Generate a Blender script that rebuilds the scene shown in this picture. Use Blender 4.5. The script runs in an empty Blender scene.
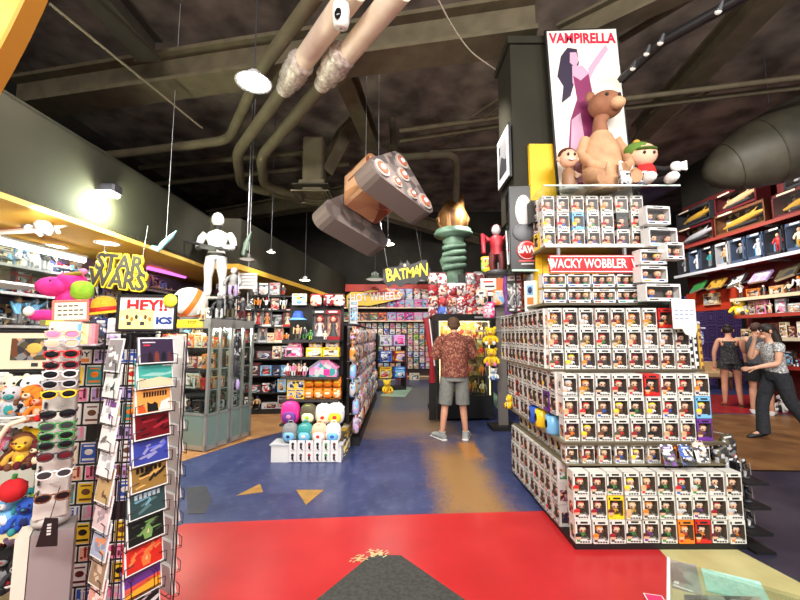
import bpy, math, random
from math import sin, cos, pi, radians as R
from mathutils import Matrix, Vector, Euler

# ------------------------------------------------------------------ camera, world, lights, exposure
C = bpy.context.scene
COL = C.collection
F, H, T = 370.0, 1.55, math.atan(35 / 370.0)
cam = bpy.data.cameras.new('camera'); cam.sensor_width = 36; cam.lens = 36 * F / 800
cam.clip_start = 0.05; cam.clip_end = 100
camo = bpy.data.objects.new('camera', cam); COL.objects.link(camo)
camo.location = (0, 0, H); camo.rotation_euler = (pi / 2 + T, 0, 0)
C.camera = camo
W = bpy.data.worlds.new('world'); C.world = W; W.use_nodes = True
W.node_tree.nodes['Background'].inputs[0].default_value = (1.0, 0.97, 0.93, 1)
W.node_tree.nodes['Background'].inputs[1].default_value = 0.55
C.view_settings.view_transform = 'Standard'; C.view_settings.look = 'None'
C.view_settings.exposure = 0.0; C.view_settings.gamma = 1.0
C.cycles.max_bounces = 6; C.cycles.transparent_max_bounces = 10
C.cycles.sample_clamp_indirect = 4.0

def aim(o, tgt):
    d = Vector(tgt) - o.location
    o.rotation_euler = d.to_track_quat('-Z', 'Y').to_euler()

def area(loc, tgt, sx, sy, power, color=(1, .96, .9)):
    l = bpy.data.lights.new('shop_light', 'AREA'); l.shape = 'RECTANGLE'; l.size = sx; l.size_y = sy
    l.energy = power; l.color = color
    o = bpy.data.objects.new('shop_light', l); COL.objects.link(o); o.location = loc; aim(o, tgt); return o

def spot(loc, tgt, power, ang=110, color=(1, .95, .88), rad=.06, blend=.6):
    l = bpy.data.lights.new('added_spot', 'SPOT'); l.energy = power; l.color = color; l.spot_size = R(ang); l.spot_blend = blend
    l.shadow_soft_size = rad
    o = bpy.data.objects.new('added_spot', l); COL.objects.link(o); o.location = loc; aim(o, tgt); return o

# ceiling lights over the entrance, behind the camera
area((-1.6, -1.3, 4.3), (-1.2, 4.0, 0.6), 2.2, 1.0, 260)
area((1.8, -1.3, 4.3), (1.7, 4.0, 0.8), 2.2, 1.0, 260)
area((4.6, -0.6, 4.3), (5.2, 6.0, 0.6), 1.6, 1.0, 130)
# unseen spots added under the ceiling to brighten what faces the camera
ADDED_SPOTS = [((-2.6, 2.6, 4.3), (-3.4, 5.6, 1.2), 260), ((0.2, 3.0, 4.4), (-0.9, 5.6, 0.8), 300), ((0.6, 3.6, 4.4), (0.9, 7.2, 0.8), 260),
         ((-2.3, 5.7, 4.4), (-2.9, 8.2, 1.0), 260), ((0.3, 7.0, 4.5), (-0.4, 11.5, 1.0), 420), ((-0.6, 9.2, 4.5), (-0.6, 12.8, 1.8), 380),
         ((1.6, 8.0, 4.5), (1.4, 12.8, 1.8), 300), ((5.0, 7.4, 5.2), (7.8, 7.2, 2.6), 520), ((4.4, 3.8, 4.6), (5.8, 7.0, 0.6), 300), ((5.4, 8.0, 5.0), (7.8, 9.4, 3.0), 300), ((9.4, 9.0, 4.4), (10.2, 11.9, 1.3), 260),
         ((-3.4, 3.4, 2.72), (-4.5, 4.8, 1.6), 110)]
for lo, tg, pw in ADDED_SPOTS:
    spot(lo, tg, pw)

# ------------------------------------------------------------------ helpers
def fl(px, py, z=0.0):                      # the point of the plane z under a pixel of the photograph
    u = 300 - py; d = Vector((px - 400, F * cos(T) - u * sin(T), F * sin(T) + u * cos(T)))
    k = (z - H) / d.z
    return Vector((d.x * k, d.y * k, z))
def at(px, py, Y):                          # the point at depth Y under a pixel
    u = 300 - py; d = Vector((px - 400, F * cos(T) - u * sin(T), F * sin(T) + u * cos(T)))
    return Vector((0, 0, H)) + d * (Y / d.y)

def lin(c):
    return tuple(((x / 255) / 12.92 if x / 255 <= .04045 else ((x / 255 + .055) / 1.055) ** 2.4) for x in c) + (1,)
PAL = dict(red=(205, 38, 38), crimson=(150, 25, 40), orange=(238, 130, 35), yellow=(248, 208, 40), cream=(240, 226, 192), green=(60, 140, 70),
           lime=(165, 215, 50), teal=(50, 150, 150), blue=(45, 90, 190), navy=(34, 42, 95), sky=(120, 185, 230), purple=(110, 55, 150),
           lilac=(190, 165, 222), pink=(245, 135, 178), magenta=(230, 45, 145), brown=(112, 68, 42), tan=(205, 168, 122), grey=(135, 135, 138),
           silver=(192, 192, 197), black=(20, 20, 23), white=(240, 240, 238), maroon=(96, 28, 34), skin=(232, 180, 150), gold=(205, 160, 60),
           charcoal=(55, 55, 60), peach=(245, 190, 160), dark=(38, 34, 34), olive=(88, 80, 58), slate=(78, 92, 120))
NICE = dict(sky='sky-blue', magenta='hot-pink', skin='flesh-pink')
def nice(c): return NICE.get(c, c)
MATS = {}
def M(c, rough=.5, metal=0, emis=0, key=None):
    k = (c, rough, metal, emis)
    if k in MATS: return MATS[k]
    rgb = PAL[c] if isinstance(c, str) else c
    m = bpy.data.materials.new((c if isinstance(c, str) else 'paint') + '_mat'); m.use_nodes = True
    b = m.node_tree.nodes['Principled BSDF']
    b.inputs['Base Color'].default_value = lin(rgb); b.inputs['Roughness'].default_value = rough; b.inputs['Metallic'].default_value = metal
    if emis:
        b.inputs['Emission Color'].default_value = lin(rgb); b.inputs['Emission Strength'].default_value = emis
    MATS[k] = m; return m
def rgbof(c): return PAL[c] if isinstance(c, str) else c
def P(*cols, scale=30, rough=.45, dist='vor'):      # a busy printed surface: patches of several inks
    k = ('print', cols, scale, rough, dist)
    if k in MATS: return MATS[k]
    m = bpy.data.materials.new('print_mat'); m.use_nodes = True
    nt = m.node_tree; N = nt.nodes; L = nt.links; b = N['Principled BSDF']; b.inputs['Roughness'].default_value = rough
    tc = N.new('ShaderNodeTexCoord'); oi = N.new('ShaderNodeObjectInfo')
    mul = N.new('ShaderNodeMath'); mul.operation = 'MULTIPLY'; mul.inputs[1].default_value = 37.0; L.new(oi.outputs['Random'], mul.inputs[0])
    add = N.new('ShaderNodeVectorMath'); add.operation = 'ADD'; L.new(tc.outputs['Object'], add.inputs[0]); L.new(mul.outputs[0], add.inputs[1])
    rp = N.new('ShaderNodeValToRGB'); rp.color_ramp.interpolation = 'CONSTANT'
    if dist == 'vor':
        t = N.new('ShaderNodeTexVoronoi'); t.inputs['Scale'].default_value = scale; L.new(add.outputs[0], t.inputs['Vector'])
        s = N.new('ShaderNodeSeparateColor'); L.new(t.outputs['Color'], s.inputs[0]); L.new(s.outputs[0], rp.inputs[0])
    else:
        t = N.new('ShaderNodeTexNoise'); t.inputs['Scale'].default_value = scale; t.inputs['Detail'].default_value = 3; L.new(add.outputs[0], t.inputs['Vector'])
        mr = N.new('ShaderNodeMapRange'); mr.inputs[1].default_value = .3; mr.inputs[2].default_value = .7; L.new(t.outputs[0], mr.inputs[0]); L.new(mr.outputs[0], rp.inputs[0])
    el = rp.color_ramp.elements
    while len(el) < len(cols): el.new(.5)
    for i, c in enumerate(cols):
        el[i].position = i / len(cols); el[i].color = lin(rgbof(c))
    L.new(rp.outputs[0], b.inputs['Base Color'])
    MATS[k] = m; return m
def noisy(name, c1, c2, scale=6, rough=.6, detail=6, bump=0, lo=.35, hi=.65):
    m = bpy.data.materials.new(name); m.use_nodes = True; nt = m.node_tree; N = nt.nodes; L = nt.links; b = N['Principled BSDF']
    b.inputs['Roughness'].default_value = rough
    tc = N.new('ShaderNodeTexCoord'); t = N.new('ShaderNodeTexNoise'); t.inputs['Scale'].default_value = scale; t.inputs['Detail'].default_value = detail
    L.new(tc.outputs['Object'], t.inputs['Vector'])
    mr = N.new('ShaderNodeMapRange'); mr.inputs[1].default_value = lo; mr.inputs[2].default_value = hi; L.new(t.outputs[0], mr.inputs[0])
    mx = N.new('ShaderNodeMix'); mx.data_type = 'RGBA'; mx.inputs[6].default_value = lin(rgbof(c1)); mx.inputs[7].default_value = lin(rgbof(c2))
    L.new(mr.outputs[0], mx.inputs[0]); L.new(mx.outputs[2], b.inputs['Base Color'])
    if bump:
        bp = N.new('ShaderNodeBump'); bp.inputs['Strength'].default_value = bump; bp.inputs['Distance'].default_value = .02
        L.new(t.outputs[0], bp.inputs['Height']); L.new(bp.outputs[0], b.inputs['Normal'])
    return m
def clear(name, refl=.08, tint=(1, 1, 1), rough=.12):
    m = bpy.data.materials.new(name); m.use_nodes = True; nt = m.node_tree; N = nt.nodes; L = nt.links
    N.remove(N['Principled BSDF'])
    tr = N.new('ShaderNodeBsdfTransparent'); tr.inputs[0].default_value = tint + (1,)
    g = N.new('ShaderNodeBsdfGlossy'); g.inputs['Roughness'].default_value = rough
    mx = N.new('ShaderNodeMixShader'); mx.inputs[0].default_value = refl
    L.new(tr.outputs[0], mx.inputs[1]); L.new(g.outputs[0], mx.inputs[2]); L.new(mx.outputs[0], N['Material Output'].inputs[0])
    return m
PANE = clear('clear_plastic', .045, (1, 1, 1), .34)
GLASS = clear('showcase_glass', .13, (.93, .98, .95))

class MB:
    def __init__(s): s.v = []; s.f = []; s.m = []; s.s = []; s.mats = []
    def mi(s, m):
        if isinstance(m, (str, tuple)): m = M(m)
        if m not in s.mats: s.mats.append(m)
        return s.mats.index(m)
    def add(s, vs, fs, m, smooth=False):
        o = len(s.v); i = s.mi(m); s.v += [tuple(v) for v in vs]
        for f in fs: s.f.append(tuple(o + k for k in f)); s.m.append(i); s.s.append(smooth)
        return s
    def poly(s, pts, m): return s.add(pts, [tuple(range(len(pts)))], m)
    def box(s, c, d, m, rot=None, taper=1.0):
        x, y, z = d[0] / 2, d[1] / 2, d[2] / 2
        vs = [Vector((a * x * (taper if k > 0 else 1), b * y * (taper if k > 0 else 1), k * z)) for a in (-1, 1) for b in (-1, 1) for k in (-1, 1)]
        if rot: 
            q = Euler(rot).to_matrix(); vs = [q @ v for v in vs]
        c = Vector(c); vs = [v + c for v in vs]
        return s.add(vs, [(0, 1, 3, 2), (4, 6, 7, 5), (0, 4, 5, 1), (2, 3, 7, 6), (0, 2, 6, 4), (1, 5, 7, 3)], m)
    def rbox(s, c, d, m, b=.01, rot=None):      # box with chamfered edges
        x, y, z = d[0] / 2, d[1] / 2, d[2] / 2; b = min(b, x * .9, y * .9, z * .9)
        vs = []; 
        def ring(zz, ix, iy, cb):
            return [Vector(p) for p in ((-ix + cb, -iy, zz), (ix - cb, -iy, zz), (ix, -iy + cb, zz), (ix, iy - cb, zz), (ix - cb, iy, zz), (-ix + cb, iy, zz), (-ix, iy - cb, zz), (-ix, -iy + cb, zz))]
        vs = ring(-z, x - b, y - b, b * .3) + ring(-z + b, x, y, b) + ring(z - b, x, y, b) + ring(z, x - b, y - b, b * .3)
        if rot:
            q = Euler(rot).to_matrix(); vs = [q @ v for v in vs]
        c = Vector(c); vs = [v + c for v in vs]
        fs = [tuple(range(7, -1, -1)), tuple(range(24, 32))]
        for r in range(3):
            for i in range(8):
                j = (i + 1) % 8; fs.append((r * 8 + i, r * 8 + j, r * 8 + 8 + j, r * 8 + 8 + i))
        return s.add(vs, fs, m)
    def ell(s, c, r, m, seg=10, rings=7, rot=None, sq=1.0):
        if not hasattr(r, '__len__'): r = (r, r, r)
        q = Euler(rot).to_matrix() if rot else None; c = Vector(c)
        sg = lambda t: math.copysign(abs(t) ** sq, t)
        vs = []
        for i in range(1, rings):
            a = pi * i / rings
            for j in range(seg):
                b = 2 * pi * j / seg
                vs.append(Vector((r[0] * sg(sin(a)) * sg(cos(b)), r[1] * sg(sin(a)) * sg(sin(b)), r[2] * sg(cos(a)))))
        vs += [Vector((0, 0, r[2])), Vector((0, 0, -r[2]))]
        if q: vs = [q @ v for v in vs]
        vs = [v + c for v in vs]; n = (rings - 1) * seg; fs = []
        for i in range(rings - 2):
            for j in range(seg):
                k = (j + 1) % seg; fs.append((i * seg + j, (i + 1) * seg + j, (i + 1) * seg + k, i * seg + k))
        for j in range(seg):
            k = (j + 1) % seg; fs.append((n, j, k)); fs.append((n + 1, (rings - 2) * seg + k, (rings - 2) * seg + j))
        return s.add(vs, fs, m, True)
    def limb(s, pts, rads, m, seg=8, caps=True, smooth=True):    # tube along points with a radius at each
        pts = [Vector(p) for p in pts]; n = len(pts)
        if not hasattr(rads, '__len__'): rads = [rads] * n
        vs = []; up = None
        for i in range(n):
            t = (pts[min(i + 1, n - 1)] - pts[max(i - 1, 0)]).normalized()
            if up is None:
                up = Vector((0, 0, 1)) if abs(t.z) < .9 else Vector((0, 1, 0))
            a = t.cross(up)
            if a.length < 1e-4: a = t.orthogonal()
            a.normalize(); b = t.cross(a).normalized(); up = -b if False else up
            r = rads[i]; rx, ry = r if hasattr(r, '__len__') else (r, r)
            for j in range(seg):
                w = 2 * pi * j / seg; vs.append(pts[i] + a * (cos(w) * rx) + b * (sin(w) * ry))
        fs = []
        for i in range(n - 1):
            for j in range(seg):
                k = (j + 1) % seg; fs.append((i * seg + j, i * seg + k, (i + 1) * seg + k, (i + 1) * seg + j))
        s.add(vs, fs, m, smooth)
        if caps:
            s.add(vs[:seg], [tuple(range(seg - 1, -1, -1))], m); s.add(vs[-seg:], [tuple(range(seg))], m)
        return s
    def cyl(s, p0, p1, r0, r1, m, seg=10, caps=True): return s.limb([p0, p1], [r0, r1], m, seg, caps)
    def lathe(s, prof, c, m, seg=14):
        c = Vector(c); vs = [c + Vector((r * cos(2 * pi * j / seg), r * sin(2 * pi * j / seg), z)) for r, z in prof for j in range(seg)]
        fs = []
        for i in range(len(prof) - 1):
            for j in range(seg):
                k = (j + 1) % seg; fs.append((i * seg + j, i * seg + k, (i + 1) * seg + k, (i + 1) * seg + j))
        return s.add(vs, fs, m, True)
    def rings(s, rr, m, seg=14, caps=False):     # loft of horizontal ellipses (cx, cy, z, rx, ry)
        vs = [Vector((cx + rx * cos(2 * pi * j / seg), cy + ry * sin(2 * pi * j / seg), z)) for cx, cy, z, rx, ry in rr for j in range(seg)]
        fs = []
        for i in range(len(rr) - 1):
            for j in range(seg):
                k = (j + 1) % seg; fs.append((i * seg + j, i * seg + k, (i + 1) * seg + k, (i + 1) * seg + j))
        s.add(vs, fs, m, True)
        if caps: s.add(vs[:seg], [tuple(range(seg))], m); s.add(vs[-seg:], [tuple(range(seg))], m)
        return s
    def prism(s, out, y0, y1, m, mside=None):    # outline in x,z extruded along y
        n = len(out); vs = [(x, y0, z) for x, z in out] + [(x, y1, z) for x, z in out]
        s.add(vs, [tuple(range(n)), tuple(range(2 * n - 1, n - 1, -1))], m)
        return s.add(vs, [(i, n + i, n + (i + 1) % n, (i + 1) % n) for i in range(n)], mside or m)
    def slab(s, out, z0, z1, m):                 # outline in x,y extruded along z
        n = len(out); vs = [(p[0], p[1], z0) for p in out] + [(p[0], p[1], z1) for p in out]
        return s.add(vs, [tuple(range(n - 1, -1, -1)), tuple(range(n, 2 * n))] + [(i, (i + 1) % n, n + (i + 1) % n, n + i) for i in range(n)], m)
    def mesh(s, name):
        me = bpy.data.meshes.new(name); me.from_pydata(s.v, [], s.f)
        for m in s.mats: me.materials.append(m)
        me.polygons.foreach_set('material_index', s.m); me.polygons.foreach_set('use_smooth', s.s); me.update()
        return me

def link(name, data, parent=None, loc=(0, 0, 0), rot=(0, 0, 0), scale=1):
    o = bpy.data.objects.new(name, data); COL.objects.link(o); o.location = loc; o.rotation_euler = rot
    if scale != 1: o.scale = (scale,) * 3 if not hasattr(scale, '__len__') else scale
    if parent: o.parent = parent
    return o
def part(name, mb, parent, loc=(0, 0, 0), rot=(0, 0, 0), label=None):
    o = link(name, mb.mesh(name), parent, loc, rot)
    if label: o['label'] = label
    return o
def tag(o, label, cat, group=None, kind=None):
    o['label'] = label; o['category'] = cat
    if group: o['group'] = group
    if kind: o['kind'] = kind
    return o
def thing(name, label, cat, loc=(0, 0, 0), rz=0, group=None, mb=None):
    o = link(name, mb.mesh(name) if mb else None, None, loc, (0, 0, rz)); return tag(o, label, cat, group)
def struct(name, mb, loc=(0, 0, 0), rz=0):
    o = link(name, mb.mesh(name), None, loc, (0, 0, rz)); o['kind'] = 'structure'; return o
def text(body, size, mat, parent, loc, rot=(pi / 2, 0, 0), ext=.002, name='lettering', offset=0, shear=0, sx=1, align='CENTER', spacing=1):
    c = bpy.data.curves.new(name, 'FONT'); c.body = body; c.size = size; c.extrude = ext; c.offset = offset; c.shear = shear
    c.align_x = align; c.align_y = 'CENTER'; c.resolution_u = 2; c.space_character = spacing
    c.materials.append(M(mat) if isinstance(mat, (str, tuple)) else mat)
    tmp = bpy.data.objects.new(name, c); COL.objects.link(tmp); dg = bpy.context.evaluated_depsgraph_get()
    me = bpy.data.meshes.new_from_object(tmp.evaluated_get(dg)); bpy.data.objects.remove(tmp); bpy.data.curves.remove(c)
    o = link(name, me, parent, loc, rot); o.scale = (sx, 1, 1); return o
PROTO = {}
def inst(kind, key, loc, rz, label, cat, group=None, scale=1, rot=None):
    """one thing of a kind: its own mesh is the root, its parts are children; copies share mesh data"""
    kk = (kind.__name__, key)
    if kk not in PROTO:
        PROTO[kk] = [(n, mb.mesh(n), pi_, lo) for n, mb, pi_, lo in kind(*key)]
    made = []
    for n, me, pi_, lo in PROTO[kk]:
        if pi_ is None:
            o = link(n, me, None, loc, rot or (0, 0, rz), scale); tag(o, label, cat, group)
        else:
            o = link(n, me, made[pi_], lo)
        made.append(o)
    return made[0]
ORD = 'first second third fourth fifth sixth seventh eighth ninth tenth eleventh twelfth thirteenth fourteenth fifteenth sixteenth seventeenth eighteenth nineteenth twentieth twenty-first twenty-second twenty-third twenty-fourth twenty-fifth twenty-sixth'.split()
def rowname(r, n):
    if n == 1: return 'only row'
    if n == 2: return ('top row', 'bottom row')[r]
    if r == 0: return 'top row'
    if r == n - 1: return 'bottom row'
    if n == 3: return 'middle row'
    return ORD[r] + ' row down'
rnd = random.Random(7)

# ------------------------------------------------------------------ the shell: floor
def floor_mat():
    m = bpy.data.materials.new('painted_concrete'); m.use_nodes = True; nt = m.node_tree; N = nt.nodes; L = nt.links; b = N['Principled BSDF']
    tc = N.new('ShaderNodeTexCoord')
    def noise(s, d=6):
        t = N.new('ShaderNodeTexNoise'); t.inputs['Scale'].default_value = s; t.inputs['Detail'].default_value = d; t.inputs['Roughness'].default_value = .65
        L.new(tc.outputs['Object'], t.inputs['Vector']); return t.outputs[0]
    def mrange(x, a, c):
        r = N.new('ShaderNodeMapRange'); r.inputs[1].default_value = a; r.inputs[2].default_value = c; L.new(x, r.inputs[0]); return r.outputs[0]
    def mixc(f, c1, c2):
        x = N.new('ShaderNodeMix'); x.data_type = 'RGBA'; L.new(f, x.inputs[0])
        for i, c in ((6, c1), (7, c2)):
            if isinstance(c, tuple): x.inputs[i].default_value = lin(c)
            else: L.new(c, x.inputs[i])
        return x.outputs[2]
    def math_(op, a, c):
        n = N.new('ShaderNodeMath'); n.operation = op
        for i, v in enumerate((a, c)):
            if isinstance(v, (int, float)): n.inputs[i].default_value = v
            else: L.new(v, n.inputs[i])
        return n.outputs[0]
    sx = N.new('ShaderNodeSeparateXYZ'); L.new(tc.outputs['Object'], sx.inputs[0])
    n1 = noise(2.2); n2 = noise(9); n3 = noise(26, 8)
    def wear(cx, cy, rx, ry, hard=.25):
        ax = math_('ABSOLUTE', math_('DIVIDE', math_('SUBTRACT', sx.outputs[0], cx), rx), 0)
        ay = math_('ABSOLUTE', math_('DIVIDE', math_('SUBTRACT', sx.outputs[1], cy), ry), 0)
        d = math_('MAXIMUM', ax, ay)
        d = math_('ADD', d, math_('MULTIPLY', math_('SUBTRACT', n3, .5), 1.3)); d = math_('ADD', d, math_('MULTIPLY', math_('SUBTRACT', n1, .5), 1.2))
        return mrange(d, 1.0 + hard, 1.0 - hard)
    base = mixc(mrange(n1, .35, .65), (36, 46, 92), (58, 68, 112))
    base = mixc(math_('MULTIPLY', mrange(n2, .5, .75), .6), base, (98, 102, 132))
    base = mixc(wear(.68, 4.25, .30, 1.1, .45), base, (152, 114, 70))
    base = mixc(wear(.05, 6.9, .8, 1.0, .35), base, (138, 112, 88))
    base = mixc(wear(.3, 9.6, 1.0, 1.7, .4), base, (92, 94, 92))
    base = mixc(wear(.95, 5.2, .12, .35), base, (178, 120, 60))
    L.new(base, b.inputs['Base Color'])
    b.inputs['Roughness'].default_value = .34
    bp = N.new('ShaderNodeBump'); bp.inputs['Strength'].default_value = .06; bp.inputs['Distance'].default_value = .01; L.new(n2, bp.inputs['Height']); L.new(bp.outputs[0], b.inputs['Normal'])
    return m
mb = MB(); mb.box((2, 5, -.06), (26, 22, .12), floor_mat()); struct('floor', mb)
def zone(name, pts, mat, z):
    mb = MB(); out = [(p[0], p[1]) for p in pts]; mb.slab(out, z - .004, z, mat); struct(name, mb)
red = noisy('red_floor_paint', (184, 34, 38), (194, 42, 46), 3, .3, 5)
zone('floor_red', [fl(184, 524), fl(400, 515), fl(545, 511), fl(652, 542), fl(667, 558), fl(668, 640), (1.2, -1, 0), (-2.4, -1, 0), (-2.1, 2.6, 0)], red, .002)
zone('floor_cream', [(-2.12, 2.56), (-2.4, -1), (-4.9, -1), (-4.9, 3.3), (-2.1, 2.95)], noisy('cream_floor_paint', (214, 200, 150), (232, 220, 172), 5, .4), .002)
zone('floor_beige', [fl(652, 542), fl(730, 546), fl(800, 583), (3.2, 1.7, 0), (3.0, .4, 0), (1.2, .4, 0), fl(668, 640), fl(667, 558)], noisy('beige_floor_paint', (190, 182, 126), (206, 198, 140), 5, .4), .002)
zone('floor_dark', [fl(730, 546), fl(742, 470), fl(830, 471), (8, 3.0, 0), (6, 1.0, 0), (3.2, 1.7, 0), fl(800, 583)], noisy('dark_floor_paint', (38, 36, 56), (70, 66, 82), 1.6, .32, 6, 0, .42, .72), .002)
zone('floor_wood', [fl(690, 471), fl(850, 472), (12, 3.5, 0), (12, 7.2, 0), fl(700, 414), fl(640, 414), (2.6, 4.2, 0)], noisy('worn_brown_floor', (112, 74, 42), (146, 104, 62), 2.5, .4, 8), .002)
zone('floor_crimson', [fl(640, 413), fl(700, 413), (12, 7.3, 0), (12, 9.8, 0), (4.5, 9.8, 0), (3.6, 7.4, 0)], noisy('crimson_floor', (150, 22, 28), (176, 36, 38), 3, .4), .003)
zone('floor_tan', [fl(180, 462), fl(246, 441), fl(290, 430), fl(286, 402), fl(225, 402), (-5, 7.2, 0), (-4.6, 4.6, 0)], noisy('tan_floor', (164, 112, 66), (196, 146, 96), 3, .4, 8), .003)
mint = noisy('mint_floor_paint', (142, 176, 150), (160, 192, 166), 4, .4)
zone('floor_mint', [fl(380, 396), fl(405, 397), fl(413, 387), fl(389, 387)], mint, .003)
zone('floor_mint', [fl(487, 386), fl(500, 398), fl(508, 410), fl(500, 412), fl(486, 394)], mint, .003)
mat_d = noisy('charcoal_floor', (52, 52, 50), (70, 70, 66), 40, .85, 4)
zone('floor_charcoal', [fl(372, 555), fl(401, 556), fl(470, 604), fl(560, 690), fl(200, 690), fl(312, 604)], mat_d, .005)
chip = M((222, 206, 150), .7)
mb = MB()
rr = random.Random(3)
for k in range(46):                      # cream chips where the charcoal paint has flaked off
    q = rr.random(); px = 354 + 32 * q + rr.uniform(-5, 5); py = 561 - 12 * q + rr.uniform(-3.5, 3.5) + (4 if q > .8 else 0)
    c = fl(px, py); a = rr.uniform(-.3, .9); l = rr.uniform(.012, .04); w = rr.uniform(.004, .009)
    mb.box((c.x, c.y, .0062), (l, w, .0012), chip, (0, 0, a))
o = struct('floor_chips', mb)
def tri(name, pts, m, z=.003): zone(name, [fl(*p) for p in pts], m, z)
ochre = noisy('ochre_floor_paint', (150, 112, 50), (176, 132, 62), 8, .5); dk = noisy('slate_floor_paint', (40, 42, 62), (58, 56, 62), 6, .5)
tri('floor_ochre', [(236, 496), (263, 492), (260, 484)], ochre)
tri('floor_ochre', [(296, 490), (324, 490), (306, 505)], ochre)
tri('floor_slate', [(186, 488), (206, 486), (212, 500), (204, 514), (188, 514)], dk)

# ------------------------------------------------------------------ walls
dark_wall = noisy('dark_olive_paint', (30, 27, 22), (40, 36, 29), 2, .9)
olive = noisy('olive_paint', (33, 31, 18), (41, 38, 23), 2, .85)
ybull = noisy('amber_soffit_paint', (214, 164, 52), (230, 180, 66), 1.5, .7)
CZ = 6.2
mb = MB(); mb.box((2.0, 5.8, CZ + .1), (18.4, 16.0, .2), noisy('ceiling_black', (78, 68, 60), (142, 128, 116), 1.6, .95, 8)); struct('ceiling', mb)
mb = MB(); mb.box((2.0, 13.75, CZ / 2), (18.4, .2, CZ), dark_wall); struct('wall_back', mb)
lav = noisy('lavender_paint', (150, 136, 160), (164, 150, 172), 2, .85)
mb = MB(); mb.box((-5.0, 5.8, 1.4), (.2, 15.8, 2.8), lav); mb.box((-7.1, 5.8, 4.95), (.2, 15.8, 2.5), dark_wall); struct('wall_left', mb)
mb = MB(); mb.box((11.1, 7, CZ / 2), (.2, 14, CZ), dark_wall); struct('wall_right', mb)
mb = MB()                                   # dropped soffit over the left side of the shop: olive face, amber underside
mb.box((-3.56, 5.8, 3.25), (.12, 15.8, .9), olive); mb.box((-5.3, 5.8, 3.69), (3.6, 15.8, .04), olive)
mb.box((-4.3, 5.8, 2.80), (1.6, 15.8, .1), ybull)
struct('ceiling_soffit', mb)
mb = MB(); EX = [(-3.62, 6.62), (-2.95, 6.7), (-2.52, 9.7), (-2.0, 13.64), (-3.62, 13.64)]
mb.slab(EX, 2.75, 2.85, ybull); mb.slab([(x + .0, y + .002) for x, y in EX], 2.85, 3.7, olive)
struct('ceiling_bulkhead', mb)
mb = MB(); mb.box((-3.52, 5.8, 2.77), (.05, 15.8, .05), M((226, 188, 96), .6)); struct('trim_1', mb)
mb = MB(); mb.box((-.1, 13.55, 3.27), (3.8, .2, .26), M((196, 44, 22), .5)); struct('trim_2', mb)       # red header band
mb = MB(); mb.box((-3.75, 12.5, 1.375), (.30, .30, 2.75), M((238, 186, 26), .5)); mb.box((-3.75, 12.5, .08), (.4, .4, .16), 'black'); struct('pillar', mb)
# right wall with a doorway
rw = noisy('dark_red_wall', (92, 26, 24), (110, 32, 30), 2, .8)
mb = MB()
mb.box((8.1, 6.2, 1.3), (.2, 4.7, 2.6), rw); mb.box((8.1, 7.0, 3.8), (.2, 6.4, 2.6), rw); mb.box((8.1, 7.0, 5.65), (.2, 6.4, 1.1), dark_wall)
struct('wall_side', mb)
mb = MB(); mb.box((7.95, 9.3, 2.42), (.1, 1.7, .5), M((196, 58, 28), .6)); struct('trim_3', mb)
def damask():
    m = bpy.data.materials.new('purple_damask'); m.use_nodes = True; nt = m.node_tree; N = nt.nodes; L = nt.links; b = N['Principled BSDF']; b.inputs['Roughness'].default_value = .7
    tc = N.new('ShaderNodeTexCoord'); mp = N.new('ShaderNodeMapping'); mp.inputs['Scale'].default_value = (1, 1, .6); L.new(tc.outputs['Object'], mp.inputs[0])
    w = N.new('ShaderNodeTexVoronoi'); w.feature = 'DISTANCE_TO_EDGE'; w.inputs['Scale'].default_value = 3.2; w.inputs['Randomness'].default_value = .12; L.new(mp.outputs[0], w.inputs['Vector'])
    ma = N.new('ShaderNodeMath'); ma.operation = 'SINE'; mm = N.new('ShaderNodeMath'); mm.operation = 'MULTIPLY'; mm.inputs[1].default_value = 40; L.new(w.outputs['Distance'], mm.inputs[0]); L.new(mm.outputs[0], ma.inputs[0])
    r = N.new('ShaderNodeValToRGB'); r.color_ramp.elements[0].color = lin((62, 44, 98)); r.color_ramp.elements[1].color = lin((112, 86, 152)); L.new(ma.outputs[0], r.inputs[0]); L.new(r.outputs[0], b.inputs['Base Color'])
    return m
mb = MB(); mb.box((10.2, 12.0, 1.4), (2.0, .15, 2.8), damask()); struct('wall_damask', mb)
# the olive column behind the box tower, its lower part clad in yellow
mb = MB(); mb.box((1.64, 3.98, 3.75), (.90, .5, 1.9), olive); mb.box((1.64, 3.98, 4.72), (.96, .56, .08), olive); struct('column', mb)
ycl = M((240, 190, 20), .45)
mb = MB(); mb.box((1.745, 3.92, 1.4), (.75, .56, 2.8), ycl); mb.box((1.48, 3.74, 3.1), (.27, .12, .86), ycl)
for k in range(6): mb.box((1.42 + .13 * k, 3.635, 1.4), (.006, .012, 2.8), M((196, 150, 20), .5))
struct('pillar', mb)

# ------------------------------------------------------------------ ceiling steel, pipes and ducts
om = noisy('olive_steel', (84, 75, 56), (99, 89, 68), 5, .75)
om2 = noisy('dark_steel', (44, 38, 30), (54, 47, 37), 5, .8)
def pipe(name, label, cat, pts, z, r, m, group=None, seg=10):
    """pixel polyline at height z (a z of its own per point when it is a list)"""
    zs = z if hasattr(z, '__len__') else [z] * len(pts)
    ps = [fl(p[0], p[1], q) for p, q in zip(pts, zs)]
    # rounded elbows
    out = [ps[0]]
    for i in range(1, len(ps) - 1):
        a, b, c = ps[i - 1], ps[i], ps[i + 1]; d = min(.25, (a - b).length * .4, (c - b).length * .4)
        p1 = b + (a - b).normalized() * d; p2 = b + (c - b).normalized() * d
        for t in (0, .25, .5, .75, 1): out.append(p1.lerp(b, t).lerp(b.lerp(p2, t), t))
    out.append(ps[-1]); o0 = out[0].copy()
    mb = MB(); mb.limb([p - o0 for p in out], r, m, seg)
    o = link(name, mb.mesh(name), None, o0); return tag(o, label, cat, group)
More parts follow.
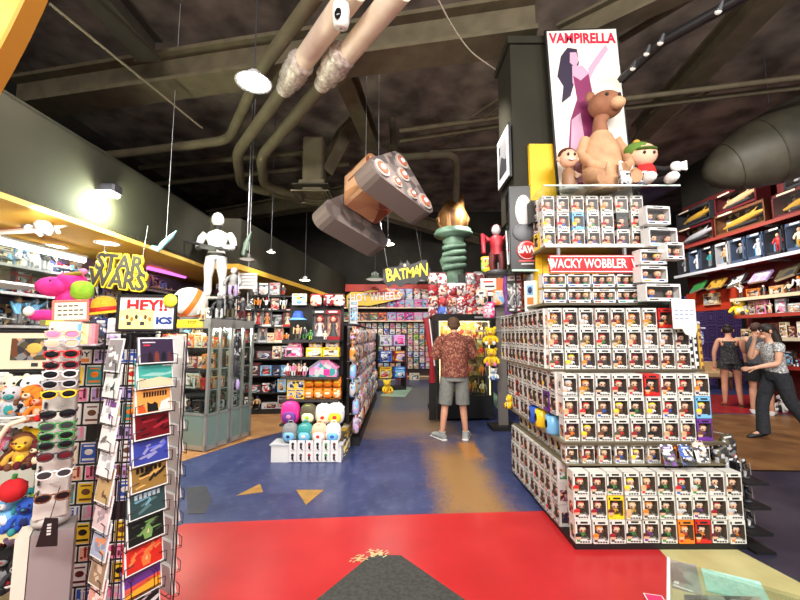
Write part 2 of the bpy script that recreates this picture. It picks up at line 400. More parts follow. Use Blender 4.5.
def beam(name, label, p0, p1, z, w, h, m, cat='beam'):
    a, b = fl(p0[0], p0[1], z), fl(p1[0], p1[1], z); d = b - a; mid = (a + b) / 2; L_ = d.length
    mb = MB(); mb.box((0, 0, h / 2), (L_, w * .35, h * .8), m); mb.box((0, 0, h * .06), (L_, w, h * .12), m); mb.box((0, 0, h * .94), (L_, w, h * .12), m)
    o = link(name, mb.mesh(name), None, mid, (0, 0, math.atan2(d.y, d.x))); o['kind'] = 'structure'; return o
beam('beam', '', (20, 112), (232, 82), 4.9, .40, .45, om)
beam('beam', '', (232, 82), (535, 42), 4.9, .40, .45, om)
beam('beam', '', (210, 225), (345, 203), 4.9, .34, .4, om)
beam('beam', '', (338, 205), (520, 258), 4.9, .34, .4, om)
beam('beam', '', (795, -20), (640, 140), 5.2, .3, .3, om)
beam('beam', '', (560, 52), (740, -30), 5.0, .22, .3, om)
beam('beam', '', (85, -10), (150, 62), 5.0, .3, .3, om2)
beam('beam', '', (335, 60), (372, 150), 5.1, .25, .3, om)
CLAB = ['upper of two close level conduits left of the tall column', 'lower of two close level conduits left of the tall column', 'lowest level conduit meeting the column beside torch sculpture', 'upper of two long conduits crossing above airship hull', 'lower of two long conduits crossing above airship hull',
        'long level conduit crossing behind the pipe bends, upper one', 'long level conduit crossing behind the pipe bends, lower one', 'slanting conduit leaving the poster top towards upper right', 'short slanting conduit just above the poster top corner']
BLAB = ['steep brace left of the column top', 'second brace left of the column, just under the steep one', 'brace farthest from column among the level conduits', 'brace right of the poster above airship hull', 'brace right of the poster, lower one']
for k, (a, b, z) in enumerate([((400, 131), (512, 116), 5.0), ((400, 141), (512, 124), 5.0), ((430, 152), (512, 146), 5.0), ((618, 100), (830, 74), 5.0), ((618, 109), (830, 84), 5.0),
                               ((140, 168), (345, 149), 5.3), ((140, 186), (350, 164), 5.3), ((620, 40), (700, -8), 5.2), ((620, 28), (660, 2), 5.2)]):
    pipe('conduit', CLAB[k], 'conduit', [a, b], z, .06 if 4 < k < 7 else .04, om, 'straight conduits under the ceiling', 6)
for k, (a, b) in enumerate([((470, 118), (512, 90)), ((480, 122), (512, 97)), ((440, 148), (470, 128)), ((650, 112), (700, 92)), ((662, 128), (708, 92))]):
    pipe('brace', 'thin steel ' + BLAB[k], 'brace', [a, b], 5.0, .02, om, 'slanting braces', 6)
pipe('conduit', 'long thin conduit running slantwise across the ceiling, upper left', 'conduit', [(50, 4), (202, 128)], 4.6, .014, M((120, 112, 90), .6), None, 6)
pipe('conduit', 'short thin conduit slanting down over the green-lit soffit', 'conduit', [(14, 101), (106, 153)], 4.5, .02, om, None, 6)
pipe('water_pipe', 'olive pipe bending from the top edge to a level run, beside the bright pendant', 'pipe', [(318, -8), (262, 68), (229, 140), (140, 152), (80, 158)], 4.75, .075, om)
pipe('water_pipe', 'olive pipe below the first foil wrap, ending in a bend by the duct', 'pipe', [(288, 84), (237, 153), (241, 186), (318, 204)], 4.55, .085, om)
pipe('water_pipe', 'olive pipe below the second foil wrap, ending in a bend by the duct', 'pipe', [(326, 80), (261, 157), (264, 186), (325, 204)], 4.5, .085, om)
wp = noisy('white_pipe_jacket', (226, 200, 178), (236, 214, 194), 8, .5)
pipe('insulated_pipe', 'white jacketed pipe behind the dome camera', 'pipe', [(356, -12), (300, 66)], 4.55, .11, wp, None, 14)
pipe('insulated_pipe', 'white jacketed pipe beside the dome camera, reaching top edge', 'pipe', [(402, -12), (340, 63)], 4.5, .11, wp, None, 14)
foil = noisy('crumpled_foil', (176, 158, 148), (240, 230, 222), 22, .3, 5, 1.0); foil.node_tree.nodes['Principled BSDF'].inputs['Metallic'].default_value = .3
def foilwrap(label, a, b, z):
    pa, pb = fl(*a, z), fl(*b, z); d = pb - pa; mb = MB(); rr = random.Random(int(a[0])); pts = []; rad = []
    for i in range(15):
        t = i / 14; pts.append(d * t); rad.append(.10 + .045 * sin(pi * min(1, t * 1.15)) + rr.uniform(-.012, .012) + (.02 if i in (1, 2) else 0))
    mb.limb(pts, rad, foil, 14)
    o = link('foil_wrap', mb.mesh('foil_wrap'), None, pa); tag(o, label, 'pipe wrap')
foilwrap('crumpled foil wrap on the white pipe behind dome camera', (304, 58), (284, 90), 4.55)
foilwrap('crumpled foil wrap on the white pipe beside dome camera', (346, 50), (321, 86), 4.5)
pipe('water_pipe', 'olive pipe elbow dropping above the torch sculpture', 'pipe', [(392, 120), (395, 158), (457, 154), (456, 200)], [6.1, 4.9, 4.9, 4.4], .07, om)
pipe('cable', 'thin pale cable hanging loose from the middle ceiling', 'cable', [(436, -4), (452, 26), (470, 52), (502, 74)], 4.8, .008, M((190, 180, 160), .6), None, 5)
# duct with a square diffuser
dc = fl(314, 197, 4.0); t = thing('air_duct', 'olive air duct dropping to a square louvred diffuser', 'duct', dc)
mb = MB(); mb.rbox((0, 0, .55), (.36, .36, 1.0), om, .03); mb.box((0, 0, .2), (.44, .44, .06), om); part('duct_body', mb, t)
mb = MB()
for k in range(4):
    s_ = .62 - k * .15
    for a in (-1, 1):
        mb.box((a * s_ / 2, 0, .03 * k), (.035, s_, .02), om, (0, a * .5, 0)); mb.box((0, a * s_ / 2, .03 * k), (s_, .035, .02), om, (-a * .5, 0, 0))
mb.box((0, 0, .12), (.62, .62, .02), om2); part('diffuser', mb, t)
mb = MB(); a = fl(333, 140, 5.3) - dc; mb.limb([(.15, .1, .5), (.5, .2, 1.3), (.9, .4, 1.9)], [(.16, .16)] * 3, om, 4, True, False); part('branch_duct', mb, t)
# grey green airship hull high on the right
hc = Vector((6.5, 5.6, 4.74)); mb = MB(); hm = noisy('hull_grey', (56, 53, 42), (76, 71, 58), 3, .6)
mb.ell((0, 0, 0), (1.5, .56, .62), hm, 26, 14, (0, R(-20), R(-22)))
o = thing('airship_model', 'big grey-green rounded airship hull hanging above the right wall shelves', 'airship', hc, 0, None, mb)
mb = MB()
HR = Euler((0, R(-20), R(-22))).to_matrix()
for k in range(5):
    xk = -1.1 + .5 * k; q_ = math.sqrt(1 - (xk / 1.5) ** 2)
    mb.limb([HR @ Vector((xk, .565 * cos(i * pi / 8) * q_, .625 * sin(i * pi / 8) * q_)) for i in range(17)], .012, hm, 5)
part('seam', mb, o)
mb = MB(); mb.cyl((-.6, 0, .5), (-.6, 0, 1.35), .01, .01, 'charcoal', 5); mb.cyl((.8, 0, .6), (.8, 0, 1.35), .01, .01, 'charcoal', 5); part('hanger', mb, o)
# yellow curved panel at the top left edge
mb = MB(); yo = []
for k in range(9):
    a = k / 8; yo.append((.46 - .18 * a * a - .10 * a, 1.15 - 1.0 * a))
p0 = at(-40, 120, 1.35)
mb.prism([(-.5, 1.15)] + yo + [(-.5, .15)], -.03, .03, noisy('amber_panel', (236, 176, 60), (250, 196, 84), 6, .7))
mb.prism([(x + .004, z) for x, z in yo] + [(x - .015, z) for x, z in reversed(yo)], -.034, .034, M((190, 130, 40), .6))
YP = struct('trim_4', mb, p0 + Vector((-.09, 0, -.05)))

# ------------------------------------------------------------------ lamps
def bell_lamp(label, loc, size, shade, glow, power=0, drop=1.2, group=None, tiltx=0):
    drop = CZ - loc.z - .7 * size
    t = thing('pendant_lamp', label, 'lamp', loc, 0, group); t.rotation_euler = (tiltx, 0, 0); s = size
    mb = MB(); mb.lathe([(.10 * s, .62 * s), (.30 * s, .58 * s), (.34 * s, .30 * s), (.42 * s, .20 * s), (.95 * s, -.02 * s), (1.0 * s, -.06 * s), (.93 * s, -.04 * s), (.40 * s, .15 * s), (.05 * s, .18 * s)], (0, 0, 0), shade, 18); part('lamp_shade', mb, t)
    mb = MB(); mb.lathe([(.02, .70 * s), (.16 * s, .70 * s), (.18 * s, .58 * s)], (0, 0, 0), 'grey', 10)
    for k in range(8): mb.box((.33 * s * cos(k * pi / 4), .33 * s * sin(k * pi / 4), .45 * s), (.03 * s, .03 * s, .28 * s), 'silver')
    part('heat_sink', mb, t)
    mb = MB(); mb.cyl((0, 0, .7 * s), (0, 0, .7 * s + drop), .008, .008, 'charcoal', 5); part('hanging_rod', mb, t)
    mb = MB(); mb.ell((0, 0, -.01 * s), (.84 * s, .84 * s, .16 * s), glow, 16, 8); part('bulb', mb, t)
    if power:
        l = bpy.data.lights.new('lamp_light', 'SPOT'); l.energy = power; l.spot_size = R(150); l.spot_blend = .6; l.shadow_soft_size = .1; l.color = (1, .97, .92)
        o = link('lamp_light', l, t, (0, 0, -.25 * s))
    return t
led = M((255, 252, 245), .5, 0, 14); ledw = M((255, 240, 205), .5, 0, 10); off = M((214, 210, 198), .3, 0, .6)
shw = M((196, 196, 200), .35)
bell_lamp('bright white pendant lamp with finned housing at upper left ceiling', at(254, 82, 3.6), .185, shw, led, 90, 1.3)
bell_lamp('glowing pendant lamp just below the hanging cardboard vehicle', at(388, 244, 8.6), .17, shw, ledw, 120, 2.4)
bell_lamp('dim metal pendant lamp low above the back shelves, beside red band', at(421, 279, 12.4), .36, M((130, 138, 120), .5), off, 0, 2.2)
bell_lamp('metal pendant lamp with dull green shade, under the hanging cardboard vehicle', at(375, 279, 12.2), .34, M((86, 100, 82), .5), off, 0, 2.2)
bell_lamp('small lit pendant lamp over the yellow back pillar', at(305, 280, 8.6), .14, shw, ledw, 60, 2.4)
bell_lamp('grey bell pendant lamp above the dark shelves beside white statue', at(247, 259, 6.4), .145, M((96, 92, 84), .5), off, 0, 2.2)
bell_lamp('tiny lit pendant lamp hanging farthest over the left aisle', at(271, 252, 7.2), .09, shw, ledw, 30, 2.4)
# flood lamp on the soffit face and its wash of light
fo = at(106, 190, 4.25); t = thing('flood_lamp', 'glaring flood lamp bracketed to the olive soffit', 'lamp', fo)
mb = MB(); mb.rbox((0, 0, 0), (.30, .16, .12), 'charcoal', .02); part('housing', mb, t)
mb = MB(); mb.rbox((.0, -.05, -.07), (.32, .17, .05), led, .015); part('diffuser', mb, t)
mb = MB(); mb.cyl((-.05, .05, .05), (-.18, .05, .1), .02, .02, 'charcoal', 6); part('bracket', mb, t)
l = bpy.data.lights.new('lamp_light', 'POINT'); l.energy = 150; l.color = (.9, 1, .7); l.shadow_soft_size = .08; link('lamp_light', l, t, (.12, -.05, -.22))
for k, (px, py, lab) in enumerate([(108, 243, 'round recessed light in the amber soffit above the hanging yellow letters'), (54, 246, 'round recessed light in the amber soffit near the tube light')]):
    p = fl(px, py, 2.745); t = thing('recessed_light', lab, 'light', p)
    mb = MB(); mb.lathe([(.15, 0), (.15, -.012), (.12, -.012), (.11, 0)], (0, 0, 0), 'white', 18); part('trim_ring', mb, t)
    mb = MB(); mb.lathe([(.001, -.006), (.115, -.006)], (0, 0, 0), led, 18); part('diffuser', mb, t)
    l = bpy.data.lights.new('lamp_light', 'SPOT'); l.energy = 70; l.spot_size = R(140); l.shadow_soft_size = .1; link('lamp_light', l, t, (0, 0, -.05))
pt = fl(20, 243, 2.62); t = thing('tube_light', 'long white tube light under the amber soffit, cut by left edge', 'light', pt)
mb = MB(); mb.rbox((0, -.2, .02), (.12, 2.2, .05), 'white', .02); part('housing', mb, t)
mb = MB(); mb.limb([(0, -1.28, -.025), (0, .88, -.025)], .038, led, 10); part('tube', mb, t)
p = at(160, 268, 6.7); q = at(184, 277, 7.8)
mb = MB(); d = at(185, 277, 7.6) - at(148, 268, 6.3); mb.limb([(0, 0, 0), d], .03, M((220, 110, 245), .5, 0, 2.2), 8)
thing('neon_tube', 'violet neon tube along the left wall beside the white statue', 'light', at(148, 268, 6.3), 0, None, mb)
# dome camera
cp = at(341, 16, 2.7); t = thing('security_camera', 'white dome security camera hanging before the white pipes', 'camera', cp)
mb = MB(); mb.lathe([(.01, .09), (.06, .085), (.068, .05), (.066, -.05), (.055, -.085), (.01, -.09)], (0, 0, 0), 'white', 16); o = part('housing', mb, t, (0, 0, 0), (R(20), 0, R(10)))
mb = MB(); mb.ell((0, -.056, -.025), (.028, .022, .05), M('black', .1), 12, 8); part('lens', mb, t, (0, 0, 0), (0, R(12), R(-8)))
mb = MB(); mb.limb([(0, .02, .08), (-.02, .04, .14), (.03, .04, .3), (.02, .05, 1.2)], .012, 'charcoal', 6); part('mount', mb, t)
# track light, upper right
a, b, c = fl(752, -8, 4.2), fl(662, 42, 4.2), fl(621, 80, 4.2)
t = thing('track_light', 'black ceiling track with small white lamp heads, upper right', 'light', b)
mb = MB(); mb.limb([a - b, (0, 0, 0)], .045, 'black', 6); mb.limb([(0, 0, 0), c - b], .045, 'black', 6); part('track', mb, t)
for px, py in ((723, 8), (664, 40), (650, 51), (636, 66)):
    q = fl(px, py, 4.12) - b; mb = MB(); mb.cyl((q.x, q.y, q.z + .06), (q.x - .01, q.y + .03, q.z - .0), .012, .026, 'charcoal', 10); mb.ell((q.x - .01, q.y + .03, q.z), (.026, .026, .022), off, 8, 5); part('lamp_head', mb, t)

# ------------------------------------------------------------------ kinds of goods
def face(mb, x, y, z, r, skinc, hair, k=1):
    mb.ell((x, y, z), (r * 1.12, r, r * .95), skinc, 8, 6, None, .85)
    mb.ell((x, y + r * .18, z + r * .22), (r * 1.22, r * 1.0, r * .95), hair, 8, 6, None, .85)
    for a in (-1, 1): mb.ell((x + a * r * .48, y - r * .93, z - r * .05), (r * .2, r * .12, r * .24), 'black', 6, 4)
def boxed_figure(hair, shirt, acc, w=.116, h=.165, d=.092):
    """window box with a big-headed figure: carton, window pane, figure"""
    m = MB(); wh = M(acc if acc in ('black', 'red', 'orange', 'sky', 'purple', 'yellow') else (224, 222, 216), .4); x = w / 2
    inn = M((98, 82, 72), .6); acm = M(acc if acc != 'black' else 'charcoal', .4)
    wx0, wx1, wz0, wz1 = -x + .014, x - .006, .031, h - .034
    m.box((0, d - .001, h / 2), (w, .002, h), wh); m.box((-x + .001, d / 2, h / 2), (.002, d, h), wh)
    m.box((x - .001, d / 2, h / 2), (.002, d, h), wh); m.box((0, d / 2, h - .001), (w, d, .002), wh); m.box((0, d / 2, .001), (w, d, .002), wh)
    m.box((-x + (wx0 + x) / 2, .001, h / 2), (wx0 + x, .002, h), wh); m.box(((wx1 + x) / 2, .001, h / 2), (x - wx1, .002, h), wh)
    cx = (wx0 + wx1) / 2; ww = wx1 - wx0
    m.box((cx, .001, wz0 / 2), (ww, .002, wz0), wh); m.box((cx, .001, (wz1 + h) / 2), (ww, .002, h - wz1), wh)
    m.box((cx, d * .72, (wz0 + wz1) / 2), (ww + .02, .002, wz1 - wz0 + .03), inn)
    for s_ in (-1, 1): m.box((s_ * (x - .003), d * .38, (wz0 + wz1) / 2), (.001, d * .7, wz1 - wz0 + .02), inn)
    # print: dark mark at the top, number, name strip, side picture
    pr = M((26, 26, 30), .4)
    m.box((.008, -.0006, h - .020), (w * .46, .0016, .013), pr); m.box((-x + .012, -.0006, h - .022), (.010, .0016, .018), pr)
    for k in range(4): m.box((-.02 + k * .019, -.0006, .012), (.013, .0016, .010), acm)
    m.box((x - .02, -.0006, .028), (.022, .0016, .006), pr)
    m.ell((-x + .022, -.0005, .046), (.022, .002, .024), M('skin', .5), 8, 6); m.ell((-x + .022, -.0008, .056), (.024, .002, .018), M(hair, .5), 8, 6)
    m.box((-x + .02, -.0008, .022), (.022, .0018, .016), M(shirt, .5))
    for s_ in (-1, 1): m.box((s_ * (x + .0004), d * .5, h * .42), (.0012, d * .62, h * .5), P(hair, shirt, (70, 60, 60), 'skin', scale=45))
    f = MB(); f.ell((cx, d * .36, wz0 + .020), (.016, .012, .024), shirt, 8, 6)
    for a in (-1, 1): f.limb([(cx + a * .014, d * .36, wz0 + .030), (cx + a * .024, d * .3, wz0 + .014)], [.006, .005], shirt, 5)
    face(f, cx, d * .34, wz0 + .056, .025, M('skin', .5), M(hair, .5))
    p = MB(); p.poly([(wx0, .0002, wz0), (wx1, .0002, wz0), (wx1, .0002, wz1), (wx0, .0002, wz1)], PANE)
    return [('boxed_figure', m, None, (0, 0, 0)), ('figure', f, 0, (0, 0, 0)), ('window_pane', p, 0, (0, 0, 0))]
def wide_box(acc, n, w=.27, h=.13, d=.10):
    """low wide window box holding a row of small figures"""
    m = MB(); wh = M((238, 238, 236), .35); x = w / 2
    m.box((0, d - .001, h / 2), (w, .002, h), wh); m.box((-x + .001, d / 2, h / 2), (.002, d, h), wh); m.box((x - .001, d / 2, h / 2), (.002, d, h), wh)
    m.box((0, d / 2, .001), (w, d, .002), wh); m.box((0, d / 2, h - .001), (w, d, .002), wh)
    m.box((0, .001, .014), (w, .002, .028), wh); m.box((0, .001, h - .012), (w, .002, .024), wh); m.box((-x + .006, .001, h / 2), (.012, .002, h), wh); m.box((x - .006, .001, h / 2), (.012, .002, h), wh)
    m.box((0, d * .75, h / 2), (w - .01, .002, h - .03), M((74, 66, 66), .6))
    m.box((0, -.0006, h - .012), (w * .4, .0016, .010), M((30, 30, 36))); m.box((-w * .28, -.0006, .014), (w * .25, .0016, .012), M(acc))
    m.box((w * .26, -.0006, .014), (w * .2, .0016, .012), M((40, 60, 120)))
    out = [('boxed_figures', m, None, (0, 0, 0))]
    hs = ['brown', 'yellow', 'orange', 'black', 'maroon', 'tan']
    for k in range(n):
        f = MB(); fx = -x + w * (k + .5) / n; f.ell((fx, d * .4, .042), (.018, .013, .018), ['blue', 'red', 'green', 'orange'][k % 4], 8, 5)
        face(f, fx, d * .38, .075, .026, M('skin', .5), M(hs[(k + len(acc)) % 6], .5)); out.append(('figure', f, 0, (0, 0, 0)))
    p = MB(); p.poly([(-x + .012, .0002, .028), (x - .012, .0002, .028), (x - .012, .0002, h - .024), (-x + .012, .0002, h - .024)], PANE); out.append(('window_pane', p, 0, (0, 0, 0)))
    return out
def carton(c1, c2, c3, w=.2, h=.26, d=.08):
    """printed toy carton with a framed window picture and a title band"""
    m = MB(); m.rbox((0, d / 2, h / 2), (w, d, h), M(c1, .4), .003)
    m.box((0, -.0006, h * .87), (w * .8, .002, h * .13), M(c2, .4)); m.box((w * .1, -.001, h * .87), (w * .4, .002, h * .05), M(c3, .4))
    m.box((0, -.0008, h * .42), (w * .84, .002, h * .62), P(c1, c2, c3, 'charcoal', 'silver', scale=14 / max(w, .05) * .25))
    m.box((0, -.001, h * .06), (w * .5, .002, h * .04), M('white', .4))
    for s_ in (-1, 1): m.box((s_ * (w / 2 + .0004), d / 2, h / 2), (.0012, d * .7, h * .7), P(c2, c1, 'charcoal', scale=20))
    f = MB(); f.ell((0, -.002, h * .30), (w * .20, .010, h * .17), M(c3, .4), 8, 6); f.ell((0, -.004, h * .55), (w * .13, .012, h * .10), M(c2, .4), 8, 6)
    f.limb([(-w * .3, -.004, h * .2), (0, -.008, h * .36), (w * .3, -.004, h * .48)], h * .025, M('silver', .4), 5)
    return [('toy_carton', m, None, (0, 0, 0)), ('embossed_picture', f, 0, (0, 0, 0))]
def blister(c1, c2, toy, w=.15, h=.2):
    """hanging card with a clear bubble holding a toy"""
    m = MB(); m.prism([(-w / 2, 0), (w / 2, 0), (w / 2, h * .97), (w * .4, h), (-w * .4, h), (-w / 2, h * .97)], .0, .003, P(c1, c1, c2, 'white', scale=3 / w * 1.3), M('white'))
    m.box((0, -.001, h * .84), (w * .8, .002, h * .14), M(c2, .4)); m.box((0, -.0016, h * .84), (w * .5, .002, h * .05), M('white', .4))
    t = MB(); t.ell((0, -.012, h * .30), (w * .30, .014, h * .09), M(toy, .3), 8, 6, None, .6); t.ell((0, -.014, h * .40), (w * .16, .012, h * .07), M(c2, .3), 8, 6)
    for a in (-1, 1): t.ell((a * w * .2, -.018, h * .24), (w * .07, .010, w * .07), 'black', 6, 5)
    b = MB(); b.rbox((0, -.016, h * .34), (w * .78, .030, h * .42), PANE, .008)
    return [('blister_pack', m, None, (0, 0, 0)), ('toy', t, 0, (0, 0, 0)), ('bubble', b, 0, (0, 0, 0))]
def bag(c1, c2, c3, w=.16, h=.22, d=.07):
    """bulging printed bag under a folded header card, on a hook"""
    m = MB(); m.ell((0, 0, h * .40), (w / 2, d / 2, h * .42), P(c1, c2, c3, c1, 'silver', scale=5 / w), 10, 8, None, .55)
    hd = MB(); hd.prism([(-w * .48, h * .76), (w * .48, h * .76), (w * .48, h * .95), (w * .3, h), (-w * .3, h), (-w * .48, h * .95)], -.006, .006, M(c2, .4)); hd.box((0, -.007, h * .86), (w * .6, .002, h * .07), M('white', .4))
    k = MB(); k.limb([(0, .012, h * .95), (0, -.012, h * .97), (0, .09, h * .97)], .003, 'silver', 5)
    return [('toy_bag', m, None, (0, 0, 0)), ('header_card', hd, 0, (0, 0, 0)), ('hook', k, 0, (0, 0, 0))]
def figurine(c1, c2, c3, h=.24, pose=0):
    """standing collectible: base, body with limbs, head"""
    s = h / .24; m = MB(); m.lathe([(.001, 0), (.055 * s, 0), (.055 * s, .016 * s), (.048 * s, .022 * s), (.001, .022 * s)], (0, 0, 0), M('charcoal', .4), 12)
    b = MB()
    for a in (-1, 1):
        b.limb([(a * .02 * s, 0, .02 * s), (a * .024 * s, -.004 * s, .06 * s), (a * .018 * s, 0, .11 * s)], [.013 * s, .014 * s, .019 * s], M(c2, .45), 6)
        el = (a * .062 * s, -.01 * s, (.13 if pose == 0 else .20) * s); b.limb([(a * .036 * s, 0, .172 * s), el, (a * .055 * s, -.05 * s, (.10 if pose != 2 else .22) * s)], [.014 * s, .012 * s, .010 * s], M(c1, .45), 6)
    b.limb([(0, 0, .10 * s), (0, 0, .14 * s), (0, 0, .18 * s), (0, 0, .195 * s)], [(.03 * s, .022 * s), (.028 * s, .02 * s), (.04 * s, .026 * s), (.018 * s, .016 * s)], M(c1, .45), 8)
    hd = MB(); hd.ell((0, -.003 * s, .22 * s), (.022 * s, .024 * s, .027 * s), M(c3, .45), 8, 7); hd.ell((0, .004 * s, .227 * s), (.025 * s, .025 * s, .024 * s), M(c2, .45), 8, 7)
    pr = MB(); pr.limb([(.055 * s, -.055 * s, (.04 if pose != 2 else .16) * s), (.05 * s, -.05 * s, .30 * s if pose == 2 else .2 * s)], .005 * s, M('silver', .3, .6), 5)
    return [('figurine', m, None, (0, 0, 0)), ('body', b, 0, (0, 0, 0)), ('head', hd, 0, (0, 0, 0)), ('staff', pr, 0, (0, 0, 0))]
def model_ship(c1, c2, L=.36):
    """toy space plane on a stand"""
    m = MB(); s = L / .36
    m.limb([(-.18 * s, 0, .1 * s), (-.1 * s, 0, .105 * s), (.08 * s, 0, .11 * s), (.17 * s, 0, .1 * s)], [.008 * s, .028 * s, .034 * s, .026 * s], M(c1, .4), 8)
    w = MB(); w.slab([(-.04 * s, 0), (.12 * s, -.17 * s), (.16 * s, -.17 * s), (.13 * s, 0), (.16 * s, .17 * s), (.12 * s, .17 * s)], .096 * s, .106 * s, M(c1, .4))
    w.prism([(.08 * s, .11 * s), (.16 * s, .11 * s), (.17 * s, .19 * s), (.13 * s, .19 * s)], -.005 * s, .005 * s, M(c2, .4))
    for a in (-1, 1): w.limb([(.02 * s, a * .1 * s, .1 * s), (.17 * s, a * .1 * s, .1 * s)], .016 * s, M(c2, .4), 7)
    st = MB(); st.cyl((0, 0, 0), (0, 0, .1 * s), .006 * s, .006 * s, 'black', 6); st.lathe([(.001, 0), (.05 * s, 0), (.045 * s, .012 * s), (.001, .012 * s)], (0, 0, 0), 'black', 10)
    cn = MB(); cn.ell((-.04 * s, 0, .125 * s), (.04 * s, .018 * s, .018 * s), M('navy', .15), 8, 6)
    return [('model_spacecraft', m, None, (0, 0, 0)), ('wing', w, 0, (0, 0, 0)), ('stand', st, 0, (0, 0, 0)), ('canopy', cn, 0, (0, 0, 0))]
def plush(c1, c2, c3, s=.22, seat=1, ears=1):
    """soft toy sitting: body, belly, head, ears, arms, legs"""
    fz = lambda c: M(c, .9)
    b = MB(); b.ell((0, 0, s * .30), (s * .26, s * .22, s * .30), fz(c1), 12, 9); b.ell((0, -s * .06, s * .28), (s * .19, s * .18, s * .22), fz(c2), 10, 8)
    h = MB(); h.ell((0, -s * .04, s * .72), (s * .27, s * .24, s * .24), fz(c1), 12, 9); h.ell((0, -s * .24, s * .66), (s * .13, s * .10, s * .09), fz(c2), 8, 6)
    e = MB(); 
    for a in (-1, 1): e.ell((a * s * .11, -s * .24, s * .78), s * .035, 'black', 6, 5)
    e.ell((0, -s * .34, s * .70), (s * .045, s * .03, s * .03), fz(c3), 6, 5)
    out = [('plush_toy', b, None, (0, 0, 0)), ('head', h, 0, (0, 0, 0)), ('face', e, 1, (0, 0, 0))]
    for a in (-1, 1):
        k = MB()
        if ears == 1: k.ell((a * s * .22, 0, s * .92), (s * .10, s * .05, s * .10), fz(c1), 8, 6)
        else: k.ell((a * s * .28, -s * .02, s * .68), (s * .07, s * .06, s * .20), fz(c3), 8, 6, (0, a * -.25, 0))
        out.append(('ear', k, 1, (0, 0, 0)))
        k = MB(); k.limb([(a * s * .2, -s * .02, s * .46), (a * s * .34, -s * .10, s * .34), (a * s * .36, -s * .2, s * .22)], [s * .08, s * .08, s * .09], fz(c1), 8); k.ell((a * s * .36, -s * .2, s * .21), s * .09, fz(c1), 8, 6); out.append(('arm', k, 0, (0, 0, 0)))
        k = MB(); k.limb([(a * s * .15, -s * .05, s * .1), (a * s * .2, -s * .36, s * .09)], [s * .11, s * .1], fz(c1), 8); k.ell((a * s * .2, -s * .38, s * .11), (s * .1, s * .08, s * .12), fz(c3), 8, 6); out.append(('leg', k, 0, (0, 0, 0)))
    return out
def doll_box(c1, c2, c3, w=.17, h=.36, d=.09):
    m = MB(); x = w / 2; cm = M(c1, .4)
    m.box((0, d - .001, h / 2), (w, .002, h), M(c2, .5)); m.box((-x + .001, d / 2, h / 2), (.002, d, h), cm); m.box((x - .001, d / 2, h / 2), (.002, d, h), cm); m.box((0, d / 2, .001), (w, d, .002), cm); m.box((0, d / 2, h - .001), (w, d, .002), cm)
    m.box((0, .001, h * .06), (w, .002, h * .12), cm); m.box((0, .001, h * .94), (w, .002, h * .12), cm); m.box((0, -.0006, h * .94), (w * .6, .002, h * .05), M('white'))
    f = MB(); f.rings([(0, d * .5, .045, .055, .03), (0, d * .5, h * .35, .026, .022), (0, d * .5, h * .44, .022, .016), (0, d * .5, h * .56, .03, .02), (0, d * .5, h * .6, .012, .012)], M(c3, .6), 10)
    for a in (-1, 1): f.limb([(a * .03, d * .5, h * .56), (a * .05, d * .42, h * .44), (a * .045, d * .35, h * .36)], .008, M('skin', .5), 6)
    hd = MB(); hd.ell((0, d * .45, h * .69), (.034, .032, .038), M('skin', .5), 10, 8); hd.ell((0, d * .56, h * .70), (.05, .036, .055), P('crimson', 'red', 'maroon', scale=60, rough=.8), 10, 8)
    for a in (-1, 1): hd.ell((a * .012, d * .45 - .031, h * .70), .005, 'black', 5, 4)
    p = MB(); p.poly([(-x, .0004, h * .12), (x, .0004, h * .12), (x, .0004, h * .88), (-x, .0004, h * .88)], PANE)
    return [('doll_box', m, None, (0, 0, 0)), ('doll', f, 0, (0, 0, 0)), ('head', hd, 1, (0, 0, 0)), ('window_pane', p, 0, (0, 0, 0))]
def snack_bag(c1, c2, w=.13, h=.15):
    m = MB(); m.ell((0, 0, h * .5), (w * .5, .035, h * .44), P(c1, c1, c1, c2, scale=10, dist='noise', rough=.3), 12, 8, None, .6)
    t = MB(); t.box((0, 0, h * .94), (w * .92, .004, h * .12), M(c1, .3)); m.box((0, 0, h * .05), (w * .92, .004, h * .08), M(c1, .3)); m.box((0, -.036, h * .55), (w * .5, .004, h * .2), M(c2, .4))
    return [('sweet_bag', m, None, (0, 0, 0)), ('crimped_seal', t, 0, (0, 0, 0))]

def shelf_run(label_fn, kinds, origin, rz, length, z, gap, name_group, cat=None, n=None, jit=0, row=''):
    """things side by side along a shelf, front edge at origin, facing (sin rz, -cos rz)"""
    dx = Vector((cos(rz), sin(rz), 0)); k = 0; x = 0
    n = n or int(length / gap)
    for k in range(n):
        kind, key, desc, c = kinds(k)
        p = Vector(origin) + dx * (gap * (k + .5)); p.z = z
        inst(kind, key, p, rz + rnd.uniform(-jit, jit), label_fn(desc, k), c, name_group)

# ------------------------------------------------------------------ the tower of boxed figures
HAIR = ['brown', 'black', 'yellow', 'maroon', 'orange', 'tan', 'red', 'silver', 'charcoal', 'crimson', 'olive']
SHIRT = ['red', 'blue', 'black', 'green', 'brown', 'white', 'purple', 'orange', 'charcoal', 'navy', 'gold']
ACC = ['black', 'black', 'black', 'black', 'red', 'sky', 'white', 'white', 'yellow', 'white', 'purple', 'black']
VARS = []
for k in range(44): VARS.append((HAIR[(k * 7 + k // 11) % 11], SHIRT[(k * 3 + k // 5) % 11], 'charcoal'))
VARS += [('orange', 'red', 'orange'), ('yellow', 'navy', 'sky'), ('black', 'orange', 'red'), ('brown', 'purple', 'purple'), ('maroon', 'gold', 'yellow'), ('black', 'red', 'black')]
def fig_desc(v):
    ac = v[2]; bx = {'charcoal': 'white', 'orange': 'orange', 'sky': 'sky-blue', 'red': 'red', 'purple': 'purple', 'yellow': 'yellow', 'black': 'black'}[ac]
    return '%s box, %s-haired figure' % (bx, nice(v[0]).replace(' ', '-'))
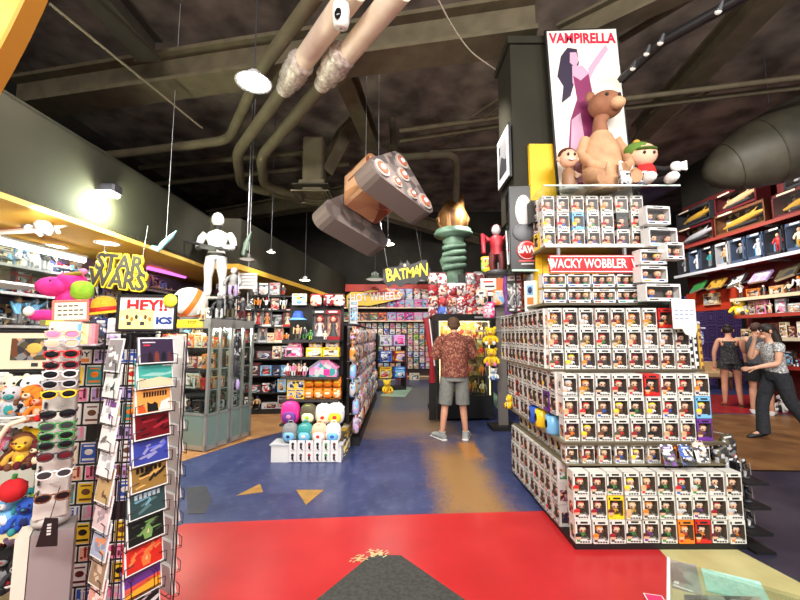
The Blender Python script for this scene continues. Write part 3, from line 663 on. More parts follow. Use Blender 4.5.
def box_bank(where, group, origin, rz, nrow, ncol, pitch, z0, zp, seed, sc=1.06, skip=()):
    r_ = random.Random(seed); dx = Vector((cos(rz), sin(rz), 0))
    for r in range(nrow):
        for c in range(ncol):
            v = VARS[r_.randrange(44) if r_.random() > .09 else 44 + r_.randrange(6)]
            if (r, c) in skip: continue
            p = Vector(origin) + dx * (pitch * (c + .5)); p.z = z0 + zp * (nrow - 1 - r)
            inst(boxed_figure, v, p + Vector((0, 0, 0)) + Vector((sin(-rz), cos(rz), 0)) * r_.uniform(0, .012), rz + r_.uniform(-.02, .02),
                 '%s, %s from left, %s, %s' % (fig_desc(v), ORD[c], rowname(r, nrow), where), 'toy box', group, sc)
ZP = .1765
t = thing('display_tower', 'stepped yellow and grey display tower shelving stacked with boxed figures', 'display stand', (1.9, 3.0, 0))
TW = t
def bx(mb, x0, x1, y0, y1, z0, z1, m): mb.box(((x0 + x1) / 2 - 1.9, (y0 + y1) / 2 - 3.0, (z0 + z1) / 2), (x1 - x0, y1 - y0, z1 - z0), m); return mb
shm = M((120, 108, 84), .5); drk = M((44, 40, 36), .6)
part('plinth', bx(bx(MB(), 1.27, 2.52, 2.84, 4.3, 0, .044, 'black'), 1.30, 2.5, 2.87, 4.27, .0, .02, 'charcoal'), t)
part('core', bx(bx(bx(MB(), 1.38, 2.46, 3.06, 4.2, .04, .70, drk), 1.40, 2.45, 3.15, 4.2, .72, 1.25, drk), 1.40, 2.45, 3.34, 4.2, 1.27, 1.80, drk), t)
for (x0, x1, y0, y1, z) in [(1.26, 2.52, 2.955, 4.45, .722), (1.245, 2.56, 3.15, 4.6, 1.262), (1.28, 2.2, 3.28, 4.2, 1.835), (1.33, 2.32, 3.33, 4.2, 2.37)]:
    part('shelf', bx(bx(MB(), x0, x1, y0, y1, z - .02, z, shm), x0, x1, y0 - .004, y0, z - .02, z + (.012 if z > 2 else 0), M((208, 206, 198) if z > 2 else (84, 74, 58), .4)), t)
part('shelf_board', bx(MB(), 1.28, 2.5, 2.955, 4.3, .548, .559, shm), t)
G = 'boxed figures on the tower'
box_bank('lowest front tier of tower', G, (1.27, 2.83, 0), 0, 3, 10, .1245, .045, .1665, 11, 1.0)
box_bank('set-back row above lowest tier', G, (1.27, 2.965, 0), 0, 1, 9, .128, .560, ZP, 12, .84)
box_bank('second front tier of tower', G, (1.285, 2.985, 0), 0, 3, 9, .131, .722, ZP - .003, 13, 1.035)
box_bank('third front tier of tower', G, (1.27, 3.19, 0), 0, 3, 9, .136, 1.262, ZP - .002, 14, 1.04)
z5 = at(593, 247, 3.38).z
box_bank('front of topmost tower tier', G, (1.325, 3.38, 0), 0, 3, 7, .139, 2.372, .163, 15, .98)
box_bank("tower's lowest aisle side", G, (1.25, 4.30, 0), -pi / 2, 3, 9, .138, .045, .1665, 21, 1.0)
box_bank("tower's aisle side, single set-back row", G, (1.33, 4.25, 0), -pi / 2, 1, 8, .138, .560, ZP, 22, .84)
box_bank("tower's second aisle side", G, (1.26, 4.42, 0), -pi / 2, 3, 10, .134, .722, ZP - .002, 23, 1.04, skip={(2, 5), (2, 6), (2, 7), (2, 8), (2, 9)})
box_bank("tower's third aisle side", G, (1.245, 4.58, 0), -pi / 2, 3, 10, .134, 1.262, ZP - .002, 24, 1.04)
box_bank("topmost tower tier's aisle side", G, (1.327, 3.63, 0), -pi / 2, 3, 1, .139, 2.372, .163, 25, .98)
# fourth tier: low wide boxes
for r, n0 in ((0, 2), (1, 2)):
    for c in range(4):
        ac = ['orange', 'blue', 'red', 'green', 'navy', 'brown', 'crimson', 'teal'][(r * 4 + c)]
        inst(wide_box, (ac, 3), (1.395 + c * .222, 3.31, 1.838 + (1 - r) * .142), 0, 'wide white window box with %s label, %s from left, %s under the red sign' % (ac, ORD[c], rowname(r, 2)), 'toy box', 'wide boxes under the red sign', (.8, .96, .96))
for k, (px, py, w, h, Y, ac) in enumerate([(659, 224, .24, .17, 3.30, 'navy'), (664, 246, .28, .17, 3.27, 'sky'), (676, 259, .17, .15, 3.2, 'black'), (654, 264, .25, .13, 3.22, 'maroon'), (655, 282, .25, .14, 3.2, 'gold'), (664, 301, .33, .15, 3.18, 'charcoal')]):
    p = at(px, py, Y)
    inst(wide_box, (ac, 2, w, h), p, R(6), ['top box of the stepped stack at the tower edge, dark blue label', 'second box of the stepped stack at the tower edge, light blue label', 'small white box jutting out beside the red sign, black label', 'wide white box right beside the end of red sign', 'wide white box with gold label below the red sign end', 'broad grey-labelled box at the low end of the stepped stack'][k], 'toy box', 'stepped stack at the tower edge')
p = at(664, 301, 3.18)
mb = MB(); mb.box((0, .07, -.008), (.5, .22, .012), GLASS); mb.box((.15, .12, -.3), (.02, .02, .6), 'silver'); thing('glass_shelf', 'clear side shelf under the stepped stack of wide boxes', 'shelf', p, 0, None, mb)
# red street-style sign
sp = at(593, 264, 3.29); sg = MB(); sg.rbox((0, 0, 0), (.80, .012, .165), M((206, 22, 34), .35), .012); sg.box((0, -.0062, .07), (.77, .001, .008), 'white'); sg.box((0, -.0062, -.07), (.77, .001, .008), 'white')
sg.prism([(-.385, .055), (-.36, .03), (-.352, 0), (-.36, -.03), (-.385, -.055)], -.0075, -.006, M('white'))
s = thing('street_sign', 'red sign with white lettering above the wide boxes on the tower', 'sign', sp, 0, None, sg)
text('WACKY WOBBLER  W', .118, 'white', s, (.012, -.0075, 0), ext=.001, sx=.70, offset=.002)
mb = MB(); mb.box((-.3, .02, .06), (.02, .03, .18), 'grey'); mb.box((.3, .02, .06), (.02, .03, .18), 'grey'); part('bracket', mb, s)
# paper sign with folded shape at the tower edge
p = at(684, 314, 3.12); mb = MB(); mb.rbox((0, 0, 0), (.225, .006, .25), M((236, 234, 228), .6), .003); mb.prism([(-.03, -.12), (.112, -.12), (.09, -.2), (.0, -.17)], -.004, .004, M((228, 226, 222), .6))
for k in range(3):
    for j in range(4 - (k == 2)): mb.box((-.075 + j * .048, -.0036, .03 - k * .035), (.034, .001, .012), M((150, 160, 190), .6))
thing('paper_notice', 'white paper notice with faint handwriting at the tower edge', 'sign', p, R(8), None, mb)
mats_ = ['black', 'white', 'gold']
for k in range(3):
    p = at(693 + k * 5, 372, 3.3); mb = MB(); mb.limb([(0, 0, 0), (-.01, 0, .2), (-.015, 0, .42)], [(.018, .006)] * 3, mats_[k], 6); 
    for j in range(6): mb.box((-.004 * j / 2, -.007, .04 + j * .065), (.02, .002, .03), ['white', 'black', 'brown'][k])
    mb.ell((-.015, 0, .43), .018, 'silver', 6, 5); thing('lanyard', ['black and white lanyard hanging at the tower edge under the paper notice', 'white lanyard with black marks, between two others under the paper notice', 'gold and brown lanyard hanging outermost under the paper notice'][k], 'lanyard', p, 0, 'lanyards under the paper notice', mb)
p = at(699, 345, 3.4); mb = MB(); mb.limb([(.5, .48, p.z + .155), (.96, .48, p.z + .155)], .008, 'silver', 6); part('hook_rail', mb, TW); inst(bag, ('blue', 'navy', 'tan', .07, .16), p, R(20), 'small blue bagged toy hanging beside the lanyards', 'toy bag')
# black pegged rack of small black and white toys at the foot of the tower
p = fl(744, 545); t = thing('peg_rack', 'black pegged rack leaning by the right foot of the tower', 'rack', (2.60, 2.95, 0))
mb = MB(); mb.box((-.03, 0, .29), (.03, .06, .58), 'black'); mb.box((.02, .2, .29), (.03, .06, .58), 'black'); part('upright', mb, t)
mb = MB()
mb.box((-.01, .12, .01), (.14, .6, .02), 'black')
part('base', mb, t)
for k, z in enumerate((.12, .30, .47)):
    mb = MB(); mb.box((.0, .1, z), (.16, .5, .02), 'black'); part('shelf', mb, t)
    for j in range(4):
        inst(figurine, (['black', 'charcoal', 'black', 'navy'][j], ['white', 'black', 'silver', 'red'][(j + k) % 4], ['white', 'silver', 'black', 'white'][(j * 2 + k) % 4], .13), (2.60 + .03 * (j % 2), 2.90 + j * .11, z + .011), R(40), 'small black and white figure, %s from the front, %s of the black peg rack' % (ORD[j], ('lowest shelf', 'middle shelf', 'top shelf')[k]), 'figurine', 'small figures on the black peg rack')
for k, (px, c1, c2, py) in enumerate([(672, 'charcoal', 'purple', 466), (690, 'black', 'blue', 466), (704, 'charcoal', 'peach', 462)]):
    q = at(px, py, 2.83); inst(blister, (c1, c2, 'silver', .085, .15), q, R(-8 + 5 * k), ['dark carded toy with purple band lying on the lowest tier boxes', 'black carded toy with blue band on the lowest tier boxes', 'dark carded toy with peach band near the right end of lowest tier'][k], 'carded toy', None, 1, (R(-25), 0, R(-6)))
for k, (px, py, c1, c2, c3) in enumerate([(722, 464, 'olive', 'charcoal', 'silver'), (733, 478, 'silver', 'charcoal', 'white'), (728, 456, 'charcoal', 'olive', 'grey')]):
    q = at(px, py, 3.02); inst(bag, (c1, c2, c3, .15, .17), q, R(20), ['olive bagged toy on the right end of the set-back row', 'silver bagged toy hanging by the black peg rack', 'charcoal bagged toy at the back of set-back row'][k], 'toy bag')
# mugs and small goods in the gap of the second aisle side
def mug(c1, c2):
    m = MB(); m.lathe([(.001, 0), (.044, 0), (.047, .01), (.047, .11), (.043, .112), (.042, .02), (.001, .015)], (0, 0, 0), M(c1, .25), 16); m.ell((-.02, -.041, .06), (.014, .007, .03), M('black', .3), 8, 6)
    h = MB(); h.limb([(.045, 0, .085), (.08, 0, .08), (.085, 0, .05), (.07, 0, .03), (.045, 0, .028)], .007, M(c1, .25), 6)
    return [('mug', m, None, (0, 0, 0)), ('handle', h, 0, (0, 0, 0))]
for k, (y, c1, lab) in enumerate([(3.22, 'sky', 'large light blue mug at the front corner of aisle side'), (3.62, 'blue', 'dark blue mug farther along the aisle side of tower'), (3.46, 'yellow', 'yellow mug between two blue mugs on aisle side')]):
    inst(mug, (c1, 'black'), (1.30, y, .723), R(-60), lab, 'mug', 'mugs on the aisle side of the tower', 1.35)
inst(plush, ('yellow', 'cream', 'brown', .15), (1.25, 4.30, .722), R(-80), 'small yellow plush toy at far end of the aisle side', 'plush toy')
# glass shelf at the top, poster and toys on it
gz = at(600, 188, 3.3).z
mb = MB(); mb.box((1.92 - 1.9, .27, 0), (1.24, .66, .012), GLASS); mb.box((1.92 - 1.9, -.06, 0), (1.24, .006, .014), M((190, 214, 205), .15))
gs = thing('glass_shelf', 'green-edged glass shelf on top of the tower holding dolls', 'shelf', (1.9, 3.3, gz), 0, None, mb)
mb = MB(); 
for x in (-.45, .5): mb.box((x, .45, -.05), (.02, .3, .08), 'silver')
part('bracket', mb, gs)
mb = MB(); mb.box((1.70, 3.62, gz - .13), (.80, .12, .22), drk); thing('shelf_riser', 'dark riser box under the top glass shelf', 'riser', (0, 0, 0), 0, None, mb)
pa, pb = at(554, 186, 3.62), at(622, 186, 3.62); ph = at(548, 30, 3.62).z - gz
pw = at(612, 20, 3.62).x - at(548, 30, 3.62).x + .06
po = thing('poster', 'tall cream poster with red title and dancing woman, atop the tower', 'poster', (pa.x + .055 + pw / 2, 3.64, gz + .01), 0)
po.rotation_euler = (0, R(-2.2), 0)
mb = MB(); mb.rbox((0, 0, ph / 2), (pw + .03, .03, ph + .03), 'black', .004); part('backing_board', mb, po)
mb = MB(); mb.box((0, -.017, ph / 2), (pw - .01, .006, ph - .02), M((236, 226, 214), .5)); part('sheet', mb, po)
tt = text('VAMPIRELLA', .155, (206, 24, 66), po, (0, -.023, ph - .11), ext=.002, sx=.80, offset=.005)
tt.rotation_euler = (pi / 2, R(2), 0)
# a plain dancing figure in a long plum dress, printed flat on the sheet
mb = MB(); sx_, y_ = pw / .68, -.0215
def flat(pts, m, y=y_): mb.prism([(a * sx_, b * ph) for a, b in pts], y, y + .0015, m)
sk = M((206, 160, 186), .6); pl_ = M((132, 42, 92), .6); hr = M((44, 32, 58), .6)
flat([(-.22, .84), (-.15, .89), (-.06, .88), (-.05, .80), (-.10, .70), (-.16, .60), (-.25, .56), (-.22, .66), (-.27, .72)], hr)
flat([(-.13, .86), (-.07, .86), (-.05, .81), (-.09, .77), (-.14, .80)], sk, y_ - .001)
flat([(-.12, .78), (-.02, .78), (.05, .72), (.02, .62), (-.08, .60), (-.13, .68)], sk, y_ - .0006)
flat([(.03, .76), (.16, .86), (.22, .90), (.24, .87), (.10, .76), (.04, .70)], sk, y_ - .0008)
flat([(-.12, .72), (-.05, .69), (.03, .73), (.05, .62), (.10, .48), (.14, .22), (.06, .08), (-.16, .08), (-.22, .30), (-.18, .46), (-.10, .58)], pl_, y_ - .0012)
flat([(-.17, .46), (-.08, .50), (-.06, .30), (-.10, .10), (-.17, .10), (-.20, .30)], sk, y_ - .0018)
part('printed_picture', mb, po)
# big tan teddy (plain stand-in), bobble doll and plush doll on the glass shelf
bp_ = at(604, 186, 3.42); t = thing('seated_figure', 'big tan soft toy with brown head seated before the cream poster', 'soft toy', (bp_.x + .02, 3.47, gz + .006)); t.scale = (1, 1, 1.16)
tn = noisy('tan_plush', (186, 140, 104), (208, 164, 126), 9, .8); br = noisy('brown_plush', (134, 84, 58), (156, 104, 76), 9, .75)
mb = MB(); mb.limb([(0, 0, .02), (0, 0, .10), (0, 0, .25), (0, 0, .40), (0, 0, .50), (0, 0, .55)], [(.12, .11), (.175, .14), (.185, .15), (.165, .12), (.11, .09), (.06, .06)], tn, 16); part('body', mb, t)
mb = MB(); mb.limb([(0, 0, .50), (.0, 0, .62), (.02, -.01, .68)], [.075, .062, .07], br, 12); part('neck', mb, t)
mb = MB(); mb.ell((.05, -.03, .77), (.165, .13, .115), br, 16, 10); mb.ell((.10, -.14, .73), (.075, .06, .05), tn, 10, 8)
part('head', mb, t); hd_ = t.children[-1]
for a in (-1, 1):
    mb = MB(); mb.ell((.05 + a * .12, .02, .87), (.05, .03, .05), br, 10, 8); part('ear', mb, hd_)
    mb = MB(); mb.ell((.06 + a * .06, -.145, .80), .017, 'black', 8, 6); part('eye', mb, hd_)
    mb = MB(); mb.limb([(a * .15, 0, .47), (a * .23, -.04, .32), (a * .17, -.15, .19), (a * .08, -.2, .15)], [.05, .05, .045, .045], tn, 10); part('arm', mb, t)
    mb = MB(); mb.limb([(a * .12, -.05, .09), (a * .21, -.15, .11), (a * .16, -.26, .06)], [.075, .065, .05], tn, 10); part('leg', mb, t)
q = at(569, 186, 3.38); t = thing('bobble_head', 'little brown-haired bobble head doll left of the big tan soft toy', 'doll', (q.x, 3.38, gz + .006))
mb = MB(); mb.lathe([(.001, 0), (.08, 0), (.08, .02), (.06, .03), (.001, .03)], (0, 0, 0), 'silver', 14); part('base', mb, t)
mb = MB(); mb.limb([(0, 0, .03), (0, 0, .10), (0, 0, .18), (0, 0, .22)], [.055, .065, .055, .025], M((150, 110, 80), .5), 10); mb.limb([(.05, 0, .18), (.09, -.04, .13), (.04, -.08, .11)], .018, M((190, 160, 140), .5), 6); part('body', mb, t)
mb = MB(); mb.ell((0, -.01, .31), (.085, .075, .09), 'skin', 12, 9); mb.ell((0, .015, .345), (.09, .08, .08), M((92, 46, 30), .6), 12, 9)
for a in (-1, 1): mb.ell((a * .03, -.082, .32), (.012, .008, .016), 'black', 6, 5); mb.ell((a * .09, 0, .31), (.02, .015, .025), 'skin', 6, 5)
mb.limb([(-.03, -.082, .275), (0, -.088, .265), (.03, -.082, .275)], .006, 'white', 5); part('head', mb, t)
q = at(642, 184, 3.36); t = thing('plush_doll', 'plush doll in red with green cap and white shoes, at shelf end', 'doll', (q.x + .06, 3.40, gz + .006))
fz = lambda c: M(c, .85)
mb = MB(); mb.ell((0, 0, .17), (.10, .08, .13), fz('red'), 12, 9); part('body', mb, t)
mb = MB(); mb.ell((-.02, -.01, .35), (.13, .11, .115), fz('peach'), 12, 9); h_ = part('head', mb, t)
mb = MB(); mb.ell((-.05, .01, .40), (.135, .11, .085), fz((96, 132, 50)), 12, 9); mb.ell((-.03, -.09, .375), (.10, .06, .018), fz((80, 112, 44)), 10, 6); part('cap', mb, h_)
for a in (-1, 1):
    mb = MB(); mb.ell((-.02 + a * .045, -.112, .335), (.014, .010, .016), 'black', 8, 6); part('eye', mb, h_)
    mb = MB(); mb.limb([(a * .09, 0, .23), (a * .16, -.04, .20), (a * .2, -.08, .20)], .028, fz((30, 28, 30)), 8); ar = part('arm', mb, t)
    mb = MB(); mb.ell((a * .23, -.1, .20), (.06, .035, .05), fz('white'), 8, 6)
    for j in range(4): mb.limb([(a * .25, -.1, .18 + j * .014), (a * .31, -.12, .165 + j * .024)], .014, fz('white'), 5)
    part('glove', mb, ar)
    mb = MB(); mb.limb([(a * .05, -.02, .08), (a * .09, -.14, .06)], .035, fz((30, 28, 30)), 8); lg = part('leg', mb, t)
    mb = MB(); mb.ell((a * .1, -.2, .05), (.05, .08, .05), fz('white'), 8, 6); part('shoe', mb, lg)
mb = MB(); mb.ell((-.05, .02, .49), (.035, .035, .035), fz('gold'), 8, 6); part('bobble', mb, h_)
for k, (px, c1, c2) in enumerate([(624, 'charcoal', 'silver'), (641, 'navy', 'grey')]):
    q = at(px, 180, 3.28); inst(bag, (c1, c2, 'white', .12, .14), (q.x, 3.26, gz + .006), R(8 - 12 * k), ['charcoal bagged toy on the glass shelf before big tan toy', 'navy bagged toy on the glass shelf before plush doll'][k], 'toy bag')
# tall dark figure box on its own glass ledge at the aisle side
lz = at(525, 273, 3.75).z
mb = MB(); mb.slab([(-.30, -.02), (-.16, -.16), (.10, -.16), (.10, .32), (-.30, .32)], -.008, .008, GLASS); mb.box((-.03, -.16, 0), (.26, .006, .018), M((180, 210, 195), .2)); 
lg = thing('glass_ledge', 'pale green glass ledge jutting into the aisle under dark tall box', 'shelf', (1.26, 3.75, lz), 0, None, mb)
mb = MB(); mb.box((.1, .1, -.06), (.04, .2, .1), 'silver'); part('bracket', mb, lg)
t = thing('toy_carton', 'tall charcoal box with pale face shape and red round badge', 'toy box', (1.262, 3.70, lz + .009), R(-6))
mb = MB(); hh = at(525, 186, 3.7).z - lz; mb.rbox((0, .11, hh / 2), (.27, .20, hh), M((30, 30, 33), .4), .006); mb.box((-.136, .11, hh * .5), (.002, .16, hh * .9), M((24, 24, 26), .12)); part('carton', mb, t)
mb = MB(); mb.ell((.01, .008, hh * .70), (.085, .014, .17), M((206, 206, 204), .4), 14, 10); mb.ell((.01, .006, hh * .45), (.12, .010, .1), M((84, 86, 92), .4), 12, 8); part('printed_picture', mb, t)
mb = MB(); mb.lathe([(.001, 0), (.10, 0), (.10, .006), (.001, .006)], (0, 0, 0), M((196, 40, 44), .4), 24); mb.lathe([(.086, .0064), (.09, .0064)], (0, 0, 0), 'white', 24)
bd = part('badge', mb, t, (.03, .006, hh * .24), (pi / 2, 0, 0)); text('SAW', .10, 'white', bd, (0, .005, .009), (0, 0, 0), ext=.001, sx=.8, offset=.004)
mb = MB(); mb.box((.03, .004, hh * .12), (.17, .002, .018), M((200, 80, 80))); mb.box((.03, .004, hh * .085), (.12, .002, .012), M((200, 200, 200))); part('caption_strip', mb, t)
inst(figurine, ('crimson', 'maroon', 'silver', .62, 1), (1.055, 3.97, lz + .009), R(-20), 'dark red cloaked figure standing behind the tall charcoal box', 'figurine', None, .88)
q = at(532, 312, 3.72); t = thing('toy_carton', 'white upright carton with blue and orange panels under glass ledge', 'toy box', (q.x, 3.7, q.z), R(-25))
mb = MB(); mb.rbox((0, .08, .16), (.15, .16, .31), 'white', .006); mb.box((-.02, -.001, .22), (.06, .002, .1), 'sky'); mb.box((-.02, -.001, .11), (.06, .002, .07), 'orange'); mb.box((-.076, .08, .16), (.002, .12, .26), M((70, 110, 170))); part('carton', mb, t)
mb = MB(); mb.ell((-.02, -.002, .22), (.02, .006, .035), 'navy', 8, 6); part('embossed_picture', mb, t)
for k, (px, c) in enumerate(((512, 'charcoal'), (518, 'crimson'))):
    q = at(px, 312, 3.95); inst(carton, (c, 'white', 'grey', .10, .42, .10), q, R(-30), 'narrow %s carton standing left of the white upright carton' % ('dark' if k == 0 else 'dark red'), 'toy box')
# framed grey picture on the aisle face of the yellow pillar
q = at(524, 160, 3.95); t = thing('framed_picture', 'grey framed picture on the column side above the charcoal box', 'picture', (1.17, 3.95, at(524, 185, 3.95).z), -pi / 2)
mb = MB(); mb.box((0, -.01, .30), (.46, .02, .60), 'black'); mb.box((0, -.024, .30), (.42, .01, .56), 'silver'); part('frame', mb, t)
mb = MB(); mb.box((0, -.030, .30), (.28, .004, .38), P('charcoal', 'grey', 'black', scale=6)); part('print', mb, t)

# ------------------------------------------------------------------ card spinner, nearest on the left
K = Vector((-1.305, 1.80, 0)); al = R(61)
dF = Vector((cos(al), sin(al), 0)); dL = Vector((-sin(al), cos(al), 0)); nF = Vector((sin(al), -cos(al), 0)); nL = Vector((-cos(al), -sin(al), 0))
ctr = K + dF * .14 + dL * .14
t = thing('card_spinner', 'black wire spinner rack full of greeting cards, front left', 'rack', ctr)
rzF = math.atan2(dF.y, dF.x); rzL = math.atan2(-dL.y, -dL.x); rzB = math.atan2(dL.y, dL.x)
wire = M((40, 40, 42), .35, .4)
mb = MB(); mb.cyl((0, 0, .03), (0, 0, 1.50), .022, .022, 'silver', 10); part('pole', mb, t)
mb = MB(); mb.lathe([(.001, 0), (.17, 0), (.17, .02), (.06, .05), (.022, .06)], (0, 0, 0), 'charcoal', 20); part('base', mb, t)
CARDS_F = [  # (label, paper colours) from the top down
 ('dark violet card with four huddled figures', (58, 44, 70), (96, 78, 104)), ('teal card fading to sand like a beach', (70, 170, 160), (226, 206, 170)), ('orange card with black lettering and dark cat shape', (236, 160, 80), (30, 26, 26)),
 ('dark red card with crimson folds', (110, 16, 26), (60, 8, 16)), ('blue and violet card with crossing streaks', (60, 70, 160), (150, 150, 200)), ('brown and gold card with dark letters', (150, 116, 60), (40, 34, 26)),
 ('dark green card with pale blue branches', (50, 74, 76), (120, 170, 190)), ('black card with small green and orange figure', (24, 28, 26), (110, 150, 90)), ('bright red card with small orange figure', (206, 44, 34), (226, 130, 70)),
 ('sunset card with black palms over orange sky', (104, 56, 140), (246, 170, 50)), ('black and white card lowest of the near face', (30, 30, 34), (220, 220, 226))]
CARDS_L = [('grey card with white streaks', (140, 140, 140), (230, 230, 230)), ('white card with dark green sprig', (225, 228, 224), (60, 80, 70)), ('white card with purple capital letters', (236, 234, 236), (120, 70, 140)),
 ('white card with grey feather shape', (232, 232, 230), (110, 106, 104)), ('white card with pale sketch', (236, 236, 236), (180, 180, 184)), ('gold and brown card with framed scene', (190, 160, 110), (110, 80, 50)), ('pale pink and grey card', (220, 196, 200), (150, 140, 150)),
 ('pale blue and orange card', (160, 176, 206), (226, 140, 90)), ('brown card with small crowd', (150, 120, 96), (210, 190, 170)), ('rose and white card', (220, 150, 140), (240, 226, 220)), ('white card lowest on the far side', (240, 240, 238), (200, 200, 204))]
def art(i, side, w, h, a, b):
    """printed picture made of flat shapes"""
    m = MB(); A = M(a, .3); B = M(b, .3); y = -.0035
    m.box((0, 0, h / 2), (w, .006, h), M((242, 242, 240), .4)); m.box((0, -.003, h / 2), (w * .94, .001, h * .92), A)
    def fl_(pts, c, dy=0): m.prism([(x * w, z * h) for x, z in pts], y - .0012 - dy, y - dy, M(c, .3) if not hasattr(c, 'node_tree') else c)
    r_ = random.Random(i * 31 + side)
    if side == 0:
        if i == 0:
            for k in range(4): fl_([(-.28 + k * .19, .06), (-.14 + k * .19, .06), (-.15 + k * .19, .36), (-.21 + k * .19, .48), (-.27 + k * .19, .36)], [(40, 26, 36), (120, 60, 50), (30, 30, 40), (90, 50, 60)][k])
            fl_([(-.4, .80), (-.05, .80), (-.05, .84), (-.4, .84)], (220, 210, 220)); fl_([(-.38, .68), (-.2, .68), (-.2, .74), (-.38, .74)], (220, 60, 80))
        elif i == 1:
            fl_([(-.46, .05), (.46, .05), (.46, .30), (.1, .42), (-.2, .36), (-.46, .42)], b); fl_([(-.46, .5), (-.1, .60), (.3, .55), (.46, .62), (.46, .5), (.1, .44)], (150, 206, 196)); fl_([(.2, .84), (.44, .84), (.44, .88), (.2, .88)], 'white')
        elif i == 2:
            for k in range(9): fl_([(-.30 + k * .075, .62), (-.25 + k * .075, .62), (-.24 + k * .075, .80), (-.29 + k * .075, .82)], b)
            fl_([(-.2, .06), (.1, .06), (.08, .34), (.0, .42), (-.04, .36), (-.12, .36), (-.2, .44)], b); fl_([(.1, .06), (.44, .06), (.44, .5), (.2, .4)], (226, 226, 220)); fl_([(-.44, .06), (-.24, .06), (-.28, .3), (-.44, .36)], (214, 90, 40))
        elif i == 9:
            fl_([(-.46, .05), (.46, .05), (.46, .40), (.1, .5), (-.46, .36)], b); fl_([(-.46, .3), (.46, .42), (.46, .55), (-.46, .48)], (226, 90, 70)); fl_([(-.46, .05), (.46, .05), (.46, .14), (-.46, .16)], (26, 20, 30))
            for x in (-.32, .28, .38):
                fl_([(x - .01, .1), (x + .015, .1), (x + .02, .62), (x, .62)], (22, 16, 26), .0006)
                for q in range(5): a_ = R(10 + q * 40); fl_([(x, .62), (x + .11 * cos(a_), .64 + .16 * sin(a_) - .04), (x + .08 * cos(a_), .60 + .18 * sin(a_))], (22, 16, 26), .0006)
        else:
            for k in range(9):
                x, z = r_.uniform(-.4, .3), r_.uniform(.1, .75); L_ = r_.uniform(.1, .4); hh = r_.uniform(.05, .2)
                fl_([(x, z), (min(.46, x + L_), min(.93, z + hh)), (min(.46, x + L_ * .7), min(.95, z + hh * 1.5)), (max(-.46, x - .05), z + .06)], b if k % 3 else tuple(min(255, int(q * 1.35 + 20)) for q in a), k * .00003)
            if i in (7, 8): fl_([(-.06, .12), (.12, .12), (.16, .36), (.08, .58), (-.02, .56), (-.1, .34)], (226, 120, 60) if i == 8 else (120, 160, 90), .001); fl_([(-.0, .3), (.06, .3), (.05, .46)], (240, 200, 170), .0014)
            if i in (5, 6): 
                for k in range(6): fl_([(-.36 + k * .12, .66), (-.28 + k * .12, .66), (-.28 + k * .12, .84), (-.35 + k * .12, .84)], (30, 24, 20) if i == 5 else (190, 210, 220), .001)
    else:
        for k in range(8):
            x, z = r_.uniform(-.34, .2), r_.uniform(.12, .7); L_ = r_.uniform(.08, .3)
            fl_([(x, z), (x + L_, z + r_.uniform(-.05, .12)), (x + L_ * .8, z + r_.uniform(.1, .25)), (x - .04, z + .1)], b if k % 3 else tuple(int(q * .8) for q in a), k * .00003)
        if i == 2:
            for k in range(4): fl_([(-.3 + k * .16, .5), (-.22 + k * .16, .5), (-.2 + k * .16, .74), (-.28 + k * .16, .74)], b, .001)
    return m
def pocket(parent, base, rz, w, h):
    o = link('pocket', POCK[(w, h)], parent, base - ctr, (0, 0, rz)); return o
POCK = {}
for w, h in ((.185, .125), (.135, .125)):
    mb = MB(); r_ = .0022; d = .045
    mb.limb([(-w / 2, 0, h), (-w / 2, 0, 0), (-w / 2, -d, -.004), (-w / 2, -d, .045), (-w * .3, -d - .002, .052)], r_, wire, 5)
    mb.limb([(w / 2, 0, h), (w / 2, 0, 0), (w / 2, -d, -.004), (w / 2, -d, .045), (w * .3, -d - .002, .052)], r_, wire, 5)
    mb.limb([(-w / 2, -d, 0), (w / 2, -d, 0)], r_, wire, 5); mb.limb([(-w / 2, 0, .0), (w / 2, 0, .0)], r_, wire, 5)
    mb.limb([(-w * .25, 0, 0), (-w * .25, -d, 0)], r_, wire, 5); mb.limb([(w * .25, 0, 0), (w * .25, -d, 0)], r_, wire, 5)
    POCK[(w, h)] = mb.mesh('pocket')
for k in range(4):
    q = [K, K + dF * .28, K + dL * .25, K + dF * .28 + dL * .25][k] - ctr
    mb = MB(); mb.cyl((q.x, q.y, .1), (q.x, q.y, 1.56), .004, .004, wire, 6); part('upright_wire', mb, t)
for z in (.12, 1.56):
    mb = MB(); qs = [K - ctr, K + dF * .28 - ctr, K + dF * .28 + dL * .25 - ctr, K + dL * .25 - ctr]
    for k in range(4): mb.cyl(qs[k] + Vector((0, 0, z)), qs[(k + 1) % 4] + Vector((0, 0, z)), .004, .004, wire, 6)
    mb.cyl(qs[0] + Vector((0, 0, z)), qs[2] + Vector((0, 0, z)), .004, .004, wire, 6); part('ring_wire', mb, t)
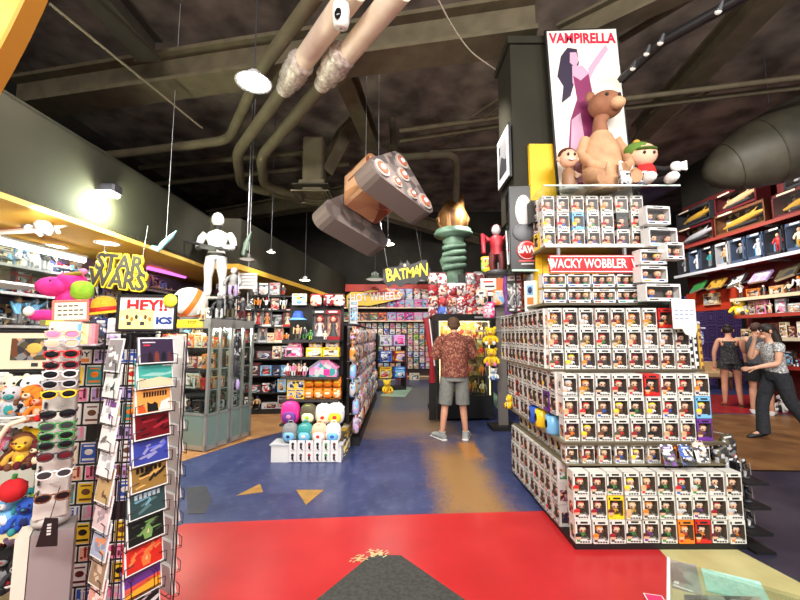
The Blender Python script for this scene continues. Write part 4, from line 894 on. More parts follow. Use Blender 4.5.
for i in range(11):
    z = 1.405 - i * .121
    # near face, landscape cards
    b0 = K + dF * .112 + nF * .004 + Vector((0, 0, z)); pocket(t, b0, rzF, .185, .125)
    lab, a, b = CARDS_F[i]
    o = thing('greeting_card', lab + ', near face of card spinner', 'card', b0 + nF * .034 + Vector((0, 0, .004)), 0, 'cards on the spinner', art(i, 0, .168, .128, a, b)); o.rotation_euler = (R(-11), 0, rzF)
    mb = MB(); mb.box((.004, .006, .068), (.164, .010, .124), M((236, 236, 232), .6)); mb.box((.0, .014, .07), (.166, .003, .130), M(a, .5))
    o = thing('card_stack', 'white-edged spare cards behind the ' + ' '.join(lab.split()[:5]), 'card', b0 + nF * .022 + Vector((0, 0, .004)), 0, 'spare cards in the spinner pockets', mb); o.rotation_euler = (R(-9), 0, rzF)
    # far-left face, portrait cards
    b0 = K + dL * .076 + nL * .004 + Vector((0, 0, z - .035)); pocket(t, b0, rzL, .135, .125)
    lab, a, b = CARDS_L[i]
    o = thing('greeting_card', lab + ', slanted face of card spinner', 'card', b0 + nL * .034 + Vector((0, 0, .004)), 0, 'cards on the spinner', art(i, 1, .136, .160, a, b)); o.rotation_euler = (R(-7), 0, rzL)
    # back-right face, seen edge on
    b0 = K + dF * .28 + dF * .004 + dL * .125 + Vector((0, 0, z - .015)); pocket(t, b0, rzB, .185, .125)
    for j in range(2):
        mb = MB(); mb.box((0, 0, .08), (.168, .008, .150), M((238, 238, 236), .5)); mb.box((0, -.0046, .08), (.158, .001, .140), M(CARDS_F[(i + 4) % 11][1]))
        o = thing('greeting_card', 'white card seen edge-on, %s from top, %s of its pocket, spinner\'s aisle edge' % (ORD[i], ('front', 'back')[j]), 'card', b0 + dF * (.034 - .017 * j) + Vector((0, 0, .004)), 0, 'cards on the spinner', mb); o.rotation_euler = (R(-10 + 2 * j), 0, rzB)

# ------------------------------------------------------------------ magnet board and its signs
mA = Vector((-1.93, 2.16, 0)); rzM = R(10); dM = Vector((cos(rzM), sin(rzM), 0)); nM = Vector((sin(rzM), -cos(rzM), 0))
t = thing('magnet_board', 'black floor-standing board covered with souvenir magnets, behind the card spinner', 'display board', mA, rzM)
mb = MB(); mb.rbox((.215, .02, .80), (.43, .03, 1.50), M((22, 22, 26), .4), .008); part('panel', mb, t)
mb = MB(); mb.box((.21, .10, .03), (.40, .20, .06), 'charcoal'); mb.box((.24, .05, .5), (.05, .03, 1.0), 'charcoal'); part('stand', mb, t)
MAG = [('white and orange magnet lettered TOY', 'L', 'white', 'orange'), ('yellow magnet with dark figure', 'P', 'yellow', 'black'), ('pink panorama magnet', 'L', 'peach', 'crimson'), ('blue starry magnet', 'P', 'blue', 'white'), ('pale skyline magnet', 'L', 'lilac', 'charcoal'),
       ('rainbow striped magnet', 'P', 'teal', 'orange'), ('rose city magnet', 'L', 'pink', 'maroon'), ('white magnet with small print', 'P', 'white', 'maroon'), ('blue skyline magnet', 'L', 'blue', 'white'), ('yellow bull magnet', 'P', 'yellow', 'brown'), ('pale harbour magnet', 'L', 'lilac', 'brown'), ('white magnet with eye pattern', 'P', 'white', 'brown'),
       ('grey and pink magnet', 'L', 'silver', 'pink'), ('white magnet with red lettering', 'P', 'cream', 'red'), ('blue evening magnet', 'L', 'navy', 'lilac')]
def magnet(shape, c1, c2, toy=0):
    w, h = (.122, .078) if shape == 'L' else (.088, .116)
    m = MB(); m.rbox((0, -.004, 0), (w, .008, h), M((238, 234, 232), .35), .002); m.box((0, -.0085, 0), (w * .9, .001, h * .88), M(c1, .35))
    A = M(c2, .35)
    if toy: m.box((0, -.0092, -h * .28), (w * .86, .0012, h * .26), A)
    elif shape == 'L':
        for k in range(6): m.box((-w * .36 + k * w * .14, -.0092, -h * .3 + (.05 + .12 * ((k * 3) % 4)) * h), (w * .1, .0012, (.14 + .2 * ((k * 3) % 4)) * h), A)
        m.box((0, -.0092, h * .3), (w * .6, .0012, h * .07), A)
    else:
        m.ell((0, -.009, h * .05), (w * .26, .0014, h * .15), A, 10, 6); m.box((0, -.0092, -h * .3), (w * .7, .0012, h * .10), A); m.box((0, -.0092, h * .34), (w * .6, .0012, h * .07), A)
    return [('fridge_magnet', m, None, (0, 0, 0))]
mi_ = 0
z = 1.47
rows = []
for r in range(13):
    P_ = (r % 2 == 1); hh = .128 if P_ else .090
    rows.append((P_, z - hh / 2)); z -= hh
for r, (P_, zc) in enumerate(rows):
    x = .07 if not P_ else .056; xs = []
    while x < .40: xs.append(x); x += .134 if not P_ else .100
    for c, xx in enumerate(xs[:4]):
        cand = [q for q in MAG if q[1] == ('P' if P_ else 'L')]
        q = cand[(r // 2 * 3 + c * 2) % len(cand)] if not (r == 0 and c == 0) else MAG[0]
        if (r, c) in ((4, 1), (8, 2), (2, 3)): continue
        toy = 1 if q[0].endswith('TOY') else 0
        p = mA + dM * xx + nM * -.005 + Vector((0, 0, zc)) + nM * .0
        o = inst(magnet, (q[1], q[2], q[3], toy), p + nM * .0005, rzM, '%s, %s from left, %s on the magnet board' % (q[0], ORD[c], rowname(r, 13)), 'magnet', 'souvenir magnets on the black board')
        if toy: text('TOY', .042, 'black', o, (0, -.0095, .012), ext=.0006, sx=1.25, offset=.001)
# header pieces over the board
p = at(147.5, 313, 2.1); t = thing('framed_sign', 'black framed sign with red HEY and blue letters over the magnet board', 'sign', p, R(6))
W_, H_ = .305, .195
mb = MB(); mb.box((0, 0, 0), (W_ - .01, .008, H_ - .01), M((240, 240, 240), .4)); part('panel', mb, t)
mb = MB()
for a in (-1, 1): mb.rbox((a * W_ / 2, -.004, 0), (.014, .02, H_ + .014), 'black', .003); mb.rbox((0, -.004, a * H_ / 2), (W_ + .014, .02, .014), 'black', .003)
part('frame', mb, t)
text('HEY!!', .085, (196, 26, 34), t, (.0, -.005, .04), ext=.0015, sx=1.1, offset=.003); text('ICS', .052, (30, 60, 140), t, (.092, -.005, -.045), ext=.0015, sx=1.15, offset=.003)
mb = MB(); mb.prism([(-.142, -.09), (.035, -.09), (.035, .012), (.01, .024), (-.03, .014), (-.08, .028), (-.142, .014)], -.009, -.0045, M((246, 224, 150), .5))
for k in range(7): mb.ell((-.125 + k * .024, -.009, -.035 + .012 * (k % 2)), (.008, .002, .014), ['white', 'brown', 'orange', 'charcoal'][k % 4], 6, 5)
for k in range(2): mb.box((-.09 + k * .07, -.0095, -.06), (.022, .001, .02), 'charcoal')
for k in range(24): mb.box((-.135 + k * .0118, -.0046, .082), (.005, .001, .005), 'grey'); mb.box((-.135 + k * .0118, -.0046, -.086), (.005, .001, .005), 'grey')
part('printed_picture', mb, t)
mb = MB(); mb.lathe([(.001, 0), (.038, 0), (.038, .003), (.001, .003)], (0, 0, 0), (240, 240, 70), 20); part('sticker', mb, t, (.125, -.012, .07), (pi / 2, 0, 0))
mb = MB(); mb.cyl((0, .012, -.12), (0, .012, -.02), .006, .006, 'grey', 6); part('stem', mb, t)
p = at(105, 311, 2.5); t = thing('straw_hat', 'yellow straw hat with red band behind the framed HEY sign', 'hat', p)
mb = MB(); mb.lathe([(.001, .16), (.06, .155), (.105, .12), (.12, .05), (.125, .0), (.21, -.02), (.215, -.028), (.12, -.012)], (0, 0, 0), noisy('yellow_straw', (238, 178, 24), (250, 204, 60), 30, .7), 24); part('crown_and_brim', mb, t)
mb = MB(); mb.lathe([(.122, .045), (.128, .042), (.131, .004), (.126, .0)], (0, 0, 0), 'red', 24); part('band', mb, t)
t.rotation_euler = (R(8), R(-6), 0); t.scale = (.62,) * 3
mb = MB(); mb.cyl((0, 0, -2.7), (0, 0, 0), .018, .018, 'grey', 6); mb.lathe([(.001, -2.7), (.2, -2.7), (.2, -2.66), (.001, -2.64)], (0, 0, 0), 'grey', 12); part('stand', mb, t)
p = at(71, 311, 2.02); t = thing('price_sign', 'pale price sign with scalloped pink border above the sunglasses', 'sign', p, R(14)); t.rotation_euler = (0, R(-3), R(14))
mb = MB(); mb.rbox((0, 0, 0), (.165, .006, .115), M((236, 226, 196), .6), .003); part('card', mb, t)
mb = MB()
for k in range(14): mb.lathe([(.001, -.001), (.010, -.001)], (0, 0, 0), 'pink', 8) if False else mb.ell((-.078 + k * .012, -.003, .054), (.008, .004, .008), (238, 120, 106), 6, 4)
for k in range(14): mb.ell((-.078 + k * .012, -.003, -.054), (.008, .004, .008), (238, 120, 106), 6, 4)
for k in range(9):
    for a in (-1, 1): mb.ell((a * .08, -.003, -.048 + k * .012), (.008, .004, .008), (238, 120, 106), 6, 4)
part('border', mb, t)
mb = MB()
for r in range(3):
    for k in range(5 - (r == 0)): mb.box((-.05 + k * .025, -.0038, .028 - r * .024), (.018, .001, .008), (90, 80, 80))
part('printed_text', mb, t)
p = at(60, 323, 1.98); mb = MB(); mb.rbox((0, 0, 0), (.18, .01, .032), M((120, 112, 70), .5), .003); mb.box((-.02, -.0055, 0), (.08, .001, .024), (246, 222, 50)); mb.box((.06, -.0055, 0), (.03, .001, .018), 'black')
thing('label_strip', 'olive header strip with yellow label on top of the sunglasses column', 'sign', p, R(14), None, mb)
p = at(84, 345, 1.98); t = thing('pencil_pack', 'pastel rainbow striped pouch hanging beside the sunglasses', 'pouch', p, R(10))
mb = MB()
for k, c in enumerate([(246, 240, 226), (150, 196, 216), (120, 170, 206), (250, 236, 150), (246, 226, 170), (240, 160, 160), (236, 140, 150)]): mb.box((-.048 + k * .016, 0, .055), (.016, .03, .115), c, None, .97)
part('striped_fabric', mb, t); mb = MB(); mb.rbox((0, 0, .125), (.125, .034, .03), PANE, .004); mb.rbox((0, -.002, .0), (.135, .036, .012), 'silver', .003); part('clear_top', mb, t)
p = at(113, 345, 2.08); inst(blister, ('silver', 'white', 'lilac', .07, .15), p, R(8), 'pale bagged toy hanging between striped pouch and HEY sign', 'toy bag')
p = at(100, 346, 2.1); inst(bag, ('charcoal', 'navy', 'grey', .07, .16, .04), p, R(8), 'dark bagged toy hanging right beside the striped pouch', 'toy bag')

# ------------------------------------------------------------------ sunglasses column
s0 = at(58, 415, 1.93); SG = Vector((s0.x, 1.93, 0)); rzS = R(36)
t = thing('sunglasses_stand', 'white square sunglasses column on a grey base, by the plush bins', 'display stand', SG, rzS)
mb = MB(); mb.rbox((0, .065, 1.13), (.128, .12, .98), noisy('pale_column', (206, 200, 192), (222, 216, 208), 4, .4), .006); part('column', mb, t)
mb = MB(); mb.lathe([(.001, .60), (.075, .60), (.08, .62), (.075, .64), (.001, .645)], (0, .08, 0), M((190, 188, 184), .4), 18); part('turntable', mb, t)
mb = MB(); mb.box((.02, .07, .29), (.16, .16, .58), M((150, 142, 142), .4)); part('base', mb, t)
mb = MB(); mb.box((-.09, .07, .29), (.05, .15, .58), M((226, 222, 206), .4)); part('mirror_panel', mb, t)
mb = MB(); mb.limb([(.0, -.02, .10), (.09, -.03, .22)], .02, 'silver', 6); mb.limb([(.02, -.02, .04), (.10, -.03, .16)], .02, 'grey', 6); part('foot_bar', mb, t)
for k in range(14):
    for a in (-1,):
        mb = MB(); mb.box((a * .05, .0, 1.57 - k * .062), (.008, .012, .03), 'charcoal'); mb.limb([(a * .01, 0, 1.555 - k * .062), (.03, -.035, 1.565 - k * .062)], .002, 'silver', 4); part('peg', mb, t)
def glasses(fr, ln, dark=1):
    m = MB(); fm = M(fr, .25); lm = M(ln, .08)
    for a in (-1, 1):
        c = [(a * .036 + .030 * cos(w) * (1 if abs(cos(w)) < .9 else .95), -.002 * a, .022 * sin(w) * (.9 if sin(w) < 0 else .8)) for w in [i * pi / 8 for i in range(17)]]
        m.limb(c, .0042, fm, 5, False)
    m.limb([(-.012, 0, .010), (0, -.004, .014), (.012, 0, .010)], .0042, fm, 5)
    l_ = MB()
    for a in (-1, 1): l_.ell((a * .036, 0, 0), (.028, .003, .019), lm, 12, 7)
    out = [('sunglasses', m, None, (0, 0, 0)), ('lenses', l_, 0, (0, 0, 0))]
    for a in (-1, 1):
        k = MB(); k.limb([(a * .066, 0, .012), (a * .070, .03, .013), (a * .066, .10, .010), (a * .060, .125, -.012)], .0035, fm, 5); out.append(('temple', k, 0, (0, 0, 0)))
    return out
GL = [(334, 'peach', 'pink', 'clear pink-framed sunglasses, topmost pair on the column'), (343, 'silver', 'peach', 'clear silver-framed sunglasses under the topmost pink pair'), (354, 'red', 'black', 'bright red-framed sunglasses with black lenses'), (365, 'crimson', 'black', 'dark crimson-framed sunglasses below the bright red pair'), (374, 'white', 'black', 'white-framed black sunglasses below the crimson pair'), (384, 'silver', 'black', 'silver-framed black sunglasses just above the yellow-framed pair'), (394, 'yellow', 'black', 'yellow-framed sunglasses in middle of the column'),
      (414, 'black', 'black', 'black sunglasses between the yellow pair and green pairs'), (426, 'green', 'charcoal', 'green-framed sunglasses, uppermost of three green pairs'), (436, 'green', 'black', 'green-framed sunglasses, middle of three green pairs'), (445, (40, 90, 60), 'black', 'dark green sunglasses, lowest of three green pairs'), (456, 'charcoal', 'maroon', 'charcoal sunglasses with maroon lenses under the green pairs'), (474, 'white', 'charcoal', 'cream white cat-eye sunglasses low on the column'), (497, 'brown', 'black', 'brown and black sunglasses, lowest pair on the column')]
for py, fr, ln, lab in GL:
    p = at(63 - (py - 330) * .06, py, 1.86); inst(glasses, (fr, ln), p, rzS, lab, 'sunglasses', 'sunglasses on the pale column', 1.0)
p = at(48, 545, 1.84); t = thing('hang_tag', 'black hanging tag with pale letters below the sunglasses column', 'tag', p, R(20))
mb = MB(); mb.prism([(-.045, 0), (.035, -.01), (.03, .115), (-.02, .125)], -.003, .003, M((24, 24, 26), .4)); mb.limb([(.0, 0, .12), (.0, .07, .24)], .002, 'black', 4)
for k in range(4): mb.box((.0, -.0036, .05 + k * .014), (.016, .001, .009), (200, 200, 196))
part('card', mb, t)

# ------------------------------------------------------------------ plush bins at the left edge
pb = Vector((-2.36, 2.30, 0)); t = thing('plush_rack', 'white wire rack of four plush bins at the left edge', 'rack', pb)
wr = M((226, 222, 214), .4)
bz = [.13, .46, .80, 1.05]
for k, z in enumerate(bz):
    mb = MB(); 
    mb.slab([(-.26, -.14), (.16, -.14), (.20, -.08), (.20, .22), (-.26, .22)], z - .01, z, M((220, 220, 214), .3)); mb.limb([(-.26, -.15, z + .03), (.15, -.15, z + .03), (.215, -.09, z + .03), (.215, .22, z + .03)], .008, wr, 6)
    part('bin', mb, t)
mb = MB(); mb.limb([(.10, -.17, .42), (.10, -.18, .75), (.13, -.18, .98), (.17, -.17, 1.05), (.25, -.15, 1.08)], .014, M((240, 222, 200), .4), 8); part('curved_rail', mb, t)
mb = MB(); mb.cyl((.20, .2, 0), (.20, .2, 1.3), .012, .012, wr, 6); mb.cyl((-.26, .2, 0), (-.26, .2, 1.3), .012, .012, wr, 6); part('upright', mb, t)
mb = MB(); mb.box((.045, -.165, .74), (.09, .012, .34), M((246, 190, 20), .5)); mb.box((.06, -.172, .84), (.05, .002, .05), (190, 40, 30)); mb.ell((.055, -.173, .69), (.035, .006, .035), 'lilac', 8, 6); part('side_panel', mb, t)
mb = MB(); mb.box((.03, -.165, .40), (.07, .012, .08), M((246, 190, 20), .5)); part('side_panel', mb, t)
PL = [  # px, py base, Y, colours, size, ears, label
 (8, 565, 2.28, ('black', 'grey', 'red'), .2, 1, 'black and grey plush in the lowest bin by left edge'), (22, 560, 2.24, ('charcoal', 'silver', 'black'), .18, 2, 'charcoal plush with silver belly in the lowest bin'), (34, 562, 2.30, ('red', 'orange', 'yellow'), .16, 1, 'red and orange plush in the lowest bin'),
 (10, 508, 2.22, ('sky', 'white', 'blue'), .2, 1, 'light blue plush in the second lowest bin'), (27, 512, 2.20, ('blue', 'navy', 'teal'), .18, 2, 'dark blue plush beside the light blue one'), (33, 505, 2.3, ('lime', 'yellow', 'green'), .16, 1, 'lime green plush in the second lowest bin'),
 (31, 455, 2.3, ('yellow', 'white', 'brown'), .2, 1, 'yellow plush with white belly in the third bin'), (22, 466, 2.2, ('gold', 'yellow', 'brown'), .18, 2, 'golden floppy-eared plush at the front of third bin'), (38, 470, 2.2, ('maroon', 'cream', 'black'), .15, 1, 'maroon plush at the corner of third bin'),
 (30, 410, 2.34, ('orange', 'cream', 'brown'), .2, 2, 'orange puppy plush in the upper bin'), (40, 430, 2.26, ('orange', 'peach', 'red'), .17, 1, 'peach and orange plush in front of the orange puppy'), (24, 438, 2.22, ('brown', 'orange', 'maroon'), .2, 2, 'brown floppy-eared plush low in the upper bin'),
 (14, 388, 2.3, ('silver', 'teal', 'grey'), .2, 2, 'grey plush with teal belly, upper left edge'), (35, 385, 2.4, ('white', 'red', 'black'), .26, 2, 'big white plush with red belly atop the bins'), (18, 378, 2.5, ('cream', 'white', 'red'), .24, 1, 'cream plush leaning by the framed print'), (42, 392, 2.3, ('charcoal', 'white', 'red'), .14, 1, 'small charcoal plush atop the bins by sunglasses')]
for px, py, Y, cc, s_, e_, lab in PL:
    p = at(px, py, Y); p.z = max([z for z in bz if z <= p.z + .09] or [bz[0]])
    inst(plush, cc + (s_, 1, e_), p, R(rnd.uniform(0, 50)), lab, 'plush toy', 'plush toys in the white bins')
MORE = [('tan', 'cream', 'brown'), ('brown', 'tan', 'black'), ('orange', 'white', 'black'), ('pink', 'white', 'crimson'), ('grey', 'white', 'black'), ('gold', 'cream', 'maroon'), ('maroon', 'tan', 'black'), ('white', 'pink', 'red'), ('teal', 'white', 'navy'), ('crimson', 'cream', 'black'), ('olive', 'cream', 'brown'), ('charcoal', 'red', 'white')]
for k, c in enumerate(MORE):
    zi = [3, 3, 3, 2, 2, 2, 1, 1, 1, 0, 0, 0][k]; x = -2.36 + [-.04, .06, .15][k % 3]
    inst(plush, c + (.13, 1, 1 + k % 2), (x, 2.30 + .03 * (k % 2), bz[zi] + .06), R(30 + 12 * (k % 4)), 'small %s plush with %s belly, amid the %s bin' % (nice(c[0]), nice(c[1]), ('lowest', 'second lowest', 'third', 'upper')[zi]), 'plush toy', 'plush toys in the white bins')
for k, (px, py, Y, c, lab) in enumerate([(13, 490, 2.14, 'red', 'round red plush ball hanging out of the second lowest bin'), ]):
    p = at(px, py, Y); mb = MB(); mb.ell((0, 0, 0), (.065, .06, .062), noisy('red_plush', (196, 20, 30), (216, 36, 44), 20, .9), 14, 10); o = thing('plush_ball', lab, 'plush toy', p, 0, None, mb)
    mb = MB(); mb.limb([(0, 0, .055), (.01, -.005, .085)], .012, 'green', 6); part('stem', mb, o)
for k in range(8):
    c = [('lilac', 'white', 'purple'), ('tan', 'cream', 'black'), ('pink', 'white', 'red'), ('olive', 'lime', 'brown'), ('navy', 'sky', 'white'), ('orange', 'yellow', 'red'), ('white', 'cream', 'black'), ('teal', 'sky', 'navy')][k]
    zi = k // 2; x = -2.42 + .2 * (k % 2); inst(plush, c + (.16, 1, 1 + k % 2), (x, 2.44, bz[zi]), R(10 + 20 * (k % 3)), '%s plush at the back of the %s bin, %s' % (nice(c[0]), ('lowest', 'second lowest', 'third', 'upper')[zi], ('edge side', 'sunglasses side')[k % 2]), 'plush toy', 'plush toys in the white bins')

# ------------------------------------------------------------------ counter with the framed print
mb = MB(); mb.box((0, 0, .58), (1.3, .45, 1.16), M((216, 214, 208), .4)); mb.rbox((0, -.01, 1.19), (1.36, .5, .05), M((236, 236, 234), .3), .01)
o = thing('display_counter', 'white counter behind the plush bins, under the framed print', 'counter', (-3.1, 3.3, 0), 0, None, mb)
mb = MB(); 
for k in range(3): mb.box((-.42 + k * .42, -.23, .55), (.38, .02, .96), M((206, 206, 202), .4))
part('door', mb, o)
p0_ = at(0, 372, 3.05); p1_ = at(52, 330, 3.05); w_ = .52; t = thing('framed_print', 'black framed print with cream mount and golden treasure scene', 'picture', (at(26, 370, 3.05).x, 3.05, p0_.z), R(8))
fh = p1_.z - p0_.z
mb = MB(); mb.rbox((0, .015, fh / 2), (w_, .03, fh), 'black', .006); part('frame', mb, t)
mb = MB(); mb.box((0, -.001, fh / 2), (w_ - .05, .004, fh - .05), (236, 226, 198)); part('mount', mb, t)
mb = MB(); mb.box((.03, -.004, fh * .54), (.30, .003, fh * .52), P('brown', 'charcoal', 'tan', 'grey', 'olive', scale=22)); mb.ell((.05, -.005, fh * .56), (.06, .004, .045), (226, 186, 90), 10, 6); mb.box((.06, -.0035, fh * .17), (.05, .002, .03), 'charcoal'); part('print', mb, t)
mb = MB(); mb.box((0, .2, .05 - (p0_.z - 1.22) / 2), (.4, .2, .1 + (p0_.z - 1.22)), 'charcoal'); part('easel', mb, t)

# ------------------------------------------------------------------ shelving units
def shelves(name, label, cat, loc, rz, w, d, zs, h, m_sh, m_back=None, edge=None, side=True, kick=.1):
    """open shelving: local x 0..w, front at y=0, depth d"""
    t = thing(name, label, cat, loc, rz)
    if m_back: mb = MB(); mb.box((w / 2, d - .01, h / 2), (w, .02, h), m_back); part('back_panel', mb, t)
    if side:
        for x in (.012, w - .012): mb = MB(); mb.box((x, d / 2, h / 2), (.024, d, h), m_sh); part('upright', mb, t)
    for z in zs:
        mb = MB(); mb.box((w / 2, d / 2, z - .012), (w, d, .024), m_sh)
        if edge: mb.box((w / 2, -.004, z - .012), (w, .008, .034), edge)
        part('shelf', mb, t)
    if kick: mb = MB(); mb.box((w / 2, d / 2 + .02, kick / 2), (w, d - .04, kick), m_sh); part('plinth', mb, t)
    return t
def fill(loc, rz, w, z, d, items, where, group, pad=.01, gaps=None, depth=.03):
    """items: list of (kind, key, width, desc, cat) repeated along a shelf"""
    dx = Vector((cos(rz), sin(rz), 0)); dy = Vector((-sin(rz), cos(rz), 0)); x = .03; k = 0; used = {}
    while True:
        kind, key, iw, desc, cat = items(k)
        if x + iw > w - .02: break
        inst(kind, key, Vector(loc) + dx * (x + iw / 2) + dy * depth + Vector((0, 0, z)), rz + rnd.uniform(-.06, .06), '%s, %s from left, %s' % (desc, ORD[min(k, 25)], where), cat, group)
        x += iw + pad; k += 1
        if k > 25: break
TOYC = ['red', 'blue', 'yellow', 'white', 'charcoal', 'green', 'orange', 'purple', 'pink', 'silver', 'brown', 'navy', 'crimson', 'tan', 'sky', 'black', 'cream', 'teal', 'grey', 'maroon', 'lilac', 'olive']
def mix(kinds, cols, seed, hs=(.20, .26)):
    r_ = random.Random(seed)
    def f(k):
        kd = r_.choice(kinds); a, b, c = r_.sample(cols, 3)
        if kd == 'fig': h = r_.choice(hs); return figurine, (a, b, c, h, r_.randrange(3)), h * .62, '%s and %s figure' % (nice(a), nice(b)), 'figurine'
        if kd == 'ship': L_ = r_.choice((.26, .32)); return model_ship, (a, b, L_), L_ * .95, '%s toy spacecraft with %s fins' % (nice(a), nice(b)), 'toy spacecraft'
        if kd == 'box': h = r_.choice(hs); w_ = r_.choice((.13, .17, .21)); return carton, (a, b, c, w_, h, .08), w_, '%s toy carton with %s title' % (nice(a), nice(b)), 'toy box'
        if kd == 'wide': h = r_.choice(hs) * .6; return carton, (a, b, c, .30, h, .10), .30, 'wide %s carton with %s title' % (nice(a), nice(b)), 'toy box'
        if kd == 'doll': return doll_box, (a, b, c), .175, 'doll in %s window box, %s dress' % (nice(a), nice(c)), 'doll box'
        if kd == 'plush': s_ = r_.choice((.16, .2)); return plush, (a, b, c, s_, 1, 1 + r_.randrange(2)), s_ * .85, '%s plush with %s belly' % (nice(a), nice(b)), 'plush toy'
        if kd == 'sweet': return snack_bag, (a, b), .135, '%s sweet bag with %s label' % (nice(a), nice(b)), 'sweet bag'
        if kd == 'blister': return blister, (a, b, c), .16, '%s carded toy with %s band' % (nice(a), nice(b)), 'carded toy'
    return f
blk = M((26, 24, 24), .5); whs = M((222, 222, 220), .35)
GREYS = ['white', 'silver', 'grey', 'charcoal', 'black', 'white', 'cream', 'tan', 'sky']

# left wall display: facing the aisle
LW = Vector((-4.45, 3.35, 0)); rzl = pi / 2
t = shelves('display_shelving', 'black shelving along left wall crowded with model craft and figures', 'shelving', LW, rzl, 4.4, .42, [.5, .9, 1.28, 1.66, 2.04, 2.36], 2.4, blk, M((126, 120, 128), .6), M((180, 180, 184), .4))
for z, kinds, hs, nm in [(1.28, ['fig', 'ship', 'box'], (.18, .24), 'third shelf of left wall'), (1.66, ['ship', 'fig', 'ship', 'fig'], (.2, .26), 'black second shelf of left wall'), (2.04, ['ship', 'fig', 'ship'], (.18, .24), 'upper shelf of left wall'), (2.36, ['ship', 'ship', 'fig'], (.18, .26), 'top of left wall shelving')]:
    fill(LW, rzl, 4.4, z, .42, mix(kinds, GREYS if z > 1.5 else GREYS + ['brown', 'red', 'orange'], int(z * 100), (hs[0] + .05, hs[1] + .08)), nm, 'models and figures on the left wall', .006, None, .14)
fill(LW, rzl, 4.4, .9, .42, mix(['box', 'wide'], TOYC, 91), 'fourth shelf of left wall', 'models and figures on the left wall', .02, None, .06)
for z, nm in ((1.28, 'third'), (1.66, 'second'), (2.04, 'upper'), (2.36, 'top')): fill(LW, rzl, 4.4, z, .42, mix(['box', 'wide', 'box'], GREYS + ['lilac', 'navy', 'tan', 'red'], int(z * 50), (.26, .33)), 'rear of %s left-wall shelf' % nm, 'cartons at the rear of left wall shelves', .01, None, .30)
# clear display case at the left edge
p = at(-6, 300, 4.2); t = thing('display_case', 'clear display case of grey craft at left edge under tube light', 'display case', (-3.98, 3.7, 2.04), 0)
mb = MB(); mb.box((0, 0, .01), (.5, .55, .02), 'white'); part('floor_plate', mb, t)
mb = MB(); mb.box((0, 0, .23), (.5, .55, .42), GLASS); part('glass', mb, t)
# hanging toys
p = at(43, 228, 3.9); t = thing('toy_spacecraft', 'big white and brown toy spacecraft hanging under amber soffit', 'toy spacecraft', p); t.rotation_euler = (R(24), R(16), R(-38))
cw = M((186, 182, 178), .5); cbn = M((112, 56, 44), .5)
mb = MB(); mb.limb([(-.30, 0, 0), (-.18, 0, .02), (.10, 0, .03), (.26, 0, .0), (.34, 0, -.02)], [.03, .06, .075, .06, .02], cw, 10); part('fuselage', mb, t)
mb = MB(); mb.slab([(-.26, -.04), (-.30, -.36), (-.12, -.34), (.22, -.06), (.22, .06), (-.12, .34), (-.30, .36), (-.26, .04)], -.015, .012, cw); part('wing', mb, t)
mb = MB(); mb.slab([(-.30, -.36), (-.25, -.36), (-.14, -.06), (-.20, -.04)], .012, .02, cbn); mb.slab([(-.20, .04), (-.14, .06), (-.25, .36), (-.30, .36)], .012, .02, cbn); mb.box((.05, 0, .1), (.16, .05, .03), cbn); part('stripe', mb, t)
mb = MB()
for a in (-1, 1): mb.limb([(-.32, a * .1, .01), (-.05, a * .1, .01)], .045, 'grey', 9); mb.limb([(.1, a * .09, 0), (.36, a * .07, -.02)], .018, cw, 7)
part('engine', mb, t)
mb = MB(); mb.cyl((-.1, 0, .0), (-.1, 0, .01), .002, .002, 'white', 4); part('hanging_line', mb, t)
for k, px in enumerate((40, 52)):
    a = at(px, 187, 3.9); b = at(px + 2, 222, 3.9); mb = MB(); mb.cyl((0, 0, 0), b - a, .003, .003, M((200, 210, 200), .4), 4); thing('hanging_line', 'thin pale line holding the big hanging spacecraft, %s one' % ('edge side' if k == 0 else 'lamp side'), 'line', a, 0, None, mb)
p = at(166, 242, 4.8); t = thing('toy_jet', 'small pale blue toy jet hanging nose-up beside the white statue', 'toy plane', p); t.rotation_euler = (R(20), R(-55), R(20))
lb = M((140, 200, 214), .4)
mb = MB(); mb.limb([(-.16, 0, 0), (-.05, 0, .01), (.1, 0, 0), (.2, 0, 0)], [.02, .035, .03, .006], lb, 8); part('fuselage', mb, t)
mb = MB(); mb.slab([(.05, 0), (-.08, -.16), (-.13, -.16), (-.10, 0), (-.13, .16), (-.08, .16)], -.006, .006, lb); mb.prism([(-.16, 0), (-.08, .0), (-.14, .09), (-.18, .09)], -.006, .006, lb); part('wing', mb, t)
mb = MB(); mb.cyl((0, 0, 0), (.0, .0, .0), .001, .001, 'white', 4); a = at(168, 226, 5.2)
mb = MB(); mb.cyl((0, 0, 0), (0, 0, 6.23 - p.z), .003, .003, 'silver', 4); thing('hanging_line', 'thin line above the pale blue toy jet', 'line', p, 0, None, mb)
p = at(247, 244, 6.3); t = thing('toy_jet', 'small dull green toy jet hanging in front of the grey bell lamp', 'toy plane', p); t.rotation_euler = (0, R(-75), R(40))
mb = MB(); mb.limb([(-.22, 0, 0), (0, 0, .01), (.24, 0, 0)], [.03, .05, .01], M((96, 112, 100), .5), 8); mb.slab([(.08, 0), (-.12, -.18), (-.16, -.18), (-.10, 0), (-.16, .18), (-.12, .18)], -.006, .006, M((96, 112, 100), .5)); part('fuselage', mb, t)
mb = MB(); mb.cyl((0, 0, 0), (0, 0, 6.23 - p.z), .004, .004, 'silver', 4); thing('hanging_line', 'thin line above the dull green toy jet', 'line', p, 0, None, mb)
